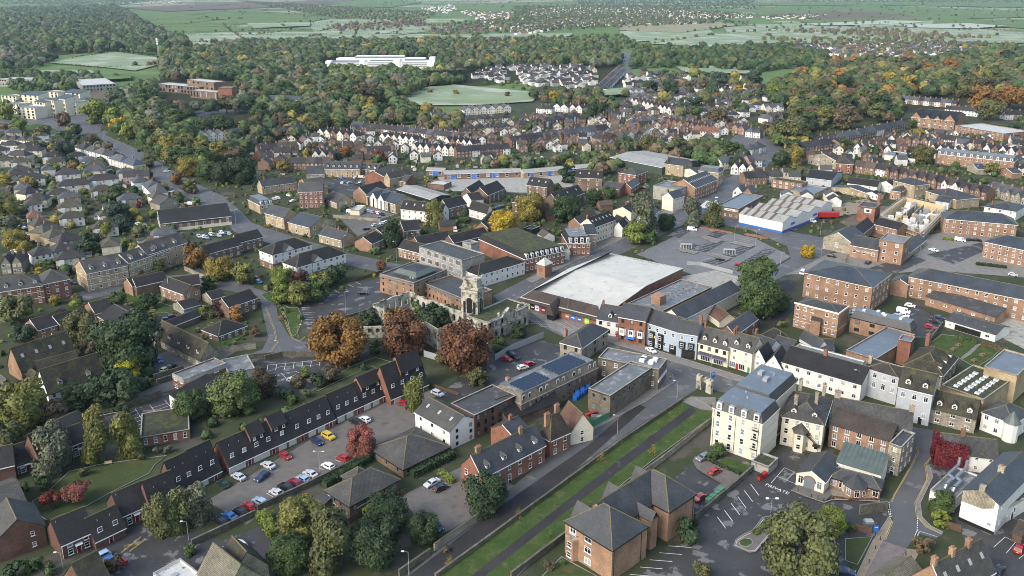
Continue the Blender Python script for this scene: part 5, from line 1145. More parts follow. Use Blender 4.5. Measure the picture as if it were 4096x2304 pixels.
b('33',(1632,580),(1880,682),(2130,440),'y802','f',0,'render_white','felt_grey','white kitchen extension with silver ventilation ducts on its flat roof','kitchen_extension','building')
_R,_L,_D,_e,_r=R_last[0]
for _y in(.62,.3):
 _m=MB();_m.tube([(_L*.2,_D*_y,_e),(_L*.25,_D*_y,_e+.9),(_L*.5,_D*_y,_e+1.1),(_L*.55,_D*(_y+.25),_e+1.1),(_L*.95,_D*(_y+.25),_e+1.2),(_L*.97,_D*(_y+.25),_e+3.2)],.42,8,'metal');part('duct',_m,_R)
b('33',(1760,190),(2320,265),(2560,130),5.0,'y',3.0,'render_white','tile_grey','white rear pub wing half covered in red creeper','creeper_house','pub',wa='2x4',wh=(.9,.9),ch=((.5,.6,1.8,(1.0,1.0),2),),fascia=None)
_R,_L,_D,_e,_r=R_last[0]
b('33',(1440,1440),(1800,1660),(2285,1385),4.8,'x','y1328','brick_orange','tile_grey','gabled house with bright brick end and four skylights at the bottom right','gabled_house','house',skb=4,ch=((.02,.5,1.6,(1.0,1.0),2),(.38,.5,1.6,(1.0,1.0),2),(.72,.5,1.6,(1.0,1.0),2)),cm='brick_orange',fascia='white_paint')
_R,_L,_D,_e,_r=R_last[0]
b('33',6,(1300,1600),(1560,1400),3.6,'x',2.0,'brick_orange','stone_tile','low side wing',par=_R)
b('33',9,(2420,760),(2700,600),4.2,'f',0,'render_white','felt','low white pub annexe with black door','pub_annexe','building',wb='1x2',db=((.2,1.0,2.1,'black_paint'),))
b('33',(2480,1010),(2560,1040),(2680,900),2.6,'y',1.4,'timber_fence','tile_brown','dark timber smoking shelter in the pub yard','shelter','shelter',fascia=None)
b('22',(505,530),(700,600),(965,415),6.0,'h',2.8,'stone','slate','stone and brick corner house with dark hipped roof and tall chimney','stone_house','house',wa='2x2',wb='2x3',st='dtp',ch=((.15,.95,1.8,(1.4,.9),3),),cm='brick_orange')
b('22',(-192,1052),(95,1168),(862,802),6.0,'m',2.6,'brick_brown','concrete_tile','brown brick office with weathered mansard and solar panels on its flat roof','solar_office','office',wb='2x14',wh=(.9,1.3),st='gp',flat='felt_grey',fascia='concrete',ch=((.12,.9,1.4,(1.0,1.0),2),),cm='brick_orange')
_R,_L,_D,_e,_r=R_last[0]
for _i in range(14):
 if _i%3!=2:put_window(_R,_L*(_i+.5)/14,.35,_e+1.2,0,1.2,1.9,'wa',False)
for _row in range(6):
 for _k in range(8):
  for _x0 in(.06,.50):
   if _x0<.1 and(_row>4 or _k>6):continue
   _pn=bpy.data.meshes.get('solar_panel')
   if not _pn:
    _m=MB();_m.slab([(-.8,-.55,0),(.8,-.55,0),(.8,.55,.45),(-.8,.55,.45)],.06,'solar','metal');_m.box(-.78,.78,.45,.55,-.3,.38,'galv');_pn=_m.mesh('solar_panel')
   link('solar_panel',_pn,_R,(_L*_x0+1.0+_k*1.66,1.9+_row*(_D-3.6)/6,_e+_r+.25))
_PS=b('22',(775,1005),(990,1085),(1412,800),'y1310','f',0,'concrete_tile','felt_grey','brown brick police station with long flat roofed wing and white corner band','police_station','office',wb='2x8',wa='2x2',wh=(1.1,1.3),st='gp',skipb=[(0,i)for i in range(8)])
b('22',(868,700),(1478,822),(1626,726),7.2,'f',0,'concrete_tile','felt_grey','front wing',par=_PS,wa='2x5')
_R,_L,_D,_e,_r=R_last[0]
for _x,_y in((.4,.3),(.55,.3),(.35,.15),(.6,.12)):
 _m=MB();_m.box(_L*_x,_L*_x+2.2,_D*_y,_D*_y+1.6,_e-.4,_e+.5,'white_paint');part('roof_unit',_m,_R)
_m=MB();_m.box(-.15,_L+.15,-.15,.1,2.6,3.6,'white_paint',bot=True);_m.box(_L,_L+.15,0,_D,2.6,3.6,'white_paint',bot=True);part('white_band',_m,_R)
_SM=b('22',(150,60),(892,300),(1720,-200),4.6,'f',0,'brick_red','metal_roof','supermarket with wide pale metal roof and brown tiled skirt','supermarket','supermarket',blocks=[(0,1,0,1,1,'y',2.2)],ov=.1,ridge=False,fascia=None)
_R,_L,_D,_e,_r=R_last[0]
for _i in range(1,12):pass
_m=MB()
_m.slab([(-1.0,_D+1,3.6),(-1.0,-1.0,3.6),(4.0,3.5,7.4),(4.0,_D-3.5,7.4)],.2,'tile_brown');_m.quad([(4.0,3.5,7.4),(4.0,3.5,5.2),(4.0,_D-3.5,5.2),(4.0,_D-3.5,7.4)][::-1],'tile_brown')
_m.slab([(_L,_D+1,3.6),(-1,_D+1,3.6),(4.0,_D-3.5,7.4),(_L-4,_D-3.5,7.4)],.2,'tile_brown');part('tiled_skirt',_m,_R)
_m=MB()
for _i in range(26):
 _y=_D*(_i+.5)/26
 for _x0,_x1,_z0,_z1 in((4.2,_L/2,_e+_r*8/_L,_e+_r),(_L/2,_L,_e+_r,_e)):_m.slab([(_x0,_y-.14,_z0+.12),(_x1,_y-.14,_z1+.12),(_x1,_y+.14,_z1+.12),(_x0,_y+.14,_z0+.12)],.1,'asbestos')
_o=part('roof_rib',_m,_R)
for _i in range(16):
 _m=MB();_x=_L*rnd.uniform(.15,.9);_y=_D*rnd.uniform(.15,.85);_w=rnd.uniform(4,12)
 for _q in range(5):_zz=_e+_r*(1-abs(_x/_L-.5)*2)+.2;_m.slab([(_x,_y+_q*1.1,_e+_r*(1-abs(_x/_L-.5)*2)+.16),(min(_L-.5,_x+_w),_y+_q*1.1,_e+_r*(1-abs(min(_L-.5,_x+_w)/_L-.5)*2)+.16),(min(_L-.5,_x+_w),_y+_q*1.1+.7,_e+_r*(1-abs(min(_L-.5,_x+_w)/_L-.5)*2)+.16),(_x,_y+_q*1.1+.7,_e+_r*(1-abs(_x/_L-.5)*2)+.16)],.03,'asbestos')
 part('worn_roof_strip',_m,_R)
for _i,(_f,_mt)in enumerate(((.96,'white_paint'),(.90,'lime_paint'),(.84,'glass'),(.78,'white_paint'),(.70,'red_paint'),(.62,'yellow_paint'),(.40,'pot'),(.33,'blue_paint'),(.25,'blue_paint'),(.16,'lime_paint'))):
 _m=MB();_m.box(-.08,-.01,_D*_f-1.0,_D*_f+1.0,.7,3.2,_mt);_m.box(-.09,-.075,_D*_f-.7,_D*_f+.6,1.5,1.9,'white_paint' if _mt!='white_paint' else 'blue_paint');part('poster',_m,_R)
_m=MB();_m.box(-4.0,0,_D*.5,_D*.58,0,2.6,'glass',top=False);part('porch',_m,_R);_m=MB();_y0,_y1=_D*.48,_D*.62;_ym=(_y0+_y1)/2
_m.slab([(-5,_y0,2.7),(2.5,_y0,2.7),(2.5,_ym,7.6),(-4,_ym,6.4)],.2,'tile_brown');_m.slab([(2.5,_y1,2.7),(-5,_y1,2.7),(-4,_ym,6.4),(2.5,_ym,7.6)],.2,'tile_brown');_m.slab([(-5,_y1,2.7),(-5,_y0,2.7),(-4,_ym,6.4)],.2,'tile_brown');part('porch_roof',_m,_R)
for _x,_y in((.6,.35),(.62,.45),(.7,.2),(.45,.3),(.8,.6)):
 _m=MB();_m.box(_L*_x,_L*_x+1.3,_D*_y,_D*_y+1.0,_e,_e+_r+.8,'white_paint');part('roof_vent',_m,_R)
b('21',(255,1200),(330,1222),(404,1192),'y1352','h','y1142','brick_orange','metal_roof','square brick clock-less tower with pyramid metal cap at the supermarket','brick_tower','tower',ov=.3,ridge=False,fascia=None)
_R,_L,_D,_e,_r=R_last[0];_m=MB();_m.box(-.06,0,_D*.25,_D*.75,_e*.45,_e*.75,'brick_red');_m.box(_L*.25,_L*.75,-.06,0,_e*.45,_e*.75,'brick_red');part('brick_panel',_m,_R)
b('11',(1285,1292),(1588,1398),(1920,1262),8.2,'f',0,'brick_orange','felt','three storey orange brick council office with lead pyramid roof','council_office','office',wa='3x5',wb='3x4',wh=(.9,1.4),st='d',par=None)
_R,_L,_D,_e,_r=R_last[0]
_m=MB();_m.slab([(-.3,_D+.3,_e-1.1),(-.3,-.3,_e-1.1),(.5,.5,_e+.1),(.5,_D-.5,_e+.1)],.1,'leadroof');_m.slab([(-.3,-.3,_e-1.1),(_L+.3,-.3,_e-1.1),(_L-.5,.5,_e+.1),(.5,.5,_e+.1)],.1,'leadroof');part('lead_edge',_m,_R)
_m=MB();_cx,_cy,_w=_L*.5,_D*.45,min(_L,_D)*.3
_m.box(_cx-_w,_cx+_w,_cy-_w,_cy+_w,_e-.4,_e+.6,'leadroof')
_q=[(_cx-_w*1.15,_cy-_w*1.15,_e+.6),(_cx+_w*1.15,_cy-_w*1.15,_e+.6),(_cx+_w*1.15,_cy+_w*1.15,_e+.6),(_cx-_w*1.15,_cy+_w*1.15,_e+.6)];_p=[(_cx-_w*.8,_cy-_w*.8,_e+2.2),(_cx+_w*.8,_cy-_w*.8,_e+2.2),(_cx+_w*.8,_cy+_w*.8,_e+2.2),(_cx-_w*.8,_cy+_w*.8,_e+2.2)]
for _i in range(4):_j=(_i+1)%4;_m.quad([_q[_i],_q[_j],_p[_j],_p[_i]],'leadroof');_m.quad([_p[_i],_p[_j],(_cx,_cy,_e+3.6)],'slate')
part('pyramid_roof',_m,_R)
for _i in range(8):
 _m=MB();_m.box(_L*.2+(_i%4)*1.3,_L*.2+(_i%4)*1.3+.9,_D*.2+(_i//4)*1.4,_D*.2+(_i//4)*1.4+.9,_e-.4,_e+.6,'galv');part('roof_unit',_m,_R)
b('11',(1690,1400),(2085,1560),(2460,1500),6.0,'f',0,'brick_orange','felt','long two storey council office wing behind the ruined hall','council_office_wing','office',wa='2x10',wh=(.9,1.3),st='d')
_R,_L,_D,_e,_r=R_last[0];_m=MB();_m.slab([(-.3,_D+.3,_e-1.0),(-.3,-.3,_e-1.0),(.4,.4,_e+.1),(.4,_D-.4,_e+.1)],.1,'leadroof');part('lead_edge',_m,_R)
b('02',(1775,845),(1850,920),(2275,755),'y1075','f',0,'brick_red','felt_grey','flat roofed brick workshop with pale fascia by the lane','workshop','building',wa='2x2',wb='2x2',wh=(1.5,1.3))
_R,_L,_D,_e,_r=R_last[0];_m=MB();_m.box(-.06,_L,-.06,0,_e-1.6,_e+.02,'concrete',bot=True);_m.box(-.06,0,0,_D,_e-1.6,_e+.02,'concrete',bot=True);part('fascia_panel',_m,_R)
b('02',(2230,720),(2300,860),(2530,745),3.8,'f',0,'concrete','felt_grey','wide low flat roof joined to the brick workshop','workshop_store','building')
b('02',(1770,1095),(1850,1170),(2230,960),3.2,'n',2.2,'render_white','tile_black','white walled shed with dark roof behind the round tree in the car park','shed','shed',fascia=None)
b('02',(1550,478),(2020,720),(2185,640),3.4,'y',5.0,'stone','tile_moss','long pale stone coach house with mossy mansard roof and five dormers','coach_house','house',wa='1x6',wh=(1.2,1.6),dma=5,st='wmp',fascia=None)
b('02',(1395,380),(1560,490),(1640,420),4.6,'y',2.6,'stone','tile_grey','lower grey roofed end of the pale stone coach house','coach_house_wing','house',fascia=None)
b('02',9,(480,1060),(1048,880),2.9,'x','y820','render_white','tile_moss','low white walled bungalow with mossy brown roof and two small gables','bungalow','house',wb='1x5',dmb=2,fascia=None)
b('02',7,(390,850),(800,740),2.7,'x','y735','brick_brown','tile_moss','open fronted mossy carport range with cars inside','carport','carport',fascia=None)
_R,_L,_D,_e,_r=R_last[0];_m=MB();_m.quad([(_L*.3,-.03,.05),(_L*.97,-.03,.05),(_L*.97,-.03,2.3),(_L*.3,-.03,2.3)],'black_paint');part('opening',_m,_R)  # black quad over the closed front, painting in the carport's inner shade
b('02',10,(210,830),(760,650),4.2,'x','y600','brick_orange','tile_moss','mossy tiled house with four skylights and orange brick gable','mossy_house','house',skb=4,fascia=None)
b('02',(250,860),(340,920),(420,870),2.6,'h',1.6,'brick_brown','tile_moss','tiny mossy hipped outhouse beside the carport','outhouse','shed',fascia=None)
b('02',(-150,900),(0,1030),(130,960),5.0,'y',3.0,'brick_dark','tile_grey','grey roofed house cut by the left edge behind the big yellowing tree','edge_house','house')
# middle distance buildings (one line each)
WC=dict(r='brick_red',o='brick_orange',d='brick_dark',n='brick_brown',u='brick_buff',s='stone',w='render_white',c='render_cream',g='render_grey',p='render_pink',b='render_blue',k='dark_cladding',e='green_cladding',t='concrete')
RC=dict(k='tile_black',g='tile_grey',b='tile_brown',m='tile_moss',r='tile_red',s='slate',l='slate_blue',f='felt',F='felt_grey',B='felt_blue',M='metal_roof',a='asbestos',o='felt_moss',W='felt_white',t='stone_tile')
def mid(T):
 for ln in T.strip().split('\n'):
  q=[x.strip()for x in ln.split('|')];P=lambda s:tuple(float(v)for v in s.split(','))if ',' in s else float(s)
  t,A,B_,C,e,kind,rise,wr,wb,wa,opt,nm,lab=q;o={}
  for kv in opt.split():
   k,v=kv.split('=');v=int(v)if v.isdigit()else v
   if k=='ch':v=tuple((float(a.split(':')[0]),float(a.split(':')[1]),1.5)for a in v.split(';'))
   if k=='wh':v=tuple(float(a)for a in v.split(','))
   o[k]=v
  n2,c2=(nm.split('/')+[None])[:2]
  b(t,P(A),P(B_),P(C),e if e[0]=='y' else float(e),kind,rise if rise[0]=='y' else float(rise),WC[wr[0]],RC[wr[1]],lab,n2,c2,wb=wb or None,wa=wa or None,**o)
mid('''
31|560,932|835,988|17|y1112|x|3.8|ss||1x1|wh=1.6,2.4|sports_hall/building|stone gabled sports hall front with three arched windows
31|830,1012|1112,1064|11|y1188|y|3.6|os||1x3|wh=1.5,1.6|fitness_club/building|brick gym wing with dark slate roof and white wall lettering
31|1125,958|1365,1002|1437,936|y1222|f|0|oF|1x1|3x2|wh=1.4,1.6|gym_tower/building|square brick and white banded entrance block of the gym
31|840,852|930,915|1062,808|5|x|3.4|ok||||gym_hall/building|steep dark roofed brick hall in front of the brick water tower
31|1062,800|1300,858|1342,812|5|y|2.6|ok||1x4|wh=1,1|gym_annexe/building|long dark roofed brick range beside the building site
31|7|1418,1092|1585,962|3|x|2.2|ss||||stone_barn/building|low stone range with grey slate roof below the square
31|1772,748|2510,812|13|8|h|3.6|ol||3x10||apartment_block/apartments|three storey brick apartments with archway beside the building site
31|2175,978|2660,1082|14|8.2|h|3.4|ol||3x7||apartment_block/apartments|three storey brick apartments with cream bow end at the right edge
31|370,1290|1052,1440|1262,1305|y1700|h|2.8|ol|3x5|3x7|fascia=render_cream|council_flats/apartments|wide brick office block with blue slate hipped roof above the car court
31|1240,1378|1412,1412|8|6|x|1.6|ol||||archway_link/building|small gabled brick archway joining two slate roofed blocks
31|1418,1330|2760,1600|12|9|h|3.2|ol||3x14|fascia=render_cream|apartment_block/apartments|long curving brick block with blue slate roof at the right edge
32|1590,78|2290,288|8|4|l|1.6|of||1x5|wh=1.2,.9|rear_range/building|dark lean-to roofed brick range with air conditioning units
31|-290,700|150,790|650,595|6|f|0|wa|||blocks=saw|motor_factors/warehouse|white and blue warehouse with saw tooth roofs
31|-230,735|140,812|7|4.6|h|1.8|ws||2x3||motor_office/office|white two storey office with slate hip in front of the saw tooth warehouse
21|2080,612|2288,652|2530,520|y760|f|0|nB|1x3|2x4|wh=1.2,1|tyre_shop/shop|brick shop with grey flat roof and long blue sign
31|640,430|1010,500|9|3|x|1.8|us||1x6|wh=.8,.8|low_range/building|long low buff range with grey slate roof behind the warehouse
31|230,448|470,500|600,440|3.4|f|0|uB|1x2|1x3||flat_store/building|buff flat roofed store left of the gravel parking
31|40,355|342,402|9|5.2|f|0|oo||2x5|wh=1.6,1.2|flat_block/apartments|red brick flats with mossy flat roof and white windows
31|690,160|858,205|860,150|y300|h|3.2|rb||2x2|wh=1.3,2|brick_villa/house|square red brick villa with hipped brown roof and white dressings
31|1265,365|1480,418|1592,392|y560|h|2.6|us|2x3|2x3||stone_villa/house|square stone house with slate roof beside the building site
31|1260,450|1340,480|1410,440|5.6|h|1.4|os||2x2||brick_annexe/house|red brick annexe in front of the square stone house
31|1100,395|1262,425|8|4.6|x|2.6|wk||2x2||white_house/house|white house with dark roof left of the square stone house
31|960,490|1115,520|6|3|x|1.6|wk||1x4||white_bungalow/house|low white range beside the brick water tower
31|800,390|1100,430|9|4.8|y|3|wk||2x2||white_house/house|white rendered house behind the bare tree
31|440,300|640,365|750,285|4.6|y|2.6|gk||2x2||grey_house/house|grey rendered house with dark roof behind the flat store
31|1590,470|1900,560|2035,510|5.6|h|2.8|us|2x2|2x3|ch=.2:.5|stone_villa/house|wide stone villa with dark hips right of the building site
31|1715,550|1820,590|1880,540|4.4|y|1.8|ws||2x1||white_wing/house|white gabled wing in front of the wide stone villa
31|2210,610|2500,680|2600,620|5.4|h|2.4|ws|2x3|2x3|ch=.1:.8|white_villa/house|white villa with slate roof at the right edge
31|1692,98|2480,182|14|7.6|m|2.4|os||2x14|dma=12 flat=felt_grey|mansard_flats/apartments|long brick mansard flats with a row of white dormers
31|410,110|690,170|10|6.4|x|3.2|sb||2x4|wh=1.3,1.8 ch=.5:.4|stone_villas/house|pair of stone gabled houses with green shopfront
31|2330,250|2460,290|7|4|x|2|os||1x1||lodge/house|small brick house with slate roof beside the mansard flats
31|2010,210|2110,250|6|4|x|2.2|sl|||ska=2|garage_house/house|slate roofed house with skylights behind the gabled terrace
31|1150,100|1480,150|18|4|f|0|wB||||flat_hall/building|low blue grey flat roof behind the dark conifers
21|1480,532|1622,548|1735,518|y680|x|3.0|cs|3x4||wh=.9,1.1 ch=.2:.7|white_townhouse/house|white three storey house with blank gable beside the main road
21|1465,402|1680,458|1815,402|y592|f|0|tF|3x4||wh=1.5,1.2|concrete_office/office|pale concrete block with flat roof behind the white three storey house
21|1690,368|1845,440|2070,352|y572|x|4.2|os|3x9||wh=.8,1 skb=13|brick_warehouse/office|long brick building with thirteen bright skylights
21|1878,268|2080,292|2145,268|y430|m|2.4|us|2x3|2x4|flat=felt_blue|mansard_office/office|grey mansard office beyond the brick skylight building
21|1535,192|1722,218|1815,182|y332|y|3.2|us|3x2|2x2|ch=.2:.9;.5:.5|stone_townhouse/house|tall patched stone house with big brick chimney
21|1700,250|1870,300|10|4.6|x|2|cs||1x3||cream_house/house|cream house with dark roof in front of the grey mansard office
21|990,132|1512,236|1640,122|5.4|y|1.6|ea||||warehouse/warehouse|big green clad warehouse with wide fibre cement roof
21|1058,290|1250,312|1362,272|y422|h|2.6|rg|3x3|3x4||brick_flats/apartments|red brick flats with grey hipped roof near the warehouse
21|915,432|1082,458|1182,402|4.8|y|2.2|rg||1x2||brick_garages/garage|brick garage building with grey roof below the red brick flats
21|1130,410|1200,440|1282,385|4.6|x|2.4|rs|1x3||wh=2,2|coach_house/garage|brick coach house with white garage doors
21|636,332|905,345|970,318|y482|y|4|nk|2x2|3x3|ska=3|brick_flats/apartments|brown brick flats with black bays left of the red brick flats
21|150,408|355,432|435,402|y542|y|4|nk|2x1|3x3|ska=3|brick_flats/apartments|brown brick flats with black bays beside the small workshops
21|330,556|458,580|722,488|y702|x|4.2|nk|2x4||skb=3|brick_flats/apartments|large brown brick flats with blank gable behind the round oak
21|0,576|250,606|350,570|7|y|3.8|nk||2x3|ska=4|brick_flats/apartments|dark roofed flats behind the yellow oak
21|680,802|830,832|1042,755|y1002|x|3.8|ck|3x8||skb=6 ch=.0:.5|white_terrace/house|large white three storey building with six skylights
21|610,762|680,800|860,712|5.6|x|2.6|ob||||rear_house/house|brown roofed brick house behind the large white building
21|1036,822|1112,840|1180,775|5.4|x|2.6|wk|2x2|||shop_house/shop|small white shop right of the large white building
21|1100,800|1180,790|9|5.2|x|2.4|bk||2x2||shop_house/shop|pale blue shop front beside the willow
21|1060,640|1200,690|1330,620|5|x|2.6|ck|||ch=.3:.5;.7:.5|cream_pub/pub|cream and stone pub wing with two chimneys
21|1290,690|1400,725|1482,668|5.6|x|2.8|ws|2x2|||white_pub/pub|white gabled pub with black door surround
21|1165,575|1310,610|1462,590|5|h|2.4|wk||||pub_building/pub|dark hipped roof behind the white gabled pub
21|680,830|745,905|828,872|y1042|x|3|us|3x2|||stone_house/house|narrow brown stone house left of the large white building
21|500,905|560,1002|742,925|y1132|m|3|rk|2x5||dmb=4 flat=felt_grey|mansard_shop/shop|brick and slate mansard office with paired white windows
21|440,1000|470,1060|555,1010|5.4|f|0|co|2x1|||archway/building|white archway link between two brick mansards
11|2240,955|2706,1162|3021,1042|y1302|m|2.6|rk|2x9||dmb=8 flat=felt_moss wh=1.2,1.4|mansard_shop/shop|long brick mansard shops with mossy roof dotted with rooflights
21|150,832|200,860|276,832|y920|f|0|kf||||plant_tower/building|black roof tower behind the mansard shops
11|1640,1032|2075,1172|2320,1108|y1420|f|0|tf|1x1|3x6|wh=3,2.2 st=wm|glass_office/office|white framed three storey office with bands of glazing
11|2078,985|2165,1010|2240,985|12|f|0|tF||||lift_house/building|concrete lift house on the white framed office
11|2030,1270|2238,1320|2706,1182|6|h|2.6|wk|2x9|2x2||corner_shops/shop|white corner shops with dark hipped roof
11|45,1062|165,1115|560,1012|7.6|h|3.6|wk|3x6|3x2|st=wxp|white_flats/apartments|white topped brick flats, farther of the two hipped blocks
11|280,1186|410,1240|902,1100|7.6|h|3.8|wk|3x8|3x2|st=wxp|white_flats/apartments|white topped brick flats with hipped roof, nearer of the two blocks
11|630,905|862,965|976,915|y1050|y|3|us||2x4|ch=.5:.4;.5:.02|stone_cottages/house|old stone cottages with two chimneys by the road
11|352,775|540,838|802,765|y942|y|3.6|ul|2x3|2x4||stone_offices/house|buff stone house with blue slate roof and front gable
11|90,690|280,742|372,690|y862|y|3.6|us||2x4||victorian_villa/house|gothic stone villa with two storey bays
11|1045,952|1165,1002|1292,942|y1092|x|2.8|ok|2x3|||brick_house/house|brick gable house right of the bend in the road
11|1150,880|1290,915|1450,850|5|x|2.8|nk|||dmb=3|brick_row/house|brown brick row with three dormers behind the brick gable house
11|1420,790|1490,872|1636,838|5|x|3|nk|2x3|||brick_house/house|brick house with white door hoods beside the lane
11|1432,1036|1650,1092|8|5|y|3|ok||2x5||brick_house/house|brick house with black bays left of the white framed office
11|9|1640,1010|1960,950|3|x|2.8|nk||||brick_range/house|long dark roof above the white framed office
11|8|1990,990|2340,905|3|x|2.8|nk||||brick_range/house|long dark garage roof below the yellow oak
11|1455,648|1870,692|1946,655|y802|y|4|wk|2x1|2x7|ska=5|white_brown_flats/apartments|half white half brick flats with skylights above the paved court
11|1840,606|1936,642|2120,598|y750|x|3.8|nk|2x3|||brown_flats/apartments|brown brick flats with steep dark roof
11|2080,520|2170,570|2260,540|5|x|3|wk||||white_flats_wing/apartments|dark roof with white gable edge between the brown flats
11|2225,472|2330,512|2502,442|y602|x|4|nk|3x4|||brown_flats/apartments|tall brown flats with black window bays by the lane
11|2100,470|2170,500|2300,420|6|x|3.4|nk||||brown_flats/apartments|rear brown flats behind the tall black bayed flats
11|2145,642|2322,692|2426,690|y782|y|4|wk||2x3||white_gabled_flats/apartments|white gabled flats beside the round green tree
11|2225,812|2330,840|2440,720|4|x|2.8|ok||||brick_garage/garage|low brick gable garage left of the yellow oak
11|405,446|425,476|672,470|y650|x|4.2|rs|4x5|||brick_flats/apartments|tall four storey red brick flats with slate roof
11|685,545|815,592|1000,560|y655|y|3.4|ug|2x3|2x4||stone_row/house|low buff stone row right of the tall red brick flats
11|1105,515|1402,602|1592,550|y702|y|3.6|ul|2x2|3x5||modern_office/office|modern office with white gables and blue slate roof
11|1035,462|1105,502|1322,440|6|x|3.6|ok||||brick_gable_house/house|steep roofed brick gable house behind the modern office
11|1415,452|1760,556|1918,502|4|y|1.4|ka||||clad_shed/warehouse|black clad shed with pale ribbed roof
11|990,632|1040,668|1105,618|3|f|0|cW||||gate_house/building|small flat roofed white box by the paved court
11|690,246|1042,250|11|y338|y|3.8|us||3x7|dma=6|crescent_flats/apartments|crescent apartments with paired dormers, middle part
11|520,248|690,300|700,230|y340|y|3.4|tg||2x2||crescent_flats/apartments|pale grey gabled end of the crescent apartments
11|1042,246|1218,264|10|y338|y|3.4|rg||3x4|dma=3|crescent_flats/apartments|red brick part of the crescent with three dormers
11|1218,262|1290,330|1450,260|6|x|3.2|rg||||crescent_flats/apartments|stepped grey roofed house at the right end of the crescent
11|1285,332|1345,345|1570,300|6|x|3.2|ug|||ch=.3:.5;.7:.5|stone_row/house|stone gabled house below the crescent
11|1345,350|1510,378|1666,360|y430|y|3|rg||2x4||brick_row/house|red brick row with white gable edge right of the crescent car park
11|9|60,428|405,382|5.4|x|3.2|us|2x7||ch=.15:.5;.6:.5|stone_row/house|grey stone and brick row with two chimneys left of the tall flats
11|415,365|520,440|680,390|5|x|3|og||||brick_row/house|grey roofed brick row behind the tall flats
11|-80,560|40,620|170,600|5|m|2.4|us|2x3||dmb=3|stone_row/house|stone house with slate mansard above the gothic villa
11|8|1712,262|1895,270|4|x|1.2|na|1x2||wh=2.4,2.4|workshop/workshop|short workshop with fibre cement roof and blue door
11|9|1895,300|2670,276|4|x|1.4|na|1x8||wh=2.2,2.4|workshop/workshop|long workshop range with fibre cement roof and blue doors
21|9|115,290|800,228|4|x|1.4|ua|1x6||wh=2.2,2.4|workshop/workshop|buff workshop range with ribbed roof behind the trees
11|1725,395|1890,412|1938,375|3.4|f|0|nW||||garage_workshop/workshop|small brick garage with pale blue white roof
01|728,1222|868,1302|1282,1216|y1492|x|3.8|ug|3x5|3x1|dmb=3|stone_apartments/apartments|buff stone apartments with half hipped roof, nearest block
01|10|1290,1195|1722,1045|9|x|3.4|ug|3x7||dmb=4|stone_apartments/apartments|buff stone apartments, long middle wing with dormers
01|11|1480,1110|1880,985|9.6|x|3.8|ug|3x5||dmb=2|stone_apartments/apartments|buff stone apartments, far block with plain gable
01|1435,690|1612,800|2325,722|y892|x|4|nk|3x9|3x4||care_home/building|large brick and slate hung block with car park beside the road
02|13|-160,60|430,-30|8|h|4|rg|3x6||dmb=4|brick_apartments/apartments|dark red brick apartments with pale stone bands at the left edge
02|12|425,-40|700,-95|8|h|3.6|rg|3x3|||brick_apartments/apartments|right hand wing of the dark red brick apartments
02|8|1330,-20|1640,-100|4.8|x|2.6|ok|2x5|||brick_terrace/house|stone terrace row with white porches above the garden lawn
02|1610,-30|1850,60|2040,20|5|y|2.8|ok|2x2|2x4||brick_terrace/house|yellow stone house right of the garden lawn
02|1740,150|1850,208|1990,150|2.8|x|1.8|sk||||stone_garage/garage|small stone garage beside the garden lawn
02|2030,60|2130,110|2255,70|2.8|x|1.8|sk||||stone_garage/garage|small stone garage with green doors
02|8|2300,190|2580,95|5|x|2.8|nk|2x4|||brick_house/house|dark roofed house above the lawn by the road
02|2085,395|2200,480|2482,375|y545|h|3|nk|2x4|2x1||brick_house/house|detached brick house with hipped roof and white windows
02|850,170|960,255|1095,175|5|x|2.8|ok|2x1|||yellow_house/house|yellow gabled terrace house, taller one of the row
02|7.5|600,365|900,260|4.6|x|2.6|ok|2x3|||yellow_house/house|long dark roofed terrace house left of the taller one
02|250,350|380,420|550,350|4.8|x|2.8|ok|2x2|||yellow_house/house|yellow gabled house at the left end of the small row
02|1020,270|1130,360|1470,262|4.8|y|3|ok|2x1|2x2||yellow_house/house|wide dark roofed house with sloping skylight above the round oak
02|500,470|560,520|630,470|2.6|x|1.6|ok||||outhouse/shed|little gabled outhouse below the yellow terrace
02|5|1680,400|2010,270|2.6|x|1.6|nk||||carport/garage|long dark carport roof behind the pale stone coach house
01|8|2070,1105|2425,1010|5.2|x|3|nk|2x5|||brick_flats/apartments|brick flats with oriel windows behind the yellow trees
01|8|2400,990|2640,930|5.2|x|3|nk|2x4|||brick_flats/apartments|brick flats continuing towards the white topped blocks
01|1310,1390|1370,1430|1680,1360|5|x|2.8|nk|||ska=0|brick_terrace/house|dark roofed terrace with rows of small vents
01|8|1700,1440|2010,1400|5|x|2.8|nk||||brick_terrace/house|dark roofed terrace beside the lane wall
''')
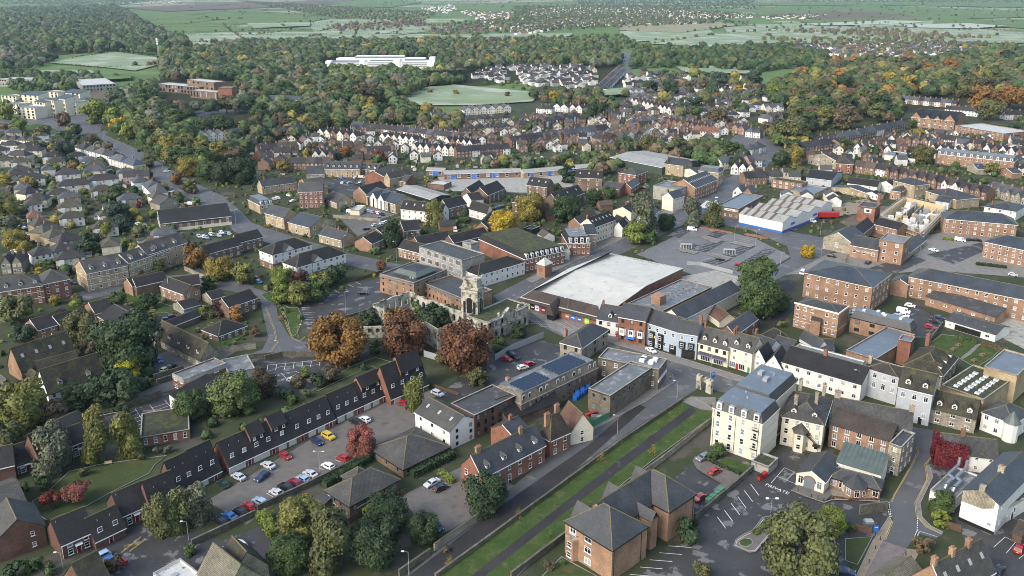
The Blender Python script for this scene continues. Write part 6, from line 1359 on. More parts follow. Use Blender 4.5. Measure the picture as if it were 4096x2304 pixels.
# the ruined hall with its clock tower
def arched_wall(R,o,P,h,th,mat,arches,nm='ruin_wall',rag=.6,low=0):
 """thick broken-topped wall from P[0] to P[1] (world), with a row of see-through arched openings"""
 a,c=P;d=c-a;ln=d.length;d=d/ln;n=Vector((-d.y,d.x))*th;m=MB()
 def pt(u,z,k):q=a+d*u+n*k-o;return(q.x,q.y,z)
 def face(pts,k):m.quad([pt(u,z,k)for u,z in(pts if k==0 else pts[::-1])],mat)
 N_=max(1,arches);w=ln/N_;ow=min(w*.5,2.0);z0,z1=h*.42,h*.68
 for i in range(N_):
  u0,u1=i*w,(i+1)*w;c0=(u0+u1)/2;t0,t1=h+rnd.uniform(-rag,rag*.4),h+rnd.uniform(-rag,rag*.4)
  if not arches:
   for k in(0,1):face([(u0,0),(u1,0),(u1,t1),(u0,t0)],k)
  else:
   arc=[(c0+ow/2*cos(pi*j/6),z1+ow/2*sin(pi*j/6))for j in range(7)]
   for k in(0,1):
    face([(u0,0),(u1,0),(u1,z0),(u0,z0)],k);face([(u0,z0),(c0-ow/2,z0),(c0-ow/2,z1),(u0,z1)],k);face([(c0+ow/2,z0),(u1,z0),(u1,z1),(c0+ow/2,z1)],k)
    face([(u0,z1)]+arc[::-1]+[(u1,z1),(u1,t1),(u0,t0)],k)
   edge=[(c0+ow/2,z0)]+arc+[(c0-ow/2,z0)]
   for p,q in zip(edge,edge[1:]+edge[:1]):m.quad([pt(*p,0),pt(*p,1),pt(*q,1),pt(*q,0)],mat)
  m.quad([pt(u0,t0,0),pt(u1,t1,0),pt(u1,t1,1),pt(u0,t0,1)],mat)
 for u in(0,ln):m.quad([pt(u,0,0),pt(u,0,1),pt(u,h,1),pt(u,h,0)],mat)
 return m.obj(nm,R)
_o=G('12',1500,330,0);RU=root('ruined_hall',(_o.x,_o.y,0),0,'roofless ruined stone hall with arched windows, overgrown inside, around the clock tower','ruin')
_w=lambda pts,z:[G('12',*p,z)for p in pts]
_p=_w([(1185,160),(1540,38),(2085,250)],8.5)
arched_wall(RU,_o,(_p[0],_p[1]),8.5,.7,'ruin_stone',6);arched_wall(RU,_o,(_p[1],_p[2]),8.5,.7,'ruin_stone',9)
_q=_w([(1690,350),(1830,432),(2012,362)],7.5)
arched_wall(RU,_o,(_q[0],_q[1]),7.5,.7,'ruin_stone',2,rag=.05);arched_wall(RU,_o,(_q[1],_q[2]),7.5,.7,'ruin_stone',2,rag=.05)
arched_wall(RU,_o,(_p[0],G('12',1290,215,8)),8,.7,'ruin_stone',0)
arched_wall(RU,_o,tuple(_w([(1020,395),(1262,385)],4.5)),4.5,.7,'ruin_stone',3,rag=.1);arched_wall(RU,_o,tuple(_w([(1262,385),(1690,350)],6.5)),6.5,.7,'ruin_stone',4)
arched_wall(RU,_o,tuple(_w([(885,285),(1110,208)],4)),4,.6,'rubble',0);arched_wall(RU,_o,tuple(_w([(1110,208),(1250,215)],4)),4,.6,'rubble',0)
_m=MB()
for _a,_b2 in((_q[0],_q[1]),(_q[1],_q[2])):
 for _i in range(14):
  _c2=_a+(_b2-_a)*(_i+.5)/14-_o;_m.box(_c2 .x-.12,_c2 .x+.12,_c2 .y-.12,_c2 .y+.12,7.4,8.2,'ruin_stone')
 _c1,_c2=_a-_o,_b2-_o;_m.tube([(_c1 .x,_c1 .y,8.25),(_c2 .x,_c2 .y,8.25)],.16,5,'ruin_stone')
part('balustrade',_m,RU)
FB=b('12',(2085,290),(2325,345),(2736,165),'y560','f',0,'ruin_stone','felt_moss','weathered classical stone facade of the ruined hall facing the street','ruined_facade','ruin',wb='2x7',wh=[(1.4,2.2),(1.2,2.4)],st='sa',wa='2x2')
_R,_L,_D,_e,_r=R_last[0];_m=MB()
for _i in range(8):_x=_L*_i/7;_m.box(max(0,_x-.25),min(_L,_x+.25),-.3,0,0,_e-.6,'ruin_stone')
part('pilasters',_m,_R);_m=MB();_m.box(-.5,_L+.5,-.5,0,_e*.5,_e*.5+.35,'ruin_stone',bot=True);_m.box(-.5,_L+.5,-.6,0,_e-.7,_e-.2,'ruin_stone',bot=True);part('cornice',_m,_R)
_m=MB();_x=_L*.5;_m.quad([(_x-3.6,-.45,_e),(_x+3.6,-.45,_e),(_x,-.45,_e+2.0)],'ruin_stone');_m.slab([(_x-4,-.8,_e),(_x,-.8,_e+2.3),(_x,.5,_e+2.3),(_x-4,.5,_e)][::-1],.3,'ruin_stone');_m.slab([(_x+4,-.8,_e),(_x,-.8,_e+2.3),(_x,.5,_e+2.3),(_x+4,.5,_e)],.3,'ruin_stone');part('pediment',_m,_R)
_m=MB();_m.cyl(_L*.3,.5,_e,_e+1.4,.6,.5,6,'ruin_stone');_m.cyl(_L*.78,.5,_e,_e+1.4,.6,.5,6,'ruin_stone');part('urns',_m,_R)
_t0,_t1,_t2=G('11',1745+320,1470,12),G('11',2225,1490,12),G('11',2312,1440,12)
TW=b('12',(2062,0),(2228,26),(2318,-12),'y470','f',0,'ruin_stone','felt_moss','stone clock tower of the ruined hall with open arched belfry','clock_tower','tower')
_R,_L,_D,_e,_r=R_last[0]
_m=MB()
for _z,_x in((_e*.34,.35),(_e*.38,.2),(_e+.0,.45),(_e+.35,.25)):_m.box(-_x,_L+_x,-_x,_D+_x,_z,_z+.3,'ruin_stone',bot=True)
part('cornice',_m,_R);_m=MB();_i2=.6;_m.box(_i2,_L-_i2,_i2,_D-_i2,_e,_e+3.4,'ruin_stone')
for _x,_y in((.5,.5),(_L-.5,.5),(.5,_D-.5),(_L-.5,_D-.5)):_m.cyl(_x,_y,_e+.6,_e+2.0,.35,.1,6,'ruin_stone')
_m.box(0.2,_L-.2,.2,_D-.2,_e+3.4,_e+3.8,'ruin_stone',bot=True);part('lantern',_m,_R)
for _x,_y in((.3,.3),(_L-.3,.3),(.3,_D-.3),(_L-.3,_D-.3)):
 _m=MB();_m.cyl(_x,_y,_e+3.8,_e+5.2,.35,.08,6,'ruin_stone');part('pinnacle',_m,_R)
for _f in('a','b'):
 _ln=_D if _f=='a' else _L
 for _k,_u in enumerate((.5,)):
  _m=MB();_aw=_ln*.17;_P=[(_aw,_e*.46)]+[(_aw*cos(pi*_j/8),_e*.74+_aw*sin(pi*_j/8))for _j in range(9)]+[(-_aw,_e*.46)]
  _m.quad([((_ln*.5+_q2[0],-.03,_q2[1])if _f=='b' else(-.03,_ln*.5-_q2[0],_q2[1]))for _q2 in _P][::-1],'black_paint');part('belfry_opening',_m,_R)  # black arch shape on solid stone, the belfry's dark inside as paint
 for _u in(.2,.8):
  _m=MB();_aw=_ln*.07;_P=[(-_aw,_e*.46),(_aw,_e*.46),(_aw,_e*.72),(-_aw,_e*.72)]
  _m.quad([((_ln*_u+_q2[0],-.03,_q2[1])if _f=='b' else(-.03,_ln*_u-_q2[0],_q2[1]))for _q2 in _P],'black_paint');part('belfry_opening',_m,_R)  # side slits likewise solid, their shade painted as black quads
 _m=MB();_cr=_ln*.22;_cz=_e*.2
 for _rr,_mt,_of in((_cr,'ruin_stone',-.08),(_cr*.75,'grey_frame',-.11)):
  _m.quad([((_ln*.5+_rr*cos(2*pi*_j/16),_of,_cz+_rr*sin(2*pi*_j/16))if _f=='b' else(_of,_ln*.5-_rr*cos(2*pi*_j/16),_cz+_rr*sin(2*pi*_j/16)))for _j in range(16)],_mt)
 part('clock_face',_m,_R)
_m=MB();_m.quad([(_L*.1,-.2,_e*.3),(_L*.3,-.25,_e*.28),(_L*.8,-.15,_e*.5),(_L*.75,-.2,_e*.56)],'green_paint');_m.quad([(_L*.05,-.2,_e*.2),(_L*.2,-.25,_e*.2),(_L*.3,-.2,_e*.3),(_L*.1,-.25,_e*.3)],'green_paint');part('torn_netting',_m,_R)
_o=G('22',1860,1000);GT=root('stone_gateway',(_o.x,_o.y,0),0,'old stone arched gateway at the top of the churchyard walk','gateway');_a=G('22',1862,985)-_o;_b2=G('22',2010,1050)-_o;_d=(_b2-_a);_ln=_d.length;GT.rotation_euler=(0,0,atan2(_d.y,_d.x))
_m=MB();_w2=_ln
_m.box(0,_w2*.34,-.6,.6,0,4.4,'ruin_stone');_m.box(_w2*.66,_w2,-.6,.6,0,4.4,'ruin_stone');_m.box(_w2*.34,_w2*.66,-.6,.6,3.2,4.4,'ruin_stone',bot=True);part('arch',_m,GT)
_m=MB()
for _i in range(4):_m.box(_w2*_i/4+.1,_w2*_i/4+.7,-.5,.5,4.4,4.9,'ruin_stone')
part('finials',_m,GT)
_P=[G('31',*p,5)for p in((1150,735),(1545,880),(1775,650),(1385,560))];_o=_P[1]
BS=root('half_built_block',(_o.x,_o.y,0),0,'half built block with open timber walls wrapped in scaffolding','building site')
for _k in range(4):
 _a,_b2=_P[_k]-_o,_P[(_k+1)%4]-_o;_d=(_b2-_a);_ln=_d.length;_d/=_ln;_n=Vector((-_d.y,_d.x));_h=(3.6,4.2,6.5,6.0)[_k]
 _m=MB();_m.slab([(*_a,_h),(*_b2,_h),(*(_b2+_n*.3),_h),(*(_a+_n*.3),_h)][::-1],_h-.05,('brick_orange','brick_orange','timber_new','timber_new')[_k]);part('wall',_m,BS)
 _m=MB();_s2=-1 if _k<2 else-1;_of=_n*(-1.3)
 if(_of.dot((_P[0]+_P[2])/2-_o-_a))>0:_of=-_of
 _N2=int(_ln/2.4)
 for _i in range(_N2+1):
  _c2=_a+_d*_ln*_i/_N2
  for _q2 in(.3,1.0):_m.cyl(_c2 .x+_of.x*_q2,_c2 .y+_of.y*_q2,0,7.6,.06,.06,4,'galv',False)
 for _z in(1.0,2.0,4.0,5.0,6.0,7.0):
  for _q2 in(.3,1.0):_m.tube([(*(_a+_of*_q2),_z),(*(_b2+_of*_q2),_z)],.05,4,'galv')
 part('scaffold',_m,BS)
 for _z in(2.0,4.0,6.0):
  _m=MB();_m.slab([(*(_a+_of*.3),_z),(*(_b2+_of*.3),_z),(*(_b2+_of),_z),(*(_a+_of),_z)],.08,'timber_new');part('scaffold_boards',_m,BS)
for _i in range(1,6):
 for _j in(0,1):
  _m=MB();_A=_P[_j*1]-_o;_f=_i/6;_a=(_P[0]+(_P[1]-_P[0])*_f)-_o;_b2=(_P[3]+(_P[2]-_P[3])*_f)-_o
  _a2=_a+(_b2-_a)*(.5*_j);_b3=_a+(_b2-_a)*(.5*_j+.45);_n=Vector((-(_b3-_a2).y,(_b3-_a2).x)).normalized()*.2;_h=rnd.choice((2.6,3.4,5.2))
  _m.slab([(*(_a2-_n),_h),(*(_b3-_n),_h),(*(_b3+_n),_h),(*(_a2+_n),_h)],_h-.05,rnd.choice(('render_white','timber_new','brick_orange','concrete')));part('inner_wall',_m,BS)
for _i in range(44):
 _m=MB();_f,_g2=rnd.uniform(.05,.95),rnd.uniform(.05,.85);_c2=_P[1]+(_P[0]-_P[1])*_f*.9+(_P[2]-_P[1])*_g2-_o;_m.box(_c2 .x-1.2,_c2 .x+1.2,_c2 .y-.8,_c2 .y+.8,0,rnd.uniform(3.5,6.2),rnd.choice(('timber_new','white_paint','render_white','galv','concrete')));part('timber_stack',_m,BS)
b('31',(925,605),(1080,645),(1136,598),'y800','f',0,'brick_red','felt','square old brick tower with white emblem panel and tall chimney','brick_tower','tower',wa='2x2',wb='2x1',wh=(1.3,1.6),st='da',skipa=((0,0),(0,1)))
_R,_L,_D,_e,_r=R_last[0];_m=MB();_m.box(-.08,0,_D*.2,_D*.6,_e-3.2,_e-.9,'white_paint');_m.box(-.12,-.08,_D*.3,_D*.5,_e-2.7,_e-1.4,'black_paint');part('emblem_panel',_m,_R)
_m=MB();_m.cyl(_L*.9,_D*.1,0,_e+6,1.1,.9,8,'brick_red');_m.cyl(_L*.9,_D*.1,_e+5.2,_e+6,1.4,1.2,8,'brick_brown');part('chimney_stack',_m,_R)
_P=[G('21',*p,4.6)for p in((1875,645),(2070,670),(2092,600),(1960,580))];_o=_P[0];FC=root('fuel_canopy',(_o.x,_o.y,0),0,'petrol station canopy with pale roof and blue fascia','canopy');_m=MB();_m.slab([(*(p-_o),5.3)for p in _P],.25,'metal_roof');part('canopy_roof',_m,FC)
_m=MB();_m.slab([(*(p-_o),5.05)for p in _P],.6,'blue_paint');part('fascia',_m,FC)
for _f in(.3,.7):
 _c2=(_P[0]+(_P[1]-_P[0])*_f+_P[3]+(_P[2]-_P[3])*_f)/2-_o;_m=MB();_m.cyl(_c2 .x,_c2 .y,0,4.5,.2,.2,8,'black_paint');part('column',_m,FC);_m=MB();_m.box(_c2 .x-.5,_c2 .x+.5,_c2 .y-1.6,_c2 .y-.9,0,1.8,'blue_paint');part('fuel_pump',_m,FC)
_c2=G('21',2050,650);PS=root('price_sign',(_c2 .x,_c2 .y,0),0,'tall blue and white price sign beside the petrol canopy','sign');_m=MB();_m.box(-.9,.9,-.15,.15,1,7,'white_paint');part('sign_board',_m,PS);_m=MB();_m.box(-.92,.92,-.17,.17,5,6.4,'blue_paint');part('sign_panel',_m,PS)
def words(t,x,y,txt,size,rz,par=None,mat='line_white',loc=None,rot=None,name='lettering'):
 cu=bpy.data.curves.new(name,'FONT');cu.body=txt;cu.size=size;cu.extrude=.004;cu.materials.append(MATS[mat]);cu.align_x='CENTER'
 tmp=bpy.data.objects.new('tmp',cu);COL.objects.link(tmp);dg=bpy.context.evaluated_depsgraph_get();me=bpy.data.meshes.new_from_object(tmp.evaluated_get(dg));bpy.data.objects.remove(tmp)
 o=link(name,me,par)
 if par is None:
  p=G(t,x,y);o.location=(p.x,p.y,ground_z(p.x,p.y)+.02);o.rotation_euler=(0,0,rz);struct(o)
 else:o.location=loc;o.rotation_euler=rot
 return o
_a,_b2=G('33',10,545),G('33',160,605);words('33',82,582,'PRIVATE',1.7,atan2((_b2-_a).y,(_b2-_a).x),name='road_marking')
_R,_L,_D,_e,_r=NB['brick gym wing with dark slate roof and white wall lettering'];words('',0,0,'ANYTIME FITNESS',1.1,0,_R,'white_paint',(-.06,_D*.45,3.3),(pi/2,0,-pi/2))
_R,_L,_D,_e,_r=NB['brick shop with grey flat roof and long blue sign'];_m=MB();_m.box(_L*.05,_L*.8,-.12,-.02,1.6,3.0,'blue_paint');part('sign',_m,_R);_m=MB();_m.box(-.12,-.02,_D*.2,_D*.65,_e-2.0,_e-.8,'white_paint');_m.box(-.14,-.12,_D*.3,_D*.55,_e-1.7,_e-1.2,'red_paint');part('sign',_m,_R)
_R,_L,_D,_e,_r=NB['white and blue warehouse with saw tooth roofs'];_m=MB();_m.box(0,_L,-.06,0,0,1.1,'blue_paint');_m.box(0,_L,-.07,-.01,1.1,1.35,'red_paint');_m.box(-.06,0,0,_D,0,1.1,'blue_paint');part('plinth',_m,_R)
for _i in range(4):
 for _q in(.3,.5,.7,.88):
  _m=MB();_x=_L*_i/4
  for _a,_b2,_z0,_z1 in((_x,_x+_L/8,_e,_e+2.2),(_x+_L/8,_x+_L/4,_e+2.2,_e)):_m.slab([(_a,_D*_q-.8,_z0+.1),(_b2,_D*_q-.8,_z1+.1),(_b2,_D*_q+.8,_z1+.1),(_a,_D*_q+.8,_z0+.1)],.06,'mud')
  part('rooflight_strip',_m,_R)
for _f in(.16,.6):
 _m=MB();_m.box(_L*_f,_L*_f+4,-.1,0,2.7,3.9,'blue_paint');part('sign',_m,_R)
_R,_L,_D,_e,_r=NB['modern office with white gables and blue slate roof'];_m=MB()
for _f in(.72,.46):_y0,_y1=_D*_f-3,_D*_f+3;_ym=_D*_f;_m.quad([(-.35,_y1,.1),(-.35,_y0,.1),(-.35,_y0,_e),(-.35,_ym,_e+3.2),(-.35,_y1,_e)],'render_white')
part('white_gable',_m,_R);_m=MB()
for _f in(.72,.46):_ym=_D*_f;_m.slab([(-.7,_ym+3.4,_e-.3),(-.7,_ym,_e+3.5),(_L*.5,_ym,_e+3.5),(_L*.3,_ym+3.4,_e+.2)][::-1],.14,'slate_blue');_m.slab([(-.7,_ym-3.4,_e-.3),(-.7,_ym,_e+3.5),(_L*.5,_ym,_e+3.5),(_L*.3,_ym-3.4,_e+.2)],.14,'slate_blue')
part('gablet_roof',_m,_R)
for _f in(.72,.46,.9,.2):put_window(_R,-.4,_D*_f,_e*.5,-pi/2,1.4,5.5,'gm',False)
for _nm in('white topped brick flats, farther of the two hipped blocks','white topped brick flats with hipped roof, nearer of the two blocks'):
 _R,_L,_D,_e,_r=NB[_nm];_m=MB();_m.box(-.05,_L+.05,-.05,_D+.05,0,_e*.42,'brick_brown',top=True);part('brick_storey',_m,_R)
 _m=MB();_x=_L*.42;_m.quad([(_x-3,-.1,_e*.43),(_x+3,-.1,_e*.43),(_x+3,-.1,_e),(_x,-.1,_e+2.6),(_x-3,-.1,_e)],'render_white');part('gable',_m,_R)
 _m=MB();_m.slab([(_x-3.4,-.5,_e-.3),(_x,-.5,_e+2.9),(_x,_D*.5,_e+2.9),(_x-3.4,_D*.2,_e+.4)][::-1],.14,'tile_black');_m.slab([(_x+3.4,-.5,_e-.3),(_x,-.5,_e+2.9),(_x,_D*.5,_e+2.9),(_x+3.4,_D*.2,_e+.4)],.14,'tile_black');part('gablet_roof',_m,_R)
 for _z in(.56,.8):put_window(_R,_x,-.13,_e*_z,0,1.4,1.5,'wx',False)
_R,_L,_D,_e,_r=NB['large brick and slate hung block with car park beside the road'];_m=MB();_m.box(-.06,_L+.06,-.06,_D+.06,0,_e*.34,'render_cream');part('cream_storey',_m,_R);_m=MB();_m.box(_L*.25,_L*.85,-.1,-.05,_e*.72,_e,'slate_blue',bot=True);_m.box(-.1,-.05,_D*.1,_D*.6,_e*.72,_e,'slate_blue',bot=True);part('slate_hanging',_m,_R)
_R,_L,_D,_e,_r=NB['dark red brick apartments with pale stone bands at the left edge'];_m=MB()
for _z in(.34,.67,.97):_m.box(-.06,_L+.06,-.06,0,_e*_z-.15,_e*_z+.1,'render_cream',bot=True)
part('string_course',_m,_R)
for _nm in('buff stone apartments, nearest block','buff stone apartments with half hipped roof, nearest block','buff stone apartments, long middle wing with dormers'):
 if _nm in NB:
  _R,_L,_D,_e,_r=NB[_nm];_m=MB()
  for _z in(.33,.66):_m.box(-.06,_L+.06,-.06,0,_e*_z-.1,_e*_z+.12,'render_cream',bot=True);_m.box(-.06,0,0,_D,_e*_z-.1,_e*_z+.12,'render_cream',bot=True)
  part('string_course',_m,_R)
_P=[G('10',x,690)for x in(702,1130,1470,1800)];_o=_P[0];_d=_P[3]-_P[0];WO=root('white_office',(_o.x,_o.y,0),atan2(_d.y,_d.x),'long white stepped office building with terraces standing among the trees','office');_L=_d.length
for _k,(_x0,_x1,_y0,_y1,_h)in enumerate(((0,.33,0,30,9),(.33,.36,-1,16,13),(.36,.64,0,30,10),(.64,.68,-1,16,14),(.68,.95,0,30,11),(.95,1.0,-1,20,17),(0,.05,-1,16,11.5),(.08,.9,16,44,14),(.25,.7,24,44,17))):
 _m=MB();_m.box(_x0*_L,_x1*_L,_y0,_y1,0,_h,'white_paint');part('block',_m,WO)
 if _h<12 and _y0==0:
  for _z in(2.2,5.2,8.2,11.2):
   if _z<_h:_m=MB();_m.box(_x0*_L+4,_x1*_L-4,-.15,0,_z,_z+1.1,'glass');part('window_band',_m,WO)
  _m=MB();_m.box(_x0*_L+6,_x1*_L-6,14.5,16,_h,_h+2.4,'glass_pale');part('window_band',_m,WO)
_m=MB();_m.box(.25*_L,.7*_L,23.5,24,14.2,16.6,'glass_pale');part('rooftop_glazing',_m,WO)
b('00',(1880,800),(2150,830),16,16,'f',0,'brick_brown','felt_white','taller middle block of the brown office','brown_office_block','office',wa='3x6',wh=(3,2),st='d')
b('00',(1570,842),(2000,880),18,9,'f',0,'brick_brown','felt_white','brown brick office block with white flat roofs among the trees','brown_office','office',wa='2x14',wh=(3,3),st='d')
b('00',(2190,885),(2330,885),14,17,'f',0,'brick_red','felt_grey','blank red brick block at the right end of the brown office','brick_block','office')
b('00',(1910,905),(2180,930),12,9,'f',0,'brick_brown','felt_white','lower ribbed wing of the brown office','brown_office_wing','office',wa='1x9',wh=(2,6),st='d')
b('10',(-10,1000),(420,1010),30,9,'h',3,'brick_dark','slate','dark brick pavilion office among the trees','dark_office','office',wa='2x6',st='d')
b('00',(740,800),(830,860),(1085,800),8,'f',0,'concrete','felt_white','curved white roofed college building on the left','college','college',wb='2x10',wh=(2,2),st='d')
b('00',(-40,790),(320,800),20,10,'f',0,'concrete','felt_white','wide concrete building at the left edge','college_block','college',wa='2x14',wh=(2.4,1.6),st='d')
for _i,(_x,_y,_w2,_h,_y2)in enumerate(((165,1075,180,13,1170),(340,1020,110,17,1165),(450,1000,90,19,1165),(540,985,110,20,1160),(650,1020,110,15,1140),(740,1010,90,13,1100),(10,960,150,12,1040),(180,950,200,14,1030),(420,920,160,13,1000),(620,930,180,12,1000),(60,1040,130,11,1110))):
 b('00',(_x,_y),(_x+_w2,_y+12),14,_h*.85,'l' if _i%2 else 'f',2.5 if _i%2 else 0,'render_cream','slate_blue' if _i%2 else 'felt_blue','cream apartment tower with balconies, %s in the cluster at the far left'%('second','third','fourth','fifth','sixth','rightmost','rear leftmost','rear second','rear third','rear rightmost','front leftmost')[_i],'apartment_tower','apartments',wa='4x4',wh=(2.6,2.0),st='d',group='cream apartment cluster',fascia=None)
b('30',(1470,1165),(1880,1215),(1990,1150),9,'y',5,'brick_orange','tile_black','red brick school with tall windows and pointed gables','brick_school','school',wa='2x8',wh=(1.6,2.4),st='wxa')
_R,_L,_D,_e,_r=R_last[0]
for _f in(.9,.63,.4,.12):
 _w2=3.2 if.3<_f<.7 else 5;_y=_D*_f;_m=MB();_m.quad([(-.4,_y+_w2,_e-1),(-.4,_y-_w2,_e-1),(-.4,_y,_e+_w2*1.0)],'brick_orange');part('gable',_m,_R)
 _m=MB();_m.slab([(-.7,_y+_w2+.4,_e-1.3),(-.7,_y,_e+_w2+.2),(_L*.5,_y,_e+_w2+.2),(_L*.3,_y+_w2,_e)][::-1],.14,'tile_black');_m.slab([(-.7,_y-_w2-.4,_e-1.3),(-.7,_y,_e+_w2+.2),(_L*.5,_y,_e+_w2+.2),(_L*.3,_y-_w2,_e)],.14,'tile_black');part('gablet_roof',_m,_R)
b('30',(1885,1262),(2378,1345),(2455,1290),7,'f',0,'brick_orange','felt_white','long red brick school wing with flat white roof','school_wing','school',wa='2x12',wh=(1.4,1.5))
b('30',(760,930),(900,960),(990,900),7,'y',4,'render_white','tile_red','half timbered villa with red tiled roof among the trees','timbered_villa','house',wa='2x4',ch=((.5,.3),(.5,.8)))
for _nm in('long workshop range with fibre cement roof and blue doors','buff workshop range with ribbed roof behind the trees','short workshop with fibre cement roof and blue door'):
 _R,_L,_D,_e,_r=NB[_nm]
 for _i in range(max(1,int(_L/14))):link('door',door_mesh(3.4,3.0,'blue_paint'),_R,(6+_i*14,0,0),0)
 # rows of houses (each house its own thing, meshes shared along a row)
TINT=dict(r=(.19,.105,.074),o=(.26,.16,.105),d=(.15,.07,.05),n=(.19,.11,.075),u=(.36,.28,.18),s=(.27,.24,.18),w=(.74,.72,.67),c=(.68,.62,.48),g=(.4,.41,.4),p=(.5,.3,.26))
RT=dict(k=(.04,.037,.036),g=(.085,.08,.073),b=(.09,.068,.052),m=(.075,.068,.045),r=(.18,.09,.06),s=(.085,.09,.096),l=(.075,.095,.115))
_rw={}
def row_meshes(w,D,e,rise,style):
 k=(round(w,1),D,e,rise,style)
 if k in _rw:return _rw[k]
 class H:pass
 m=MB();r=MB();x=w/2;ym=D/2;z=e+rise
 if style in 'xg':
  m.box(-x,x,0,D,0,e,'wall_tint',top=False)
  for s in(-x,x):q=[(s,D,e),(s,0,e),(s,ym,z)];m.quad(q if s<0 else[q[1],q[0],q[2]],'wall_tint')
  o=.3*rise/ym
  r.slab([(-x,-.3,e-o),(x,-.3,e-o),(x,ym,z),(-x,ym,z)],.15,'roof_tint');r.slab([(x,D+.3,e-o),(-x,D+.3,e-o),(-x,ym,z),(x,ym,z)],.15,'roof_tint')
  if style=='g':
   g=x*.5;c=-x*.4;gz=e+rise*.75
   m.box(c-g,c+g,-.9,.1,0,e,'wall_tint',top=False);m.quad([(c-g,-.9,e),(c+g,-.9,e),(c,-.9,gz)],'wall_tint')
   r.slab([(c-g-.3,-1.2,e-.3),(c,-1.2,gz+.15),(c,ym,gz+.15),(c-g-.3,ym*.3,e)][::-1],.12,'roof_tint');r.slab([(c+g+.3,-1.2,e-.3),(c,-1.2,gz+.15),(c,ym,gz+.15),(c+g+.3,ym*.3,e)],.12,'roof_tint')
 elif style=='y':
  m.box(-x,x,0,D,0,e,'wall_tint',top=False);m.quad([(-x,0,e),(x,0,e),(0,0,z)],'wall_tint');m.quad([(x,D,e),(-x,D,e),(0,D,z)],'wall_tint');o=.3*rise/x
  r.slab([(-x-.3,D+.2,e-o),(-x-.3,-.2,e-o),(0,-.2,z),(0,D+.2,z)],.15,'roof_tint');r.slab([(x+.3,-.2,e-o),(x+.3,D+.2,e-o),(0,D+.2,z),(0,-.2,z)],.15,'roof_tint')
 else:
  m.box(-x,x,0,D,0,e,'wall_tint',top=False);h=min(ym,x-.1);a=.35
  A=[(-x-a,-a,e-.1),(x+a,-a,e-.1),(x+a,D+a,e-.1),(-x-a,D+a,e-.1)];p,q=(-x+h,ym,z),(x-h,ym,z)
  r.slab([A[0],A[1],q,p],.15,'roof_tint');r.slab([A[2],A[3],p,q],.15,'roof_tint');r.slab([A[3],A[0],p],.15,'roof_tint');r.slab([A[1],A[2],q],.15,'roof_tint')
  m.box(-x*.62-1.1,-x*.62+1.1,-.6,.1,0,e*.95,'white_paint')if w>9 else None
 c=MB();c.box(-.5,.5,-.35,.35,-.8,1.1,'brick_orange');[c.cyl(-.25+.5*i,0,1.1,1.5,.13,.1,5,'pot')for i in(0,1)]
 _rw[k]=(m.mesh('wall'),r.mesh('roof'),c.mesh('chimney'));return _rw[k]
ROWS={}
def unit(X,Y,rz,w,D,e,rise,style,wc,rc,key,name,win=2,chim=True,cat='house'):
 m=row_meshes(w,D,e,rise,style);R=root(name,(X,Y,0),rz,None,cat);j=rnd.uniform(.85,1.12)
 link('wall',m[0],R,color=[v*j for v in TINT[wc]]);j=rnd.uniform(.75,1.25);link('roof',m[1],R,color=[v*j for v in RT[rc]])
 if chim:link('chimney',m[2],R,(w/2-.3 if style!='h' else 0,D/2 if style in 'xg' else D*.55,e+rise))
 for f in range(int(win)):
  for s in((-.25,.25)if w<8 else(-.32,0,.32)):put_window(R,s*w if style!='g' else s*w,(-.93 if style=='g' and s<0 else-.03),e/max(1,win)*(f+.55),0,1.2,1.35,'wt',False)
 R['wc']=WN[wc];ROWS.setdefault(key,[]).append(R);return R
def row(t,x0,y0,x1,y1,n,style,walls,roofs,key,name='terraced_house',e=5.2,D=8.5,rise=2.9,win=2,chim=True):
 a,c=G(t,x0,y0,e),G(t,x1,y1,e);d=c-a;w=d.length/n;rz=atan2(d.y,d.x);u=d.normalized()
 for i in range(n):
  p=a+u*(w*(i+.5));unit(p.x,p.y,rz,w if style in 'xg' else w-.5,D,e,rise,style,walls[i%len(walls)],roofs[rnd.randrange(len(roofs))],key,name,win,chim)
WN=dict(r='red brick',o='orange brick',d='dark brick',n='brown brick',u='buff brick',s='stone',w='white rendered',c='cream',g='grey rendered',p='pinkish')
ORD='first second third fourth fifth sixth seventh eighth ninth tenth eleventh twelfth thirteenth fourteenth fifteenth sixteenth seventeenth eighteenth nineteenth twentieth'.split()
def rows_done():
 for key,L in ROWS.items():
  L.sort(key=lambda o:PR(o.location.x,o.location.y,0)[0])
  for i,o in enumerate(L):
   o['group']=key;wn=o['wc'];del o['wc']
   n=len(L)
   if n>24:o['label']=o['group']='%s %s among the %s'%(wn,o.name.split('.')[0].split('_')[-1],key)
   elif i<12 or n-i>12:o['label']='%s house, %s from the left in the %s'%(wn,ORD[i],key)
   else:o['label']='%s house, %s from the right in the %s'%(wn,ORD[n-1-i],key)
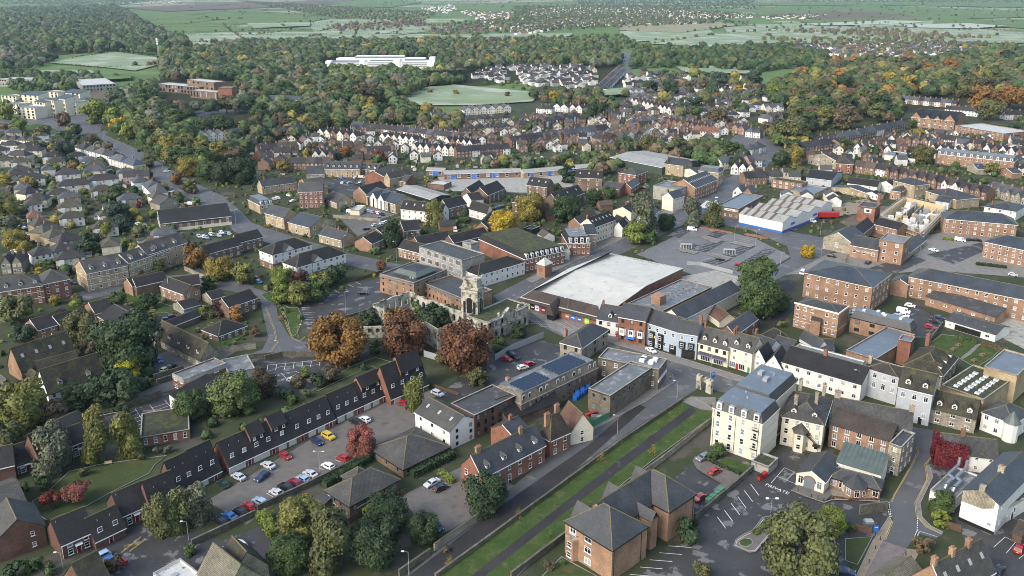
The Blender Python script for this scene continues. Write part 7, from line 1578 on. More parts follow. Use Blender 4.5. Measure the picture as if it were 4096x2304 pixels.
for q in '''10 200 1330 960 1232 14 x rrrwr ks brick terrace below the wood|10 945 1262 2080 1385 19 x wrrwro ksk long white and brick terrace|10 612 1325 1010 1372 6 y wcrcow k gabled backs below the wood
10 1240 1372 1600 1412 6 y wwcw ks white gabled backs|10 1890 1415 2180 1449 5 y wrcw k gabled backs at the end of the long terrace|10 1690 1145 1930 1205 5 y cccc s grey roofed school gables
10 2090 1110 2570 1080 6 y wcw s slate roofed almshouses by the field|10 2120 1205 2560 1180 5 h nwn k houses below the almshouses|10 2130 1290 2570 1270 5 h nrw k houses behind the brick terraces
11 20 60 430 20 4 x nnd kb brown estate houses on the upper left|11 330 190 750 190 5 x nnnd kb brown row above the crescent|11 1115 75 1360 65 3 x ooo k brown houses above the workshops
11 170 85 350 80 2 x wn k white and brown pair near the crescent|11 560 110 780 110 3 y wwn k white gabled trio above the crescent|11 1560 30 2060 60 8 y wcwrw ks white rears above the workshops
11 2020 75 2560 40 7 x rrwr k brick terrace above the workshops|11 2260 130 2420 130 2 g cc k cream gabled villas above the workshops|20 0 1425 320 1372 5 x rrr k brick row left of the gabled trio
20 310 1372 540 1342 3 g ooo s orange gabled trio with pale gables|20 540 1350 985 1290 7 x rorw ksl brick row with slate roofs right of the trio|20 890 1400 1400 1330 6 y orgwrw kb gabled backs in the middle
20 240 1242 700 1160 5 h nnd k dark roofed semi pairs|20 70 1255 250 1240 3 h nnd k dark roofed semi trio|20 240 1088 400 1098 2 h ww k white pair with bay gables, left one
20 415 1068 562 1082 2 y ww k white pair beside the pines|20 578 1078 705 1090 2 y ww k white gabled pair beside the big dark tree|20 1190 1010 1740 1142 13 y wwrw ks white gabled terrace on the hill
20 1490 1210 1960 1290 8 y rrro kb orange gabled terrace below the white terrace|20 1210 1235 1490 1200 3 h rno s brick villas left of the gabled terrace|20 975 1150 1100 1148 2 x dw k dark brick pair by the tall trees
20 1830 1310 2080 1330 4 x wco r cream and terracotta roofed group|20 2210 1280 2340 1300 2 y oo s orange gabled pair at the road bend|20 2345 1320 2500 1335 2 h ww s white pair at the road bend
20 1160 925 1330 915 3 y wcw s white gables among the trees|20 2010 905 2140 910 2 y ww s white gabled pair far right|20 1715 895 1790 890 1 h r s lone brick house among pines
30 500 1425 940 1350 6 x rrwr ks brick terrace climbing right, lower part|30 940 1345 1390 1248 6 x rrwr ks brick terrace climbing right, upper part|30 1300 990 1900 1042 11 x rwrw ks terrace below the beech wood
30 1200 1395 1700 1425 6 y wcrro k gabled backs below the school|30 1700 1390 2150 1449 6 x rwr k terrace in front of the school wing|30 1780 1095 2112 1122 5 x www k white row behind the school
30 0 1195 420 1130 8 y wrwgwr ks gabled backs below the lime green tree|30 -30 1080 160 1075 2 g cw s cream villas with chimneys|30 2390 1150 2560 1150 2 x wr k terrace behind the big beech
31 1180 262 1750 385 6 g rrror kb gabled Victorian terrace, left half|31 1750 390 2200 490 4 g wwrr kb gabled Victorian terrace, right half|31 2200 430 2600 540 4 g sss s pale stone gabled villas
31 860 215 1070 245 2 x oo b orange brick pair|31 1070 240 1180 262 1 x w k white house before the gabled terrace|31 290 40 740 -20 5 x rrr k brick terrace near the left bend
31 860 30 1240 60 5 y wrcr k white backs near the round green tree|31 1620 40 2000 80 5 y wwg k white backs above the mansard flats|31 2160 40 2570 90 5 y wrw k white backs at the upper right
31 -150 300 120 330 3 x sg k small grey houses left of the mossy flats|21 2390 170 2520 160 2 x pw s pink house and its neighbour|21 2200 230 2440 250 3 y wwc k white and yellow shops by the hoardings
21 2110 190 2380 150 3 x cgc s slate roofed shops by the bend|21 2350 340 2570 330 2 x oo k dark roofed brick shops|21 2220 470 2420 500 2 y wo s white gable wall house by the fuel station|21 2400 60 2560 20 2 h cw s cream houses on the bend
01 60 110 250 120 1 h c k cream semi at the upper left|01 215 70 420 65 1 h c k bay fronted semi in the upper left|01 750 30 1130 130 4 h wwww kg white semis stepping down by the main road, upper|01 1090 140 1340 215 2 h wc sl white semis stepping down by the main road, middle
01 550 315 810 295 1 h w k white semi with long side roof|01 810 275 1060 265 1 h c s cream semi with grey roof|01 565 430 900 400 1 h w k wide white semi with brown lower wall|01 885 375 1195 345 1 h w k bright white semi with dark hipped roof
01 1235 330 1490 315 1 x p k half pink rendered house|01 1430 400 1530 500 2 h w s white side of the corner houses|01 1530 545 1690 520 1 h c m mossy roofed house by the roundabout|01 1600 610 1800 570 1 y s g stone gabled bungalow by the roundabout
01 160 365 450 340 1 h c k semi behind the yellowing tree|01 100 280 300 260 1 h c m mossy semi at the left|01 250 510 430 470 1 h c k white gabled house by the lane|01 240 620 420 600 1 h w m mossy house one above the red roofed one
01 235 570 470 560 1 h c k cream semi with dark hipped roof above the cars|01 270 750 430 730 1 h c r terracotta roofed house beside the parked cars|01 340 830 540 790 1 h u m mossy hipped house below the terracotta roof|01 430 900 640 830 1 h u m mossy house with bay second below the terracotta roof
01 490 950 700 900 1 h u m grey semi with bay third below the terracotta roof|01 590 1000 830 940 1 h u k semi with front gable above the white semi|01 330 1130 740 1050 2 h ww k long white semi pair with bays|01 0 1205 220 1190 2 y ss k stone gabled semi pair at the left edge
00 -20 1400 340 1415 4 h ccw m semis by the roundabout lawn|00 2015 1370 2270 1345 3 y www s half timbered trio among the trees|00 2300 1350 2450 1320 1 x o s brick house right of the timbered trio|00 2290 1449 2580 1440 2 x nn k dark brick houses at the wood edge'''.replace('\n','|').split('|'):
 p=q.split();row(p[0],*[float(v)for v in p[1:5]],int(p[5]),p[6],p[7],p[8],' '.join(p[9:]),'semi_detached_house' if p[6]=='h' else 'gabled_house' if p[6]=='y' else 'terraced_house',D=11 if p[6]=='y' else 9,e=5.0 if p[6]=='h' else 5.2,rise=3.2,win=2 if p[0][1]!='0' else 2)
row('20',1060,665,830,875,15,'h','wcwg','kg','white semis along the straight road, left side','semi_detached_house',4.6,9,2.8,1)
row('20',960,895,1150,700,10,'h','wncg','kb','semis along the straight road, right side','semi_detached_house',4.6,9,2.8,1)
FAR=[]
def estate(t,poly,sp,walls,roofs,key,ang,seed,w=9,D=8,e=4.8):
 for(X,Y)in scatter(t,poly,sp,3,.25,seed):FAR.append((X,Y,ang+rnd.choice((0,0,pi/2))+rnd.uniform(-.08,.08),w*rnd.uniform(.85,1.3),D,e*rnd.uniform(.85,1.15),rnd.choice(walls),rnd.choice(roofs),key))
estate('20',[(0,650),(250,620),(860,680),(870,850),(560,880),(120,830)],19,'wwwcg','kkgbs','pale houses near the straight road',.3,3)
estate('10',[(2110,770),(2330,695),(2576,640),(2576,870),(2400,800)],19,'wwcwg','kkgs','pale houses near the straight road',.3,31)
estate('20',[(1190,760),(1420,740),(1330,860),(1080,880)],22,'wcn','kb','houses right of the straight road',.3,4)
estate('30',[(30,470),(900,440),(2150,430),(2160,540),(1300,575),(900,560),(300,575)],19,'uuocnw','kkbs','new estate beyond the trees',-.1,5)
estate('20',[(1810,530),(2330,470),(2576,480),(2576,580),(2200,590)],20,'uoon','kkbs','new estate beyond the trees',-.1,6)
estate('10',[(1700,300),(2250,255),(2300,320),(1790,330)],24,'ooru','kb','orange brick estate beside the frosty fields',0,7)
estate('20',[(0,240),(560,190),(1850,200),(1860,238),(1100,248),(600,262),(300,320),(0,345)],30,'wwcrg','kbs','far town roofs',0,8)
estate('20',[(0,200),(250,90),(700,60),(1300,80),(2300,140),(2576,170),(1900,195),(700,185)],46,'wwwcr','kbs','far town roofs',0,9)
estate('10',[(2050,110),(2576,120),(2576,300),(2330,320),(2250,200)],42,'wwcor','kbs','far town roofs',0,10)
estate('10',[(1650,80),(1960,40),(2050,90),(1900,140)],60,'www','ks','far town roofs',0,11)
estate('00',[(900,25),(1800,10),(1850,30),(950,42)],90,'wwc','kb','far town roofs',0,12)
estate('30',[(0,165),(330,150),(620,150),(400,185),(0,190)],55,'wcw','kb','far town roofs',0,13)
estate('31',[(150,60),(280,20),(900,-30),(1700,-40),(2576,20),(2576,60),(1700,20),(900,20)],22,'rwwo','ks','town backs on the upper right',-.3,14,7,9,5)
estate('20',[(1300,720),(1700,720),(2500,800),(2560,900),(2300,930),(1500,830)],36,'wcrw','ksb','scattered villas among the trees',.2,15)
estate('01',[(20,20),(700,-40),(900,0),(500,60),(100,90)],24,'cwc','km','semis by the roundabout',.1,16,12,9,5)
FAR.sort(key=lambda f:f[1])
for f in FAR[:170]:unit(f[0],f[1],f[2],round(f[3]),f[4],4.8,3.0,'x' if f[3]<10 else 'h',f[6],f[7],f[8],'small_house',1,rnd.random()<.6)
def far_stuff(L):
 V,Fc,Cc=[],[],[]
 for(X,Y,a,w,D,e,wc,rc,key)in L:
  ca,sa=cos(a),sin(a);x=w/2;o=len(V);z=e+2.8
  P=[(-x,0,0),(x,0,0),(x,D,0),(-x,D,0),(-x,0,e),(x,0,e),(x,D,e),(-x,D,e),(-x,D/2,z),(x,D/2,z)]
  V+=[(X+p[0]*ca-p[1]*sa,Y+p[0]*sa+p[1]*ca,p[2])for p in P]
  k=rnd.uniform(.85,1.1)
  for q,c in(((0,1,5,4),TINT[wc]),((1,2,6,9,5),TINT[wc]),((2,3,7,6),TINT[wc]),((3,0,4,8,7),TINT[wc]),((4,5,9,8),RT[rc]),((6,7,8,9),RT[rc])):
   Fc.append(tuple(o+i for i in q));Cc+=[(c[0]*k,c[1]*k,c[2]*k,1)]*len(q)
 me=bpy.data.meshes.new('far_houses');me.from_pydata(V,[],Fc);at=me.color_attributes.new('tint','FLOAT_COLOR','CORNER');at.data.foreach_set('color',np.array(Cc,dtype=np.float32).ravel())
 m,nt,bb=_nt('far_house');a=nt.nodes.new('ShaderNodeVertexColor');a.layer_name='tint';nt.links.new(a.outputs[0],bb.inputs['Base Color']);me.materials.append(m)
 tag(link('far_houses',me),'hundreds of tiny far houses spread below the hills','houses',None,'stuff')
far_stuff(FAR[170:])
OX,OY,OR=-900,90,2.0;OCC=np.zeros((1000,900),dtype=bool)
def occ_set(x,y):
 i,j=int((x-OX)/OR),int((y-OY)/OR)
 if 0<=i<1000 and 0<=j<900:OCC[i,j]=True
def occ(x,y):
 i,j=int((x-OX)/OR),int((y-OY)/OR);return 0<=i<1000 and 0<=j<900 and OCC[i,j]
def occ_rect(X,Y,rz,x0,x1,y0,y1,test=False):
 c,s=cos(rz),sin(rz);nx,ny=max(2,int((x1-x0)/1.5)),max(2,int((y1-y0)/1.5))
 for i in range(nx+1):
  for j in range(ny+1):
   u,v=x0+(x1-x0)*i/nx,y0+(y1-y0)*j/ny;q=(X+u*c-v*s,Y+u*s+v*c)
   if test:
    if occ(*q):return True
   else:occ_set(*q)
 return False
for o in list(COL.objects):
 if o.name.split('.')[0]in('wall','block')and o.parent:
  M=o.matrix_basis.copy();q=o.parent
  while q:M=q.matrix_basis@M;q=q.parent
  bb=o.bound_box;occ_rect(M.translation.x,M.translation.y,M.to_euler().z,bb[0][0],bb[6][0],bb[0][1],bb[6][1])
for z,P,mt in SHEETS:
 if mt.startswith(('asphalt','paving','block','concrete','cobbles','mud'))and len(P)>2:
  xs,ys=[p[0]for p in P],[p[1]for p in P];x=min(xs)
  while x<max(xs):
   y=min(ys)
   while y<max(ys):
    if inpoly(x,y,P):occ_set(x,y)
    y+=OR
   x+=OR
def fill(poly,sp,style,w,D,e,rise,walls,roofs,key,ang,seed,name='small_house',win=1,chim=True,cat='house'):
 for(X,Y)in scatter('D',poly,sp,3,.3,seed):
  a=ang+rnd.choice((0,pi/2,0))+rnd.uniform(-.1,.1)
  if not occ_rect(X,Y,a,-w/2-1,w/2+1,-1.5,D+1,True):
   unit(X,Y,a,w,D,e,rise,style,rnd.choice(walls),rnd.choice(roofs),key,name,win,chim,cat);occ_rect(X,Y,a,-w/2,w/2,0,D)
LEST=[(0,335),(240,345),(380,420),(520,520),(470,620),(180,690),(0,640)]
fill(LEST,21,'h',12,8,5,2.8,'cwcuw','kmks','semis filling the left hand estate',.5,51,'semi_detached_house',2)
fill([(690,330),(1000,325),(1450,285),(1880,300),(1900,345),(1480,372),(1200,382),(1000,410),(700,385)],13,'y',6,7,4.6,2.4,'wrrcwon','ksb','gabled backs between the terraces',.1,52,'rear_house',2)
fill([(2000,395),(2250,340),(2600,325),(2600,450),(2380,400),(2150,430)],14,'y',6.5,7,4.8,2.6,'rwrcw','ks','gabled backs on the right',-.2,53,'rear_house',2)
fill([(560,325),(700,320),(880,390),(640,430)],19,'x',9,8,4.8,2.8,'nndwo','kb','brown estate infill',.1,54,'small_house',2)
fill([(1640,185),(1960,240),(1860,305),(1560,295)],19,'h',10,8,5,2.8,'wcrwo','ks','villas among the trees',.2,55,'villa',2)
fill([(1880,430),(2080,425),(2220,470),(2180,510),(1990,500)],15,'x',8,7,4.2,2.2,'sgcwo','sgk','low ranges off the high road',-.2,56,'small_house',1,False)
fill([(1010,440),(1480,480),(1600,520),(1320,620),(1090,600),(900,560)],24,'x',8,6,3,2,'nnow','kb','small garages between the flats',.3,57,'garage',0,False,'garage')
fill(LEST,17,'x',3,2.4,1.9,.7,'wgcn','sgk','sheds in the left hand gardens',.4,58,'garden_shed',0,False,'shed')
fill([(560,340),(1000,330),(1500,300),(1560,380),(1200,430),(700,430)],17,'x',3,2.4,1.9,.7,'wgcn','sgk','sheds behind the terraces',.1,59,'garden_shed',0,False,'shed')
fill([(60,640),(300,690),(640,760),(560,880),(380,900),(60,930)],22,'x',3,2.4,1.9,.7,'ngn','sgk','sheds of the communal gardens',.4,60,'garden_shed',0,False,'shed')
rows_done()
# near trees, one by one
for q in '''12 830 530 570 o n|tall broad orange autumn tree beside the churchyard car park
12 1480 470 470 or n|dark red tree with an orange crown in front of the ruin
12 2110 590 560 or n|large round copper red tree before the stone facade
12 1410 300 260 o m|orange crown behind the dark red tree at the ruin
12 1600 1130 230 yg w|slim yellow green birch in the garage court
12 490 850 110 lg t|thin young birch in the marked car park
12 1200 590 130 g t|slender green tree under the ruin arches
12 1080 790 80 bg c|small blue green conifer on the sloping lawn
12 500 1060 110 ol s|clipped round bush at the edge of the sloping lawn
12 260 60 230 lg m|bright green tree on the verge by the car park
12 430 60 260 yg m|yellow green shrub mass at the car park corner
12 620 20 260 g m|green shrubs along the car park top edge
12 250 1060 150 bg s|blue grey bush below the car park
12 60 950 300 bw tn|dark brown purple tree right of the flat roofed workshop
13 1050 110 330 pk n|round coral red tree in the garage court garden
13 470 900 480 yg n|large yellow green tree left of the hipped brick office
13 330 1230 420 g n|big green tree at the bottom edge
13 730 1200 460 ol w|thin yellowish olive tree at the bottom edge
13 1320 830 450 dg n|grey green pine in front of the brick office
13 1190 1120 520 dg n|dark spreading tree at the bottom centre
13 1690 980 330 dg n|dark conifer beside the paved car park
13 2300 620 440 dg n|dark green yew beside the old red brick house
13 1130 790 140 lg m|small bright green bush by the brick office wall
13 1920 1180 90 br s|small shrub by the lane gate
03 540 250 360 gy w|pale grey green birch in the left garden
03 960 180 300 yg w|yellowing birch, left of the pair above the lawn
03 1270 110 320 yg w|yellowing birch, right of the pair above the lawn
03 800 590 330 pk f|spreading coral maple on the garden lawn
03 530 680 250 r f|dark crimson maple on the garden lawn
03 1620 920 320 ol w|olive willow in front of the stepped terrace
03 1790 880 300 ol w|mid olive willow in front of the stepped terrace
03 1990 790 290 gy w|grey green willow at the end of the parking row
03 840 410 120 ol s|rounded golden bush on the lawn edge
03 1420 260 90 ol s|small rounded bush by the lawn path
03 1570 195 110 gy s|clipped pale bush before the clubhouse
03 1690 175 100 gy s|second clipped pale bush before the clubhouse
03 330 1330 190 g s|garden shrub in the bottom left yard
03 150 1400 230 dg s|dark shrubs at the bottom left edge
03 500 1380 160 g s|green shrub by the bottom left lamp
03 1130 1320 190 br s|dark clipped hedge mound beside the magenta car
03 1910 1190 140 g s|bush at the gap in the stone wall
03 450 520 200 dg s|dark bushes behind the crimson maple
03 240 560 110 g s|round bush by the back row corner
03 60 20 340 ol m|dark olive tree in the lower left corner of the lane
02 190 1180 520 yg n|huge yellowing tree at the left edge
02 1290 560 660 dg n|huge round evergreen oak beside the mossy houses
02 1260 830 290 by n|bright lime yellow tree in front of the evergreen oak
02 800 420 380 ol n|broad yellow green tree above the mossy house
02 230 470 230 bg m|blue green pine on the left
02 890 620 190 br m|bare brownish tree beside the mossy house
02 1930 1180 330 g n|round dark green tree in the small car park
02 2350 1060 470 mg n|big mid green chestnut beside the workshop
02 760 1090 300 dg m|dark yew in front of the low bungalow
02 980 1050 330 dg m|middle dark yew in front of the low bungalow
02 1220 1000 400 dg m|right dark yew in front of the low bungalow
02 1500 920 80 ol s|round bush on the lane wall corner
02 530 1250 260 br m|dark brown shrubbery by the lane wall
02 960 1400 220 yg w|yellow birch behind the flat dark roof
02 1500 130 180 dg m|round dark tree on the communal lawn
02 1180 120 190 g m|dark bush left of the communal lawn
02 1300 180 100 ye s|orange yellow shrub in the communal garden
02 2080 240 140 yg t|slim yellow birch by the small garage
02 2200 210 150 dr t|dark purple slim tree by the road houses
02 2390 250 160 o t|thin orange tree by the road houses
02 1530 280 140 ye s|yellow bush by the parked cars
02 2570 440 130 br s|brown bush at the road wall
02 550 120 120 ye m|golden small tree by the brick apartments
02 760 100 90 ye s|yellow sapling by the brick apartments
02 170 220 340 ol m|olive tree mass below the brick apartments
02 2040 490 60 ye t|narrow orange climber on the detached house
02 1000 420 150 g s|green shrub behind the evergreen oak
01 2200 1250 290 ye n|golden yellow tree at the left of the golden pair
01 2450 1300 240 yg m|yellow tree at the right of the golden pair
01 1960 1150 260 o m|thin orange brown tree by the brick flats
01 2110 1390 170 g s|round green bush on the verge corner
01 150 960 230 ye n|yellow street tree at the left
01 230 1040 160 ye m|second yellow street tree at the left
01 60 660 240 yg n|lime green tree at the left edge
01 70 810 220 gy m|grey green willow at the left edge
01 50 350 150 ye m|yellowing tree in the upper left estate
01 280 385 160 ye m|round golden tree before the mossy semis
01 1190 700 260 bg n|dark blue green cypress behind the care home
01 1240 800 170 bg m|spreading blue pine by the carport
01 880 1000 230 dg c|tall dark conifer behind the buff apartments
01 1170 490 170 g m|round green tree in the back gardens
01 1390 610 70 crim t|crimson narrow tree in the back gardens
01 1060 860 170 lg m|lime hedge tree in the gardens
01 700 1160 110 y m|bright yellow tree left of the buff apartments
01 390 1280 90 y m|bright yellow small tree above the brick apartments
01 815 1120 80 y m|small golden tree by the buff apartments
01 500 1220 130 g m|green tree beside the long white semi
01 600 1200 140 ol m|olive tree beside the long white semi
01 1580 1220 170 yg m|yellow green tree below the long buff wing
01 1410 1290 120 o m|orange tree by the buff apartments entrance
01 1490 170 150 ol m|dark tree at the roadside corner
01 1780 350 140 o m|orange street tree at the roundabout
01 1910 430 160 ol m|olive street tree at the roundabout
01 1900 230 220 ye n|golden tree at the left end of the roadside grove
01 2090 260 230 g n|green tree, second in the roadside grove
01 2260 290 250 dg n|dark green tree, middle of the roadside grove
01 2430 270 300 dg n|broad dark green tree at the right of the roadside grove
01 1700 60 190 ye m|yellow green tree beside the dual road
01 1840 40 220 ol m|large olive tree beside the dual road
01 690 170 140 bg m|tall dark conifer in the left estate
01 540 250 130 lg m|lime green garden tree
01 740 230 120 o m|orange and green garden tree
01 640 60 200 bg n|big dark cedar in the left estate
11 2490 810 290 y n|bright golden oak behind the flat roofed offices
11 2100 730 130 g t|round green tree beside the white gabled flats
11 1800 740 180 yg w|yellow birch in front of the white flats
11 1370 940 200 dg w|dark pine beside the bend in the road
11 1265 1220 110 or m|small red maple by the road
11 260 1340 240 lg n|light green tree below the white topped flats
11 430 1360 190 dr m|dark red shrubbery under the white topped flats
11 660 1370 230 yg m|yellow green bush below the white topped flats
11 800 1300 240 dg m|dark laurel below the white topped flats
11 270 220 150 ye m|yellowing tree above the grey stone row
11 910 70 130 o m|orange brown tree among the brown houses
11 580 50 150 br m|brown tree by the white gable
11 830 120 80 g m|small green tree by the white gable
11 1240 120 130 r m|reddish shrub tree above the crescent
11 1720 360 60 y s|small yellow tree by the workshops
21 180 640 300 ye n|round oak turning yellow in front of the brown flats
21 550 650 320 dg n|round dark oak left of the brown brick flats
21 840 540 190 dg m|dark tree behind the brick coach house
21 980 490 150 g m|green tree before the brick garages
21 560 300 190 dg t|tall dark tree in front of the workshops
21 1330 800 300 gy w|grey green willow, left of the clump by the car park
21 1550 790 190 dg n|dark round tree, right of the clump by the car park
21 1250 900 240 lg m|low yellow green bush at the foot of the willows
21 1390 930 160 g s|green bush at the foot of the willows
21 1810 740 200 gy w|pale willow by the fuel station
21 2025 750 190 ol w|olive tree by the tyre shop
21 2480 1340 400 g n|large pine at the edge of the cream hotel car park
22 2480 110 430 g n|lower half of the large pine beside the dark alley
31 405 1080 150 y n|small brilliant yellow tree on the square
31 790 1150 110 ye b|thin yellow sapling before the gym
31 2160 890 80 ye b|thin autumn sapling by the arched apartments
31 870 400 150 tw b|bare spreading tree before the white houses
31 270 160 150 ye w|pale yellow willow at the bend
31 280 290 170 ol m|brown green tree behind the mossy flats
31 1060 90 150 g n|round bright green tree in the terraces
31 1410 140 100 dg c|dark cone conifer behind the gabled terrace
31 1290 130 90 dg c|small dark cone conifer behind the gabled terrace
31 1570 110 220 ol n|big round olive tree by the mansard flats
31 2250 250 140 yg m|yellow green tree before the mansard flats
32 140 370 90 lg s|lime bush on the yard wall
32 120 130 230 g n|right side of the pine by the brick office
23 2080 180 150 g n|small dark tree before the cream apartments
23 2000 250 120 g s|hedge at the corner of the cream apartments
23 1780 1010 290 dg s|wide dark bush at the corner of the brick apartments
23 1900 1390 200 ol s|yellowish clipped bush at the bottom edge
23 1840 910 80 dg s|small conifer by the churchyard wall end
23 510 1310 70 g s|round bush under the bay window
23 390 1350 110 br s|russet bush at the foot of the brick apartments
23 330 1330 140 tw b|bare twiggy shrub at the bottom edge
33 330 1180 760 ol n|very broad olive tree in the lower right car park
33 640 900 290 lg n|bright green crown behind the broad olive tree
33 1740 720 270 g n|grey green bushy tree beside the white kitchen
33 1740 870 190 lg s|yellow green bush under the grey green tree
33 1560 1130 210 br s|dark red green hedge by the road junction
33 830 960 110 g s|small bush beside the substation fence
22 1995 1170 80 yg b|thin sapling by the paved entrance
22 450 1160 110 g s|ivy bush in the solar office yard'''.split('\n'):
 a,lab=q.split('|');p=a.split();k=p[5];nm='shrub' if k=='s' else 'sapling' if k=='b' else 'conifer' if k in('c','cn')else 'broadleaf_tree'
 tr(p[0],float(p[1]),float(p[2]),float(p[3]),p[4],lab,k,nm,'shrub' if k=='s' else 'tree',clear=.05 if k=='s' else.16,pale='birch' in lab)
for i,(x,y,c)in enumerate(((1420,190,'y'),(895,260,'y'),(1110,85,'yg'),(60,830,'y'),(375,1030,'lg'),(380,640,'dr'),(640,470,'dr'))):
 tr('23',x,y,130 if c=='y' else 90 if c!='dr' else 50,c,('golden leaved young tree on the churchyard lawn, %s'%('right of the path','beside the broken wall','','at the lower left')[i])if c=='y' else('light green sapling on the churchyard lawn, %s'%('near its far end' if i==2 else 'by the brick apartments')if c!='dr' else 'tiny dark sapling on the churchyard lawn, %s one'%('lower' if i==5 else 'upper')),'b','sapling','tree')
tr('13',1940,1310,130,'y','yellow leaved young tree at the bottom of the churchyard lawn','b','sapling','tree');tr('22',1720,1190,70,'yg','thin sapling at the top of the churchyard lawn','b','sapling','tree')
for q in('12 1650 200 190 g','12 1500 110 110 g','12 1800 300 330 dg','12 1950 260 200 g','12 1720 330 160 dg','12 1130 330 240 dg','12 2450 570 170 g','22 60 440 170 dg','12 2230 900 220 ol','12 1880 700 160 ol','12 1300 830 120 g','12 750 880 190 br','12 620 930 170 dg','12 420 950 160 br'):
 p=q.split();tr(p[0],*[float(v)for v in p[1:4]],p[4],'dense green bush growing in and around the ruined hall','m','shrub','shrub',clear=.02,group='bushes in and around the ruin')
hedge('33',[(1670,215),(1690,335),(1990,392)],7.2,1.8,'crim','crimson creeper covering the end of the white pub wall','creeper','creeper',dens=60,leaf=.13)
hedge('13',[(60,870),(190,1080)],2.6,2.4,'lg','bright green clipped hedge block by the stone wall');hedge('13',[(1850,420),(1990,520)],1.3,1.5,'lg','bright green low hedge beside the silver saloon');hedge('13',[(690,570),(1190,250)],2.2,2.6,'dg','dark hedge growing along the stone wall');hedge('13',[(1560,450),(1990,240)],2.0,3.2,'dg','dark hedge beside the lichen roofed building')
hedge('33',[(640,660),(820,690),(1120,690)],.5,.6,'or','low russet hedge edging the gravel by the octagonal bay');hedge('32',[(1910,510),(2100,570)],1.5,1.6,'g','pub garden hedge, left of the path');hedge('32',[(2150,580),(2400,650)],1.5,1.6,'br','pub garden hedge, right of the path')
hedge('23',[(2430,1040),(2610,890)],.7,1.6,'mg','low planting on the car park island');hedge('01',[(1210,870),(1310,870),(1420,900)],2.4,1.6,'g','square clipped hedge below the care home');hedge('31',[(1755,960),(1870,975)],1.3,1.8,'lg','lime hedge by the arched apartments');hedge('31',[(2090,1215),(2400,1250)],1.2,1.8,'dg','dark hedge under the bow fronted apartments')
hedge('10',[(1690,830),(2110,815)],14,7,'bg','tall dark conifer hedge along the playing field',dens=12,leaf=.9);hedge('23',[(1960,290),(2100,350),(2290,430)],.8,1.0,'dg','low hedge round the cream apartments lawn');hedge('01',[(1730,1210),(1860,1170)],1.8,2,'g','hedge below the far buff block')
z=.05;y=2050.0
FORB=[[(-20,-30),(300,-30),(330,80),(420,130),(280,180),(-20,180)],[(1020,20),(1900,20),(1900,92),(1150,92)]]
while y<7600:
 dy=rnd.uniform(130,260)*(1+y/6000);x=-3200.0+rnd.uniform(0,300)
 while x<3200:
  dx=rnd.uniform(180,420)*(1+y/6000);k=x*.12;q=[(x,y+k),(x+dx,y+k+dx*.12),(x+dx+20,y+k+dy+dx*.12),(x+20,y+k+dy)];f=PR(x+dx/2,y+dy/2+k,0);x+=dx
  if y+k<1900 or any(inpoly(f[0]/1.59,f[1]/1.59,F)for F in FORB)or abs(f[0]-2048)>2300:continue
  z+=.0012;sheet('field',rnd.choices(('frost','meadow','stubble','plough'),(4,5,1.5,.8))[0],None,q,dz=z)
  for a,c in((q[0],q[1]),(q[0],q[3])):
   a,c=Vector(a),Vector(c);n=int((c-a).length/(9 if y<3500 else 14))
   for i in range(n):p=a+(c-a)*(i/n);r=rnd.uniform(4,6.5)if rnd.random()<.08 else rnd.uniform(1.4,2.4);add_stuff('hedgerows',p.x+rnd.uniform(-2,2),p.y+rnd.uniform(-2,2),r,r*.8,PAL[rnd.choice(('g','dg','ol','br'))],.3)
 y+=dy
z=.5
for q in '''meadow 275,26 500,18 800,38 790,56 560,64 330,86 285,68|meadow 300,88 520,66 800,72 830,95 600,104 420,98|frost 330,92 560,82 820,80 1080,98 900,108 500,116 300,112|frost 780,68 1000,58 1060,66 1050,84 800,92|meadow 760,20 840,14 950,30 860,44 780,38
frost 860,88 1070,70 1080,80 900,100|meadow 1080,12 1480,2 1500,14 1280,34 1130,26|frost 990,228 1140,215 1360,236 1340,258 1190,268 1060,268 1000,252|frost 180,148 290,132 420,150 400,165 340,180 250,170 120,160|frost 0,175 60,180 230,178 240,186 0,194
stubble 1170,98 1380,92 1395,110 1180,118|frost 1560,80 1780,68 1800,92 1560,110|frost 1820,70 2100,56 2140,70 1900,88 1830,84|frost 1620,92 1830,84 1900,92 2100,100 1800,122 1640,112|stubble 1560,64 1800,56 1860,64 1720,84 1560,78
frost 1850,86 2080,72 2350,64 2600,86 2600,110 2300,110 2000,112|meadow 1900,18 2200,14 2600,30 2600,44 2200,54 1900,40|plough 1920,36 2180,30 2330,44 2080,52|meadow 2000,52 2320,44 2600,56 2600,74 2350,62 2060,66|meadow 1860,8 2300,2 2600,6 2600,20 2200,14 1900,14
frost 1700,172 1780,168 1900,178 1880,190 1720,186|meadow 820,6 1000,0 1060,8 980,20 860,20|plough 300,20 600,8 900,0 780,16 420,30|meadow 0,4 240,-4 320,12 100,26 0,26|frost 2150,60 2350,54 2340,68 2150,72
frost 1500,232 1590,226 1620,240 1520,248|meadow 1240,60 1420,52 1460,60 1300,70|frost 1500,50 1640,46 1640,58 1500,62|stubble 1330,40 1440,36 1450,46 1340,50|meadow 200,196 330,192 330,204 200,212|frost 620,62 780,58 780,68 640,74'''.replace('\n','|').split('|'):
 p=q.split();z+=.12;sheet('field',p[0],'D',[tuple(float(v)for v in c.split(','))for c in p[1:]],dz=z)
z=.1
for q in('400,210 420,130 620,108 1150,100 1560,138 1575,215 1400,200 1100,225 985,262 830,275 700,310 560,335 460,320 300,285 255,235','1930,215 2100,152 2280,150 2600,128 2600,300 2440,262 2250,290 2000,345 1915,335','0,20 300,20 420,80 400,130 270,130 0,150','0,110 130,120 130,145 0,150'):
 z+=.02;sheet('wood_floor','woodfloor','D',[tuple(float(v)for v in c.split(','))for c in q.split()],dz=z)
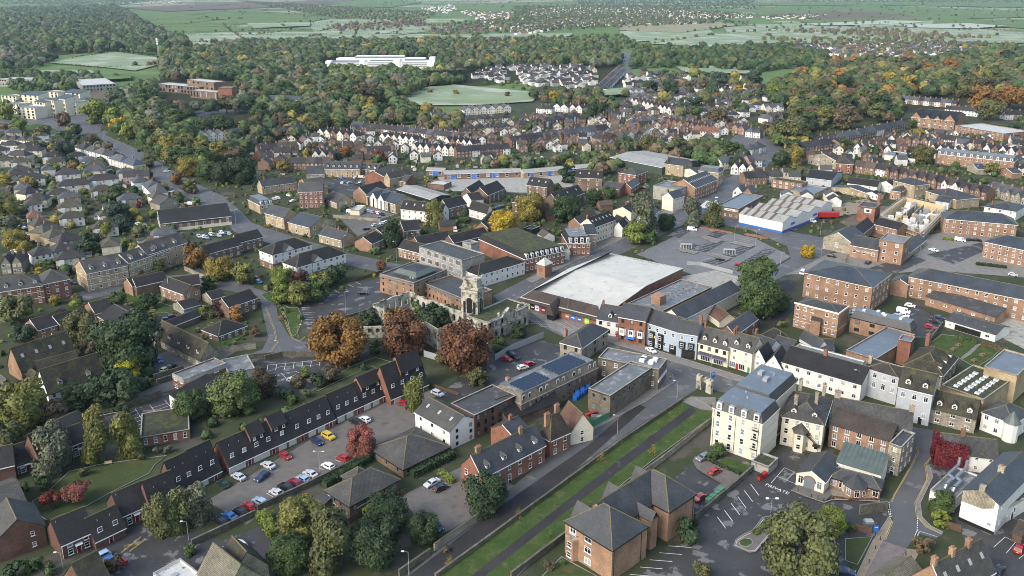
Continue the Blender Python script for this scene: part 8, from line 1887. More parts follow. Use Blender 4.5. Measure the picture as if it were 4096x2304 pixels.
sheet('car_park','asphalt','D',[(470,285),(620,265),(640,280),(500,300)],dz=.3);sheet('solar_farm','solar','30',[(400,250),(1200,215),(1600,225),(1450,245),(900,265),(500,270)],dz=4.2);sheet('solar_farm','solar','30',[(1330,262),(2000,245),(2400,275),(2050,300),(1400,290)],dz=4.3)
CAND=[]
def wood(t,poly,sp,pal,key,seed,r=(4.5,8),hole=(),zm=8):
 pal=pal.split()
 for(X,Y)in scatter(t,poly,sp,zm,.45,seed):
  rad=rnd.uniform(*r)*(1 if rnd.random()<.8 else 1.25);f=PR(X,Y,zm)
  if occ(X,Y)or any(a[0]<f[0]/1.59<a[2]and a[1]<f[1]/1.59<a[3]for a in hole):continue
  c=rnd.choice(pal);c='ol' if c in('ye','o')and Y>750 and rnd.random()<.55 else c;CAND.append((rad*MPP(X,Y),X,Y,rad,c,key))
HO=((815,138,1100,190),(395,192,600,262),(470,270,640,302))
wood('D',[(400,200),(420,128),(620,105),(1150,98),(1560,135),(1565,158),(1290,158),(1170,168),(1160,195),(1085,210),(960,250),(830,275),(700,305),(560,330),(460,315),(300,275),(255,230)],17.5,'g g dg ol ol mg g dg g br g ye gy gy','wood around the long white office',21,(6.5,9.5),HO)
wood('D',[(830,160),(1100,172),(1170,195),(990,215),(830,190)],13,'g lg mg g','wood around the long white office',22,(5,7))
wood('D',[(1930,210),(2100,150),(2280,148),(2600,125),(2600,230),(2480,225),(2300,230),(2240,300),(2150,268),(2000,345),(1915,330),(2010,270),(1950,250)],17,'dg ol g g ol ye dg br ol yg g o','beech wood on the right',23,(6,10))
wood('D',[(0,22),(290,15),(420,85),(500,110),(400,130),(270,120),(150,125),(0,115)],27,'g ol gy dg g','great forest at the upper left',24,(8,12))
wood('D',[(0,115),(110,118),(140,140),(100,160),(0,170)],16,'gy tw g dg','copse at the left edge',25)
wood('D',[(0,180),(230,182),(270,200),(200,225),(0,215)],16,'g gy dg g','trees behind the college',26)
wood('D',[(1560,120),(1900,110),(2080,125),(2080,150),(1900,170),(1700,160),(1590,160)],17,'g dg ol g','tree belt beyond the straight road',27)
wood('D',[(1650,185),(1760,172),(1900,195),(1950,240),(1840,285),(1740,240),(1660,250),(1640,232)],31,'dg dg g ol ye bg yg br','villa gardens with tall pines',28,(5,8))
wood('D',[(1560,345),(1880,350),(1895,400),(1780,405),(1690,385),(1560,390)],12,'g dg ol g br','trees behind the green warehouse',29,(4,6.5))
wood('D',[(1915,330),(2050,330),(2000,385),(1920,400)],11,'dg ol ye g','trees at the road bend',30,(4.5,7))
wood('D',[(1200,385),(1550,370),(1560,412),(1380,425),(1230,420)],11,'g ol gy g ye br','trees behind the workshops',31,(3,5))
wood('D',[(260,275),(330,285),(470,320),(560,380),(500,400),(440,390),(350,340),(290,320)],11.5,'lg g ol yg ye g g','autumn trees along the main road',32,(5,8))
wood('D',[(560,320),(830,265),(1010,250),(1070,285),(860,315),(700,340),(580,390)],14,'g dg ol ye g br','wood edge above the terraces',33,(5,8))
wood('D',[(1060,265),(1190,285),(1130,320),(1060,310)],13,'ol ol ye br','wood edge above the terraces',34,(5,7))
wood('D',[(1290,218),(1490,225),(1580,262),(1420,252),(1340,232)],17,'g ye br dg ol','trees along the playing field',35,(4.5,7))
wood('D',[(0,335),(240,345),(380,420),(520,520),(470,620),(180,690),(0,640)],12.5,'g dg g ol lg br dg mg ye','gardens of the left hand estate',36,(1.6,3.6),zm=2)
wood('D',[(0,240),(240,285),(200,330),(100,300),(0,330)],19,'g ol lg br','trees round the roundabout',37,(4,6))
wood('D',[(570,350),(1000,335),(1450,250),(1900,300),(1900,400),(1500,380),(1000,420),(700,400)],30,'g ol dg g br g ye g','back gardens of the terraces',38,(2,4),zm=2)
wood('D',[(2000,390),(2600,290),(2600,500),(2150,480)],27,'g dg ol g','back gardens on the right',39,(2,4),zm=2)
wood('D',[(1200,195),(1500,228),(1450,240),(1210,212)],24,'g ol ye','back gardens by the straight road',40,(2,4),zm=2)
wood('D',[(1560,200),(1990,245),(1950,300),(1600,290)],36,'g ol dg ye','villa gardens with tall pines',41,(3,6))
for(X,Y)in scatter('D',[(0,340),(560,345),(1450,280),(1900,300),(2600,330),(2600,640),(1900,640),(1000,700),(500,900),(0,950)],7.2,1,.5,61):
 if not occ(X,Y):r=rnd.uniform(.5,1.7);add_stuff('garden',X,Y,r,r*.5,PAL[rnd.choice(('g','dg','mg','ol','br','g','lg'))],.3)
wood('D',[(60,700),(480,610),(640,690),(560,850),(330,760),(120,800)],17,'g ol br dg g lg','communal garden shrubs on the left',42,(1.0,2.2),zm=1)
wood('D',[(560,520),(1000,480),(1500,450),(1600,540),(1300,640),(1000,640),(640,600)],17,'g ol g dg ye','small trees between the flats',43,(1.2,2.6),zm=1)
wood('D',[(120,960),(330,900),(450,990),(300,1050),(120,1040)],8,'dg g dg br','shrubs above the lane wall',44,(1.5,3),zm=2)
wood('D',[(420,1050),(660,940),(840,980),(640,1080),(520,1120)],9,'g dg br g','shrubs below the marked car park',45,(1,2.2),zm=1)
wood('D',[(560,1150),(860,1070),(880,1060),(600,1180)],9,'g lg g','front garden shrubs of the garage terrace',46,(.5,1.0),zm=.5)
for i,q in enumerate('''0,60 290,50 420,80|290,66 560,62 800,56|330,88 600,80 820,74|300,112 600,104 900,108|500,118 900,118|800,92 1060,84|820,74 1000,62 1070,66|1080,98 1380,92|1080,70 1500,50|780,38 960,30|560,30 800,40|1130,26 1300,34 1500,14|1560,64 1800,56|1640,112 1830,84 2100,72|1800,122 2100,100|1850,86 2100,56|2000,112 2300,112 2600,110|1900,40 2200,54 2600,44|2000,66 2350,62 2600,74|1920,36 2200,28|1900,18 2200,14 2600,30|1860,8 2300,2|1560,78 1720,84 1860,64|0,26 300,14|300,20 700,10|860,20 1060,8|1170,118 1400,112 1560,120|1560,110 1800,92|2080,72 2350,64|2150,72 2340,70|120,160 250,172 400,166|180,146 290,130 430,148|0,194 240,187 330,204|1700,172 1900,180 2080,160|990,228 1000,255|1500,40 1700,36 1900,40|2300,12 2600,22|560,64 620,104|420,98 430,116|900,58 890,100|700,60 720,74|2150,54 2160,72|1960,60 1990,90'''.replace('\n','|').split('|')):
 P=[G('D',*[float(v)for v in c.split(',')])for c in q.split()]
 for a,c in zip(P[:-1],P[1:]):
  n=int((c-a).length/(6 if a.y<2600 else 9))
  for k in range(n):
   p=a+(c-a)*(k/n);big_=rnd.random()<.07;r=rnd.uniform(4,6)if big_ else rnd.uniform(1.3,2.2)
   add_stuff('hedgerows',p.x+rnd.uniform(-3,3),p.y+rnd.uniform(-3,3),r,r*.8,PAL[rnd.choice(('g','dg','ol','br'))],.3)
for P_,sp,pal in(([(590,0),(1100,30),(1050,60),(820,40)],42,'g ol br dg'),([(820,62),(1060,50),(1080,62),(860,76)],30,'tw br'),([(1080,60),(1480,30),(1900,55),(1560,62),(1400,75),(1100,90)],40,'g ol br g'),([(1400,-20),(1900,0),(1900,22),(1480,20)],60,'g dg'),([(1160,96),(1560,86),(1620,116),(1400,130),(1160,110)],24,'g dg ol'),([(1900,95),(2200,90),(2600,112),(2600,126),(2100,120)],32,'ol br g'),([(0,-14),(600,-20),(300,12),(0,10)],60,'g ol'),([(1950,76),(2200,70),(2500,92),(2300,96)],30,'br tw ol'),([(1900,-20),(2600,-20),(2600,6),(2000,4)],70,'g ol'),([(480,100),(860,96),(1000,102),(600,110)],26,'tw br g'),([(1880,160),(2100,130),(2560,104),(2560,116),(2060,150)],40,'g ol ye')):
 for(X,Y)in scatter('D',P_,sp,6,.45,len(P_)+int(sp)):r=rnd.uniform(4.5,7.5);add_stuff('far',X,Y,r,r*.8,PAL[rnd.choice(pal.split())],.3)
for(X,Y)in scatter('20',[(0,60),(1300,60),(2500,150),(1850,240),(300,320),(0,340)],38,3,.5,77):r=rnd.uniform(4,7);add_stuff('far',X,Y,r,r*.8,PAL[rnd.choice(('g','ol','br','dg'))],.3)
CAND.sort(key=lambda c:-c[0]);NT=300-96-sum(1 for o in COL.objects if o.name.startswith('broadleaf_tree'));GT_={}
TN={'dg':'dark green','g':'green','mg':'mid green','lg':'light green','yg':'yellow green','ye':'golden','o':'orange','br':'brown','ol':'olive','gy':'grey green','bg':'blue green','tw':'bare brown'}
for i,(s,X,Y,rad,c,key)in enumerate(CAND):
 big_=rad>=2.6
 if(NT>0 if big_ else i<420):
  NT-=big_;small=rad<3.8
  GT_.setdefault((c,key,big_),[]).append(tree_at(X,Y,rad,rad*(.75 if small else 1.05),c,'m' if s>22 else 's','%s %s in the %s'%(TN[c],'bush' if rad<2.6 else 'tree',key),'shrub' if rad<2.6 else 'broadleaf_tree','shrub' if rad<2.6 else 'tree','%s %s in the %s'%(TN[c],'bushes' if rad<2.6 else 'trees',key),sq=.9))
 else:add_stuff(key,X,Y,rad,rad*(.85 if rad>3.8 else.6),PAL[c],1.0 if s>9 else.6)
for(c,key,big_),L in GT_.items():
 L.sort(key=lambda o:PR(o.location.x,o.location.y,0)[0])
 for i,o in enumerate(L):
  if len(L)<24 and(i<12 or len(L)-i<=12):o['label']='%s %s %s in the %s'%(TN[c],'tree' if big_ else 'bush',('%s from the left'%ORD[i])if i<12 else('%s from the right'%ORD[len(L)-1-i]),key)
for key in sorted(set(c[5]for c in CAND)):flush_stuff(key,'woodland' if 'wood' in key or 'forest' in key or 'trees' in key else 'undergrowth','the rest of the '+key)
flush_stuff('garden','undergrowth','low garden bushes and hedges all over the town','undergrowth');flush_stuff('hedgerows','hedgerow_bushes','dark hedgerows dividing the far frosty fields','hedgerows');flush_stuff('far','woodland','far tree clumps and copses below the hills','woodland')
# cars
for q in '''03 1010 1250 -200 100 lblue estate|light blue estate car, leftmost of the three at the bottom left
03 1095 1290 -210 105 blue saloon|blue saloon, middle of the three at the bottom left
03 1170 1330 -200 100 red saloon|magenta red convertible with dark top at the bottom left
03 2400 445 -130 -70 silver saloon|silver saloon before the white garage of the terrace
03 2245 520 -125 -80 green hatch|very dark green hatchback in the garage court
13 60 445 -130 90 navy estate|navy estate car across from the parking row
03 2215 890 -110 -55 black hatch|black hatchback at the near end of the wall parking row
03 2310 840 -110 -55 blue saloon|bright blue saloon in the wall parking row
03 2415 795 -110 -55 black hatch|second black hatchback in the wall parking row
03 2500 745 -110 -55 red hatch|red hatchback with long bonnet in the wall parking row
13 40 695 -110 -55 lblue estate|dusty blue estate in the wall parking row
13 210 607 -110 -55 silver saloon|silver coupe alone in its bay along the wall
13 297 552 -110 -55 black suv|black off-roader along the wall
13 390 512 -110 -55 maroon suv|dark red estate car along the wall
13 470 468 -110 -55 lblue hatch|pale blue hatchback along the wall
13 548 417 -110 -55 silver saloon|pale silver saloon along the wall
13 725 338 -110 -55 white hatch|white small car along the wall near the lamp
13 875 258 -110 -45 red hatch|red small car at the far end of the wall
13 122 330 -140 -65 silver saloon|silver saloon before the pale garages
13 295 235 110 70 red hatch|red hatchback before the pale garages
13 615 95 130 75 navy hatch|dark blue hatchback before the terrace porch
13 727 38 110 60 yellow suv|yellow car before the terrace garages
12 1005 1345 -130 -70 black suv|black off-roader beside the pale hatchback
12 1095 1318 -110 -60 white hatch|pale silver hatchback beside the black off-roader
12 1490 1160 120 25 red hatch|red car half hidden by the birch
12 1828 1055 115 50 silver estate|silver people carrier by the timber fence
13 1772 508 -170 85 silver saloon|silver saloon in the brick paved car park
13 1858 558 150 -70 black hatch|black hatchback beside the silver saloon in the paved car park
13 1815 950 60 40 navy hatch|dark car under the conifer in the paved car park
03 2315 1178 -150 -110 navy hatch|navy hatchback at the bottom edge bays
03 2420 1130 -130 -100 silver hatch|silver hatchback at the bottom edge bays
12 365 930 70 30 silver hatch|silver car in the marked car park
12 1080 48 100 0 black saloon|lone black saloon in the big council car park
12 2520 710 110 30 red hatch|red hatchback by the grey hoarding
12 2570 660 70 40 black hatch|black hatchback by the grey hoarding
22 25 690 60 30 black suv|black car in the cracked yard
22 175 760 70 -25 red hatch|red car beside the solar office
22 110 795 80 -20 white hatch|white car beside the solar office
22 1400 625 70 40 white saloon|white car in front of the inn
23 1925 258 -130 60 grey estate|grey estate car by the cream apartments
23 2040 400 130 -65 red hatch|dark red hatchback on the curved paving
23 1890 655 100 -90 red hatch|bright red car by the green bins
33 775 1400 210 40 navy saloon|navy car at the bottom of the broad olive tree
33 2530 1170 60 -120 red hatch|red hatchback at the lower right edge
33 2320 1395 60 -90 black estate|black estate behind the gabled house
32 150 512 100 20 navy hatch|dark hatchback behind the gabled cottages
32 1430 172 110 20 white hatch|small white car by the brick arch
32 1365 232 150 30 white van|white van with green stripe behind the offices
32 1370 272 100 20 white hatch|white hatchback under the van
32 1315 285 130 35 lblue estate|pale blue estate behind the offices
32 1725 290 100 30 navy saloon|navy saloon in the offices car park
32 1690 338 100 25 black saloon|black saloon in the offices car park
32 1635 390 110 30 red hatch|red hatchback in the offices car park
32 870 235 90 -40 lblue estate|blue estate beside the square brick office
32 828 235 40 -30 teal hatch|teal car beside the square brick office
32 2095 450 60 10 red saloon|red car inside the white garage
31 1935 965 110 15 white van|white panel van by the arched apartments
31 2040 962 60 0 black hatch|dark car right of the white van
31 2108 966 60 5 black hatch|black car at the apartment arch
31 1670 1065 110 30 white saloon|white saloon on the square
31 640 1122 60 10 black hatch|dark car before the sports hall
31 1008 1190 60 -30 black hatch|black car before the gym
31 2467 1312 60 10 silver hatch|silver car at the lower right of the square
31 350 1290 40 -60 white van|white van beside the slate roofed offices
31 440 772 90 30 white van|white van by the saw tooth warehouse
31 2165 640 50 10 black hatch|black car behind the stone villa
31 665 505 50 10 black suv|black off-roader on the gravel parking
31 710 490 50 15 black saloon|second black car on the gravel parking
31 2240 300 40 10 white hatch|white car near the mansard flats
21 2095 1158 100 10 black hatch|lone black hatchback in the supermarket car park
21 1812 858 100 8 white van|white van at the top of the supermarket car park
21 1765 592 60 -10 navy suv|dark blue off-roader by the white three storey house
21 585 836 50 -10 blue hatch|blue car behind the brown roofed house
21 1325 437 60 5 red hatch|red car by the brick coach house
21 1365 430 50 20 teal hatch|teal car by the brick coach house
21 1535 345 70 5 black saloon|black saloon on the side road
21 2450 670 30 20 red van|red van by the tyre shop
11 1970 812 70 -10 white saloon|white saloon on the lane between the flats
11 2005 865 10 60 cream van|cream camper van on the lane between the flats
11 955 680 80 5 white van|white van on the paved court
11 1100 665 60 20 grey hatch|grey car, first in the paved court row
11 1130 672 60 20 silver hatch|silver car, second in the paved court row
11 1165 682 60 20 lblue hatch|pale blue car, third in the paved court row
11 1200 688 60 20 red hatch|red car in the paved court row
11 1228 695 60 20 white hatch|white car, fifth in the paved court row
11 1265 705 60 20 black hatch|black car, last in the paved court row
11 1245 745 50 -5 blue hatch|bright blue car at the court edge
11 1280 795 60 -10 white saloon|white car by the brick row wall
11 1320 780 50 -10 white hatch|second white car by the brick row wall
11 1200 815 50 -10 silver hatch|silver car by the garden hedge
11 1110 852 50 -10 navy hatch|navy car by the garden hedge
11 375 568 80 -20 white saloon|white car between the brick flats
11 335 515 60 15 white hatch|white car below the stone row
11 220 540 50 25 white hatch|white hatchback by the garden fences
11 183 550 50 25 silver hatch|silver hatchback by the garden fences
11 195 1280 80 -40 blue suv|blue people carrier by the white topped flats
11 30 1385 60 20 teal hatch|blue car at the lower left of the flats
11 10 1350 50 20 maroon hatch|maroon car at the lower left of the flats
11 2460 632 50 -10 teal saloon|teal car by the tall flats
11 2425 645 50 -10 blue hatch|blue car by the tall flats
11 868 388 20 -20 white hatch|white car in the crescent court
11 945 388 60 -10 lblue hatch|pale blue car in the crescent court
11 1010 338 50 -10 silver hatch|silver car before the crescent
11 1070 335 50 0 cream van|cream van before the crescent
11 1140 340 60 -15 white van|white van before the crescent
11 1190 348 60 -15 white van|second white van before the crescent
11 865 342 40 5 blue hatch|blue car before the crescent
11 1060 382 40 -10 white hatch|white car on the crescent grass edge
11 1025 405 40 5 black hatch|black car on the crescent grass edge
11 505 95 40 0 blue hatch|blue car by the white gables
11 1108 148 30 10 blue hatch|dark blue car near the brown houses
01 1682 272 50 -5 white saloon|white car driving on the main road
01 1395 802 60 10 white hatch|white car in the carport
01 155 1083 100 5 white suv|silver off-roader by the yellow street tree
01 195 692 40 10 yellow hatch|yellow car in the left estate
01 215 768 60 -20 silver hatch|silver car in the left estate
01 200 740 60 -10 black hatch|black car in the left estate
01 230 722 60 -5 navy hatch|navy car in the left estate
01 258 838 60 -25 white hatch|white car in the left estate
01 265 905 70 5 white saloon|white saloon below the left estate cars
01 185 615 70 -5 maroon saloon|maroon car on the left estate lane
01 235 810 20 30 black hatch|black hatchback in the left estate
01 175 815 20 30 lblue hatch|pale hatchback in the left estate
01 1670 450 40 5 navy hatch|navy car by the roundabout houses
01 1735 492 50 0 white van|white van by the roundabout houses
01 1875 605 40 0 white hatch|white car by the stone bungalow
01 1930 602 40 0 white van|white van by the stone bungalow
01 1820 615 30 0 maroon hatch|maroon car by the stone bungalow
01 715 1398 70 0 black estate|dark estate by the buff apartments
01 675 1315 60 0 black hatch|black car by the buff apartments
02 1675 312 60 -10 navy hatch|navy car by the long carport
02 1740 290 60 -10 black suv|black car by the long carport
02 1880 262 90 -40 blue saloon|blue saloon by the long carport
02 1125 815 40 80 blue hatch|bright blue car beside the evergreen oak
02 1430 765 100 30 white estate|white car under the evergreen oak
02 1375 792 40 40 navy hatch|navy car under the evergreen oak
02 1665 815 60 -30 pale hatch|pale lime car in the coach house yard
02 1725 790 60 -30 black hatch|black car in the coach house yard
02 1605 722 40 60 blue hatch|blue car in the coach house yard
02 680 795 70 -20 lblue hatch|pale blue car in the mossy carport
01 2340 110 60 10 white saloon|white car by the upper brown houses
01 2420 95 60 10 silver saloon|silver car by the upper brown houses
01 2330 162 60 10 white van|white van by the upper brown houses
01 2480 152 50 10 white hatch|white hatchback by the upper brown houses
01 2545 98 50 0 white hatch|white car at the brown houses corner'''.split('\n'):
 a,lab=q.split('|');p=a.split();car(p[0],*[float(v)for v in p[1:5]],p[5],p[6],lab,near=p[0][1]in '23')
for i in range(9):car('01',2000+i*38+(i%2)*12,925-i*6+(i%3)*12,40,30,('silver','white','lblue','white','grey','silver','white','teal','silver')[i],'hatch','%s car from the left in the care home car park'%ORD[i],'cars at the care home',near=False)
for i in range(26):f=(i+.5)/26;car('20',840+245*f+(i%2)*22-16,905-235*f,8,-8,('white','silver','grey','black','red','blue')[rnd.randrange(6)],'hatch','small car on or beside the straight road out of town','cars along the straight road',near=False)
p=G('31',600,750);T=root('red_trailer',(p.x,p.y,0),.12,'red box trailer beside the building site','trailer');m=MB();m.box(-6,6,-1.25,1.25,1.1,3.7,'red_paint',bot=True);part('box',m,T)
for x in(-4,-2.8,3):m=MB();m.tube([(x,-1.2,.5),(x,1.2,.5)],.5,10,'rubber');part('axle',m,T)
# walls, fences
wall('13',[(15,800),(480,580),(1060,295)],1.7,'rubble','long mossy stone wall behind the parking row');wall('03',[(1930,1150),(2576,845)],1.7,'rubble','lower mossy stone wall at the bottom of the parking court');wall('13',[(1795,1195),(2305,835)],1.8,'stone','pale stone wall below the brick paved car park');wall('13',[(1440,1449),(1755,1230)],1.6,'rubble','stone wall at the bottom of the dark lane')
wall('D',[(1095,1455),(1360,1262),(1560,1115),(1718,1008)],1.1,'rubble','low stone churchyard wall beside the lane');wall('D',[(1285,1455),(1430,1345)],1.5,'rubble','churchyard wall left of the brick apartments');wall('D',[(1590,1215),(1660,1165),(1790,1062)],1.5,'stone','churchyard wall towards the cream apartments');wall('23',[(1840,880),(2130,640),(2480,330)],1.4,'rubble','stone wall stepping down beside the green bins')
wall('D',[(395,968),(500,935),(620,905),(690,898)],1.8,'rubble','stone wall along the curving lane');wall('02',[(920,1260),(1385,1095)],2.0,'rubble','stone lane wall below the yews');wall('02',[(1200,1240),(1620,1090)],2.2,'rubble','stone wall above the small car park');wall('12',[(90,735),(270,690),(660,690)],2.0,'rubble','retaining wall above the marked car park');wall('02',[(1545,925),(1850,830)],1.8,'rubble','stone wall of the coach house yard');wall('02',[(2190,660),(2576,610)],2.2,'stone','stone wall by the coach house end',copemat='rubble')
wall('02',[(1360,820),(1480,880)],1.2,'rubble','short wall by the evergreen oak');wall('01',[(1860,1270),(2080,1370)],2.0,'stone','pale retaining wall under the golden tree');wall('33',[(915,830),(1195,790)],2.6,'rubble','rough stone wall corner by the substation');wall('32',[(1590,600),(1740,400)],2.0,'rubble','stone wall of the pub garden')
wall('21',[(1890,850),(2220,905)],1.0,'brick_red','low red brick wall at the top of the supermarket car park',cope=False);wall('21',[(2340,915),(2576,960)],1.0,'brick_red','low red brick wall right of the car park entrance',cope=False);wall('11',[(780,740),(1250,780),(1440,720)],1.6,'stone','stone wall round the paved court',cope=False)
fence('22',[(-170,730),(0,630),(322,500)],2.4,'hoarding','pale grey hoarding round the ruin frontage');fence('12',[(1690,690),(1840,735)],2.4,'hoarding','grey hoarding between the autumn trees');fence('13',[(720,1050),(1080,850)],1.7,'timber_fence','red brown fence below the brick office');fence('13',[(1330,710),(1515,620)],1.7,'timber_fence','red brown fence beside the paved car park');fence('33',[(1790,960),(1940,1010)],1.8,'timber_fence','dark timber fence below the white kitchen',2)
fence('21',[(1760,1215),(1900,1225),(2220,1310)],1.8,'galv','grey metal fence round the lower car park edge',1.6);fence('12',[(1740,985),(2040,1085)],1.2,'timber_fence','timber fence beside the silver people carrier');fence('11',[(990,1390),(1280,1300)],1.6,'timber_fence','timber fence under the laurels');fence('33',[(870,990),(1040,1030),(1080,930)],1.8,'timber_fence','brown fence round the electric substation');fence('22',[(755,1350),(820,1395),(980,1310)],2.2,'green_paint','green mesh fence round the police yard bins')
# street lamps
for t,x,y,h,d,lab in(('13',645,400,6,1,'twin globe lamp in the parking row'),('12',905,250,9,1,'tall black lamp in the council car park'),('12',425,500,5,1,'short lamp at the grass tongue'),('12',240,690,6,-1,'lamp on the lane retaining wall'),('22',560,320,9,-1,'tall lamp before the supermarket porch'),('22',1065,500,9,-1,'tall lamp before the white shop house'),('22',1995,900,8,1,'lamp by the display windows'),('22',1660,1110,6,-1,'lamp on the police station corner'),('22',1060,1470,6,-1,'lamp beside the green fenced yard'),('32',885,1090,9,-1,'lamp before the grey townhouse'),('13',1540,1440,6,-1,'lamp at the bottom of the dark lane'),('03',635,1370,4,-1,'lamp in the bottom left yard'),('03',1900,1090,5,-1,'lamp beside the olive willows'),('33',20,890,6,1,'lit lamp on the car park island'),('11',1415,1190,10,-1,'tall lamp at the bend'),('11',205,880,9,-1,'lamp before the gothic villa'),('11',885,1080,8,1,'lamp by the stone cottages'),('01',2375,820,9,1,'lamp beside the care home'),('01',1955,545,9,1,'lamp at the roundabout edge'),('01',2150,640,8,1,'lamp south of the roundabout'),('01',1645,300,9,1,'lamp on the main road'),('21',2235,980,8,1,'lamp in the supermarket car park, left'),('21',2450,1020,8,1,'lamp in the supermarket car park, right'),('31',1520,1150,7,1,'lamp on the square before the stone range'),('31',525,920,7,1,'lamp by the warehouse road'),('31',530,1150,5,1,'lamp before the sports hall'),('31',125,1215,6,1,'lamp by the car park corner'),('00',900,1330,10,1,'lamp at the dual road, left'),('00',1050,1440,10,1,'lamp at the dual road, right')):
 lamp(t,x,y,h,lab,d,heads=2 if 'twin' in lab or 'lit' in lab else 1,lit='lit' in lab)
 # small things
def thing(t,x,y,name,label,cat,parts,group=None,rz=0.0):
 p=G(t,x,y);R=root(name,(p.x,p.y,ground_z(p.x,p.y)),rz,label,cat,group)
 for nm,boxes in parts.items():
  m=MB()
  for q in boxes:m.box(*q[:6],q[6],bot=True)if len(q)==7 else m.cyl(*q)
  part(nm,m,R)
 return R
for i,(x,y)in enumerate(((1910,585),(1862,625),(2155,682),(2072,738))):thing('32',x,y,'picnic_table','dark picnic table on the pub lawn, %s'%('upper left','lower left','upper right','lower right')[i],'table',{'table_top':[(-.9,.9,-.4,.4,.7,.76,'wood_seat')],'bench_seat':[(-.9,.9,-.85,-.6,.42,.46,'wood_seat')],'leg':[(-.7,-.6,-.8,.8,0,.7,'wood_seat'),(.6,.7,-.8,.8,0,.7,'wood_seat')]},'picnic tables',.5)
thing('03',1090,330,'park_bench','light timber bench on the garden lawn','bench',{'seat':[(-.9,.9,-.25,.25,.4,.46,'timber_new')],'backrest':[(-.9,.9,.22,.28,.46,.95,'timber_new')],'leg':[(-.8,-.7,-.2,.2,0,.4,'timber_new'),(.7,.8,-.2,.2,0,.4,'timber_new')]},None,.3)
for i in range(4):thing('23',1975+i*42,715-i*35,'wheelie_bin','large green wheeled bin by the wall, %s from the near end'%ORD[i],'bin',{'bin_body':[(-.7,.7,-.55,.55,.15,1.2,'green_paint')],'lid':[(-.75,.75,-.6,.6,1.2,1.35,'green_paint')]},'green bins',.8)
for i in range(12):thing('22',630+(i%6)*26,1110-(i%6)*20+(i//6)*22,'wheelie_bin','bright blue bin in the cluster beside the solar office','bin',{'bin_body':[(-.6,.6,-.5,.5,.1,1.3+.5*(i%2),'blue_paint')],'lid':[(-.63,.63,-.53,.53,1.3+.5*(i%2),1.42+.5*(i%2),'blue_paint')]},'blue bins')
for i,(x,y)in enumerate(((2495,480),(2540,450))):thing('23',x,y,'wheelie_bin','red bin near the concrete garage, %s one'%('black lidded','all red')[i],'bin',{'bin_body':[(-.65,.65,-.5,.5,.1,1.2,'red_paint')],'lid':[(-.7,.7,-.55,.55,1.2,1.35,('black_paint','red_paint')[i])]},None,.6)
thing('22',850,1330,'waste_skip','grey steel skip in the police yard','skip',{'skip_body':[(-1.6,1.6,-.9,.9,.1,1.4,'galv')],'lid':[(-1.6,0,-.9,.9,1.4,1.5,'metal')]});thing('22',790,1290,'waste_skip','red steel skip in the police yard','skip',{'skip_body':[(-1.8,1.8,-.5,.5,.1,1.1,'red_paint')],'rim':[(-1.85,1.85,-.55,.55,1.1,1.2,'red_paint')]},None,.6)
for x,y,lab in((1750,1055,'left glazed trolley shelter'),(2185,1110,'right glazed trolley shelter')):thing('21',x,y,'trolley_shelter',lab+' in the supermarket car park','shelter',{'frame':[(-2.6+i*1.3,-2.5+i*1.3,-1.1,-1.0,0,2.2,'white_paint')for i in range(5)]+[(-2.6+i*1.3,-2.5+i*1.3,1.0,1.1,0,2.2,'white_paint')for i in range(5)],'roof':[(-2.7,2.7,-1.2,1.2,2.2,2.32,'glass_curtain')],'glazing':[(-2.6,2.6,1.04,1.08,.2,2.1,'glass_pale')]},None,-.1)
thing('21',2270,1225,'cart','red maintenance cart in the car park','cart',{'body':[(-1.3,1.3,-.7,.7,.3,1.1,'red_paint')],'wheel':[(-1,-.6,-.75,.75,0,.5,'rubber'),(.6,1,-.75,.75,0,.5,'rubber')]});thing('22',1055,495,'post_box','red pillar box before the white shop house','post box',{'pillar':[(0,0,0,1.5,.3,.3,9,'red_paint')],'cap':[(0,0,1.5,1.7,.36,.1,9,'red_paint')]})
thing('33',1010,960,'transformer','grey electric transformer behind the brown fence','transformer',{'tank':[(-.9,.9,-.7,.7,.3,2.0,'galv')],'cooling_fin':[(-1.1+.5*i,-.9+.5*i,-.9,.9,.5,1.7,'metal')for i in range(5)]});thing('22',2018,960,'information_sign','blue and white sign board beside the gateway','sign',{'post':[(-.05,.05,-.05,.05,0,4,'galv')],'sign_board':[(-.7,.7,-.1,-.05,2,4,'blue_paint')],'lettering':[(-.5,.5,-.13,-.1,3.0+.3*i,3.12+.3*i,'white_paint')for i in range(3)]},None,.6)
thing('33',1075,1050,'information_sign','dark blue sign by the brown fence','sign',{'post':[(-.05,.05,-.05,.05,0,3,'black_paint')],'sign_board':[(-.6,.6,-.1,-.05,1.4,3,'blue_paint')],'lettering':[(-.4,.4,-.13,-.1,2.5,2.65,'white_paint')]});thing('33',1003,665,'road_sign','round red no entry sign by the octagonal bay','sign',{'post':[(-.04,.04,-.04,.04,0,2.2,'galv')],'sign_disc':[(-.35,.35,-.08,-.05,2.0,2.7,'red_paint')],'white_bar':[(-.22,.22,-.1,-.08,2.3,2.42,'white_paint')]})
for x,y,s in((240,580,'white hall'),(300,600,'white hall'),(432,665,'white hall'),(500,690,'white hall'),(560,700,'white hall'),(612,690,'white hall'),(1127,1090,'ramp'),(1080,1180,'ramp'),(1015,1320,'ramp'),(1385,1240,'ramp'),(1338,1320,'ramp'),(1293,1390,'ramp')):thing('33',x,y,'bollard','black bollard in the row beside the %s'%('cream entrance hall' if 'hall' in s else 'cobbled ramp'),'bollard',{'post':[(0,0,0,.95,.09,.09,7,'black_paint')],'cap':[(0,0,.95,1.05,.12,.04,7,'black_paint')]},'bollards by the '+s)
for x,y in((1420,1010),(3180,0)):pass
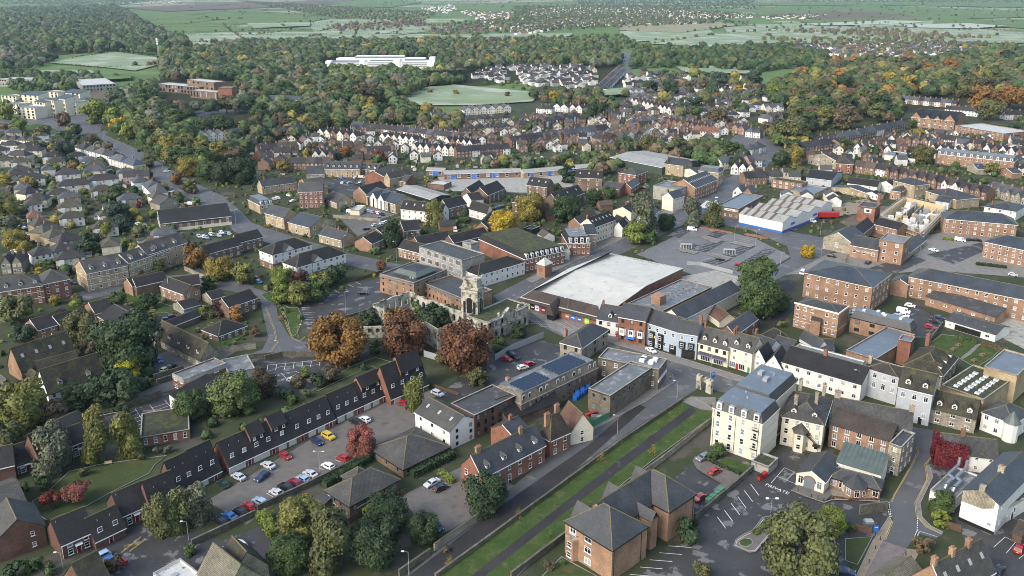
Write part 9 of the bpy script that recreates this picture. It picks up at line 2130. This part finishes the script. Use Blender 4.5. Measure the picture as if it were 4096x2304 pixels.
for i,(x,y,l)in enumerate(((495,668,'uppermost'),(385,722,'second'),(260,785,'third'),(155,835,'lowest'))):thing('13',x,y,'bay_sign','yellow reserved sign on the mossy wall, %s'%l,'sign',{'sign_board':[(-.6,.6,-.06,0,.8,1.3,'yellow_paint')],'backing':[(-.5,.5,0,.05,.9,1.2,'galv')]},None,.5)
c=G('00',1602,600);T=root('phone_mast',(c.x,c.y,0),0,'pale lattice phone mast rising from the wood','mast');m=MB()
for sx in(-1,1):
 for sy in(-1,1):m.tube([(sx*1.2,sy*1.2,0),(sx*.5,sy*.5,36)],.15,4,'metal')
for k in range(12):r=1.2-.7*k/12;m.tube([(-r,-r,k*3),(r,-r,k*3+3)],.1,4,'metal');m.tube([(r,-r,k*3),(r,r,k*3+3)],.1,4,'metal')
part('lattice',m,T);m=MB();[m.box(-1.4,1.4,-1.5,-1.2,26+4*i,28.5+4*i,'white_paint',bot=True)for i in range(3)];part('antenna',m,T)
for i,x in enumerate((750,900,962,1012,1335)):tr('00',x,515,26,'ye','slim golden poplar on the golf course, %s from the left'%ORD[i],'t','poplar','tree',tall=2.3,clear=.2,group='slim poplars')
for x,y,w,cc,l in((1748,915,60,'ye','left'),(2010,930,62,'ye','middle')):tr('10',x,y,w,cc,'small tree standing on the frosty playing field, '+l,'m')
tr('10',1420,1010,60,'tw','bare dark tree at the corner of the playing field','b');tr('10',2530,950,60,'br','small brown tree at the right of the playing field','m');tr('20',755,1205,60,'crim','small vivid crimson tree among the terraces','t');tr('30',80,920,190,'lg','large lime green tree in the upper right','n')
for q in '1230 800 160 y|1410 850 210 ye|2160 990 280 o|2450 970 300 o|1740 810 170 yg|1200 660 120 dr|1390 640 140 dr|1560 810 110 dr|1790 890 90 r|1630 690 160 o|1850 660 160 o|1620 850 150 gy|2240 870 170 bg|1860 820 50 dg|2010 880 250 ol|560 1070 220 ol|240 1340 330 ol|790 1180 280 br|1200 1120 200 dg|960 1000 260 ol|1260 1270 100 ol|1440 1240 100 g|1010 1340 80 ye|770 1420 100 g|1520 1340 130 ye|1790 1190 90 yg|2070 1390 130 ol|2250 1100 260 ol|130 430 0 g'.split('|')[:-1]:p=q.split();tr('30',*[float(v)for v in p[:3]],p[3],'%s tree in the beech wood, %s'%({'y':'bright golden','ye':'gold and green','o':'broad orange','yg':'yellow green','dr':'dark copper','r':'crimson','gy':'pale willow like','bg':'blue cedar','dg':'dark columnar','ol':'olive','br':'brown','g':'green'}[p[3]],'above the terraces' if float(p[1])>1000 else 'in its thick'),'m',group='upper right specimen trees')
for q in '20 1840 1060 180 dg|20 2070 1160 230 br|20 1850 1130 150 g|20 850 1110 200 dg|20 420 960 110 y|20 2060 980 110 o|20 2270 890 100 y|20 2130 1000 110 gy|20 2080 800 170 bg|20 2440 780 200 bg|20 1840 720 120 ye|20 1400 870 150 dg|20 1600 900 180 dg|00 960 1120 280 lg|00 640 1200 160 br|00 420 1330 180 ol|00 740 1300 150 g|00 640 1390 170 g|00 190 1260 170 lg|00 60 1120 190 lg|00 1180 1260 160 y|00 1330 1300 240 lg|00 1140 1180 220 lg|00 1510 1190 120 lg|00 1570 1240 170 gy|00 920 1390 110 br|10 1080 960 250 br|10 1240 960 170 dg'.split('|'):p=q.split();tr(p[0],*[float(v)for v in p[1:4]],p[4],'%s specimen tree %s'%({'dg':'dark evergreen','br':'russet brown','g':'round green','y':'golden','o':'orange','gy':'grey blue','bg':'tall spreading pine','ye':'yellowing','lg':'bright lime green','ol':'olive'}[p[4]],'by the main road junction' if p[0]=='00' else 'among the hillside villas' if p[0]=='20' else 'by the playing field'),'m',group='mid distance specimen trees')
p=G('22',1590,925);T=root('person',(p.x,p.y,ground_z(p.x,p.y)),.4,'person in a yellow jacket standing at the police station corner','person')
V=[(0,0,.95,.14),(0,0,1.2,.15),(0,0,1.42,.15),(0,0,1.54,.06),(0,-.02,1.66,.1),(.2,0,1.4,.06),(.26,.02,1.12,.045),(.24,-.1,.9,.035),(-.2,0,1.4,.06),(-.26,.02,1.12,.045),(-.24,-.06,.88,.035),(.1,0,.88,.09),(.11,-.03,.48,.065),(.12,0,.06,.05),(.12,-.16,.03,.035),(-.1,0,.88,.09),(-.11,.03,.48,.065),(-.12,.06,.06,.05),(-.12,-.1,.03,.035)]
m=MB()
for(a,c)in((0,1),(1,2),(2,3),(3,4),(2,5),(5,6),(6,7),(2,8),(8,9),(9,10),(0,11),(11,12),(12,13),(13,14),(0,15),(15,16),(16,17),(17,18)):
 A,B2=Vector(V[a][:3]),Vector(V[c][:3]);d=(B2-A).normalized();u=d.orthogonal().normalized();w=d.cross(u);mt='yellow_paint' if max(a,c)<11 and 3 not in(a,c)and 4 not in(a,c)else 'pot' if 4 in(a,c)else 'door_blue'
 for i in range(8):o1,o2=[u*cos(2*pi*k/8)+w*sin(2*pi*k/8)for k in(i,i+1)];m.quad([A+o1*V[a][3],A+o2*V[a][3],B2+o2*V[c][3],B2+o1*V[c][3]],mt)
m.cyl(0,-.02,1.58,1.8,.1,.06,8,'pot');part('body',m,T);m=MB();m.cyl(0,-.02,1.74,1.83,.115,.05,8,'black_paint');part('hair',m,T)
# far hills and the morning haze
m=MB();n=40
for i in range(n):
 x0,x1=-14000+28000*i/n,-14000+28000*(i+1)/n;h0,h1=60+30*sin(i*.7),60+30*sin((i+1)*.7)
 m.quad([(x0,9500,0),(x1,9500,0),(x1,11500,h1),(x0,11500,h0)],'meadow');m.quad([(x0,11500,h0),(x1,11500,h1),(x1,14900,h1+5),(x0,14900,h0+5)],'meadow')
struct(m.obj('hills',None,(0,0,-.5)))
mh=bpy.data.materials.new('haze_air');mh.use_nodes=True;nt=mh.node_tree;nt.nodes.remove(nt.nodes['Principled BSDF'])
pv=nt.nodes.new('ShaderNodeVolumePrincipled');pv.inputs['Density'].default_value=4e-5;pv.inputs['Color'].default_value=(.6,.82,1,1);pv.inputs['Anisotropy'].default_value=.2
nt.links.new(pv.outputs[0],nt.nodes['Material Output'].inputs['Volume']);MATS['haze_air']=mh
m=MB();m.box(-16000,16000,-600,16000,-1.5,140,'haze_air',bot=True);h=m.obj('haze');h['kind']='stuff'
BY={}
for o in COL.objects:
 if o.parent is None and o.get('label')and o.get('category'):BY.setdefault(o['label'],[]).append(o)
for l,L in BY.items():
 if 1<len(L)<=24:
  L.sort(key=lambda o:PR(o.location.x,o.location.y,0)[0])
  for i,o in enumerate(L):o['label']=l+', '+(ORD[i]+' from the left' if i<12 else ORD[len(L)-1-i]+' from the right');o['group']=o.get('group')or l
for o in COL.objects:
 l=o.get('label')
 if l and len(l.split())>16:
  for a,c in((' rendered',''),(' brick ',' '),('from the left','from left'),('from the right','from right'),('among the','in'),('the ','')):
   if len(l.split())>16:l=l.replace(a,c)
  o['label']=l
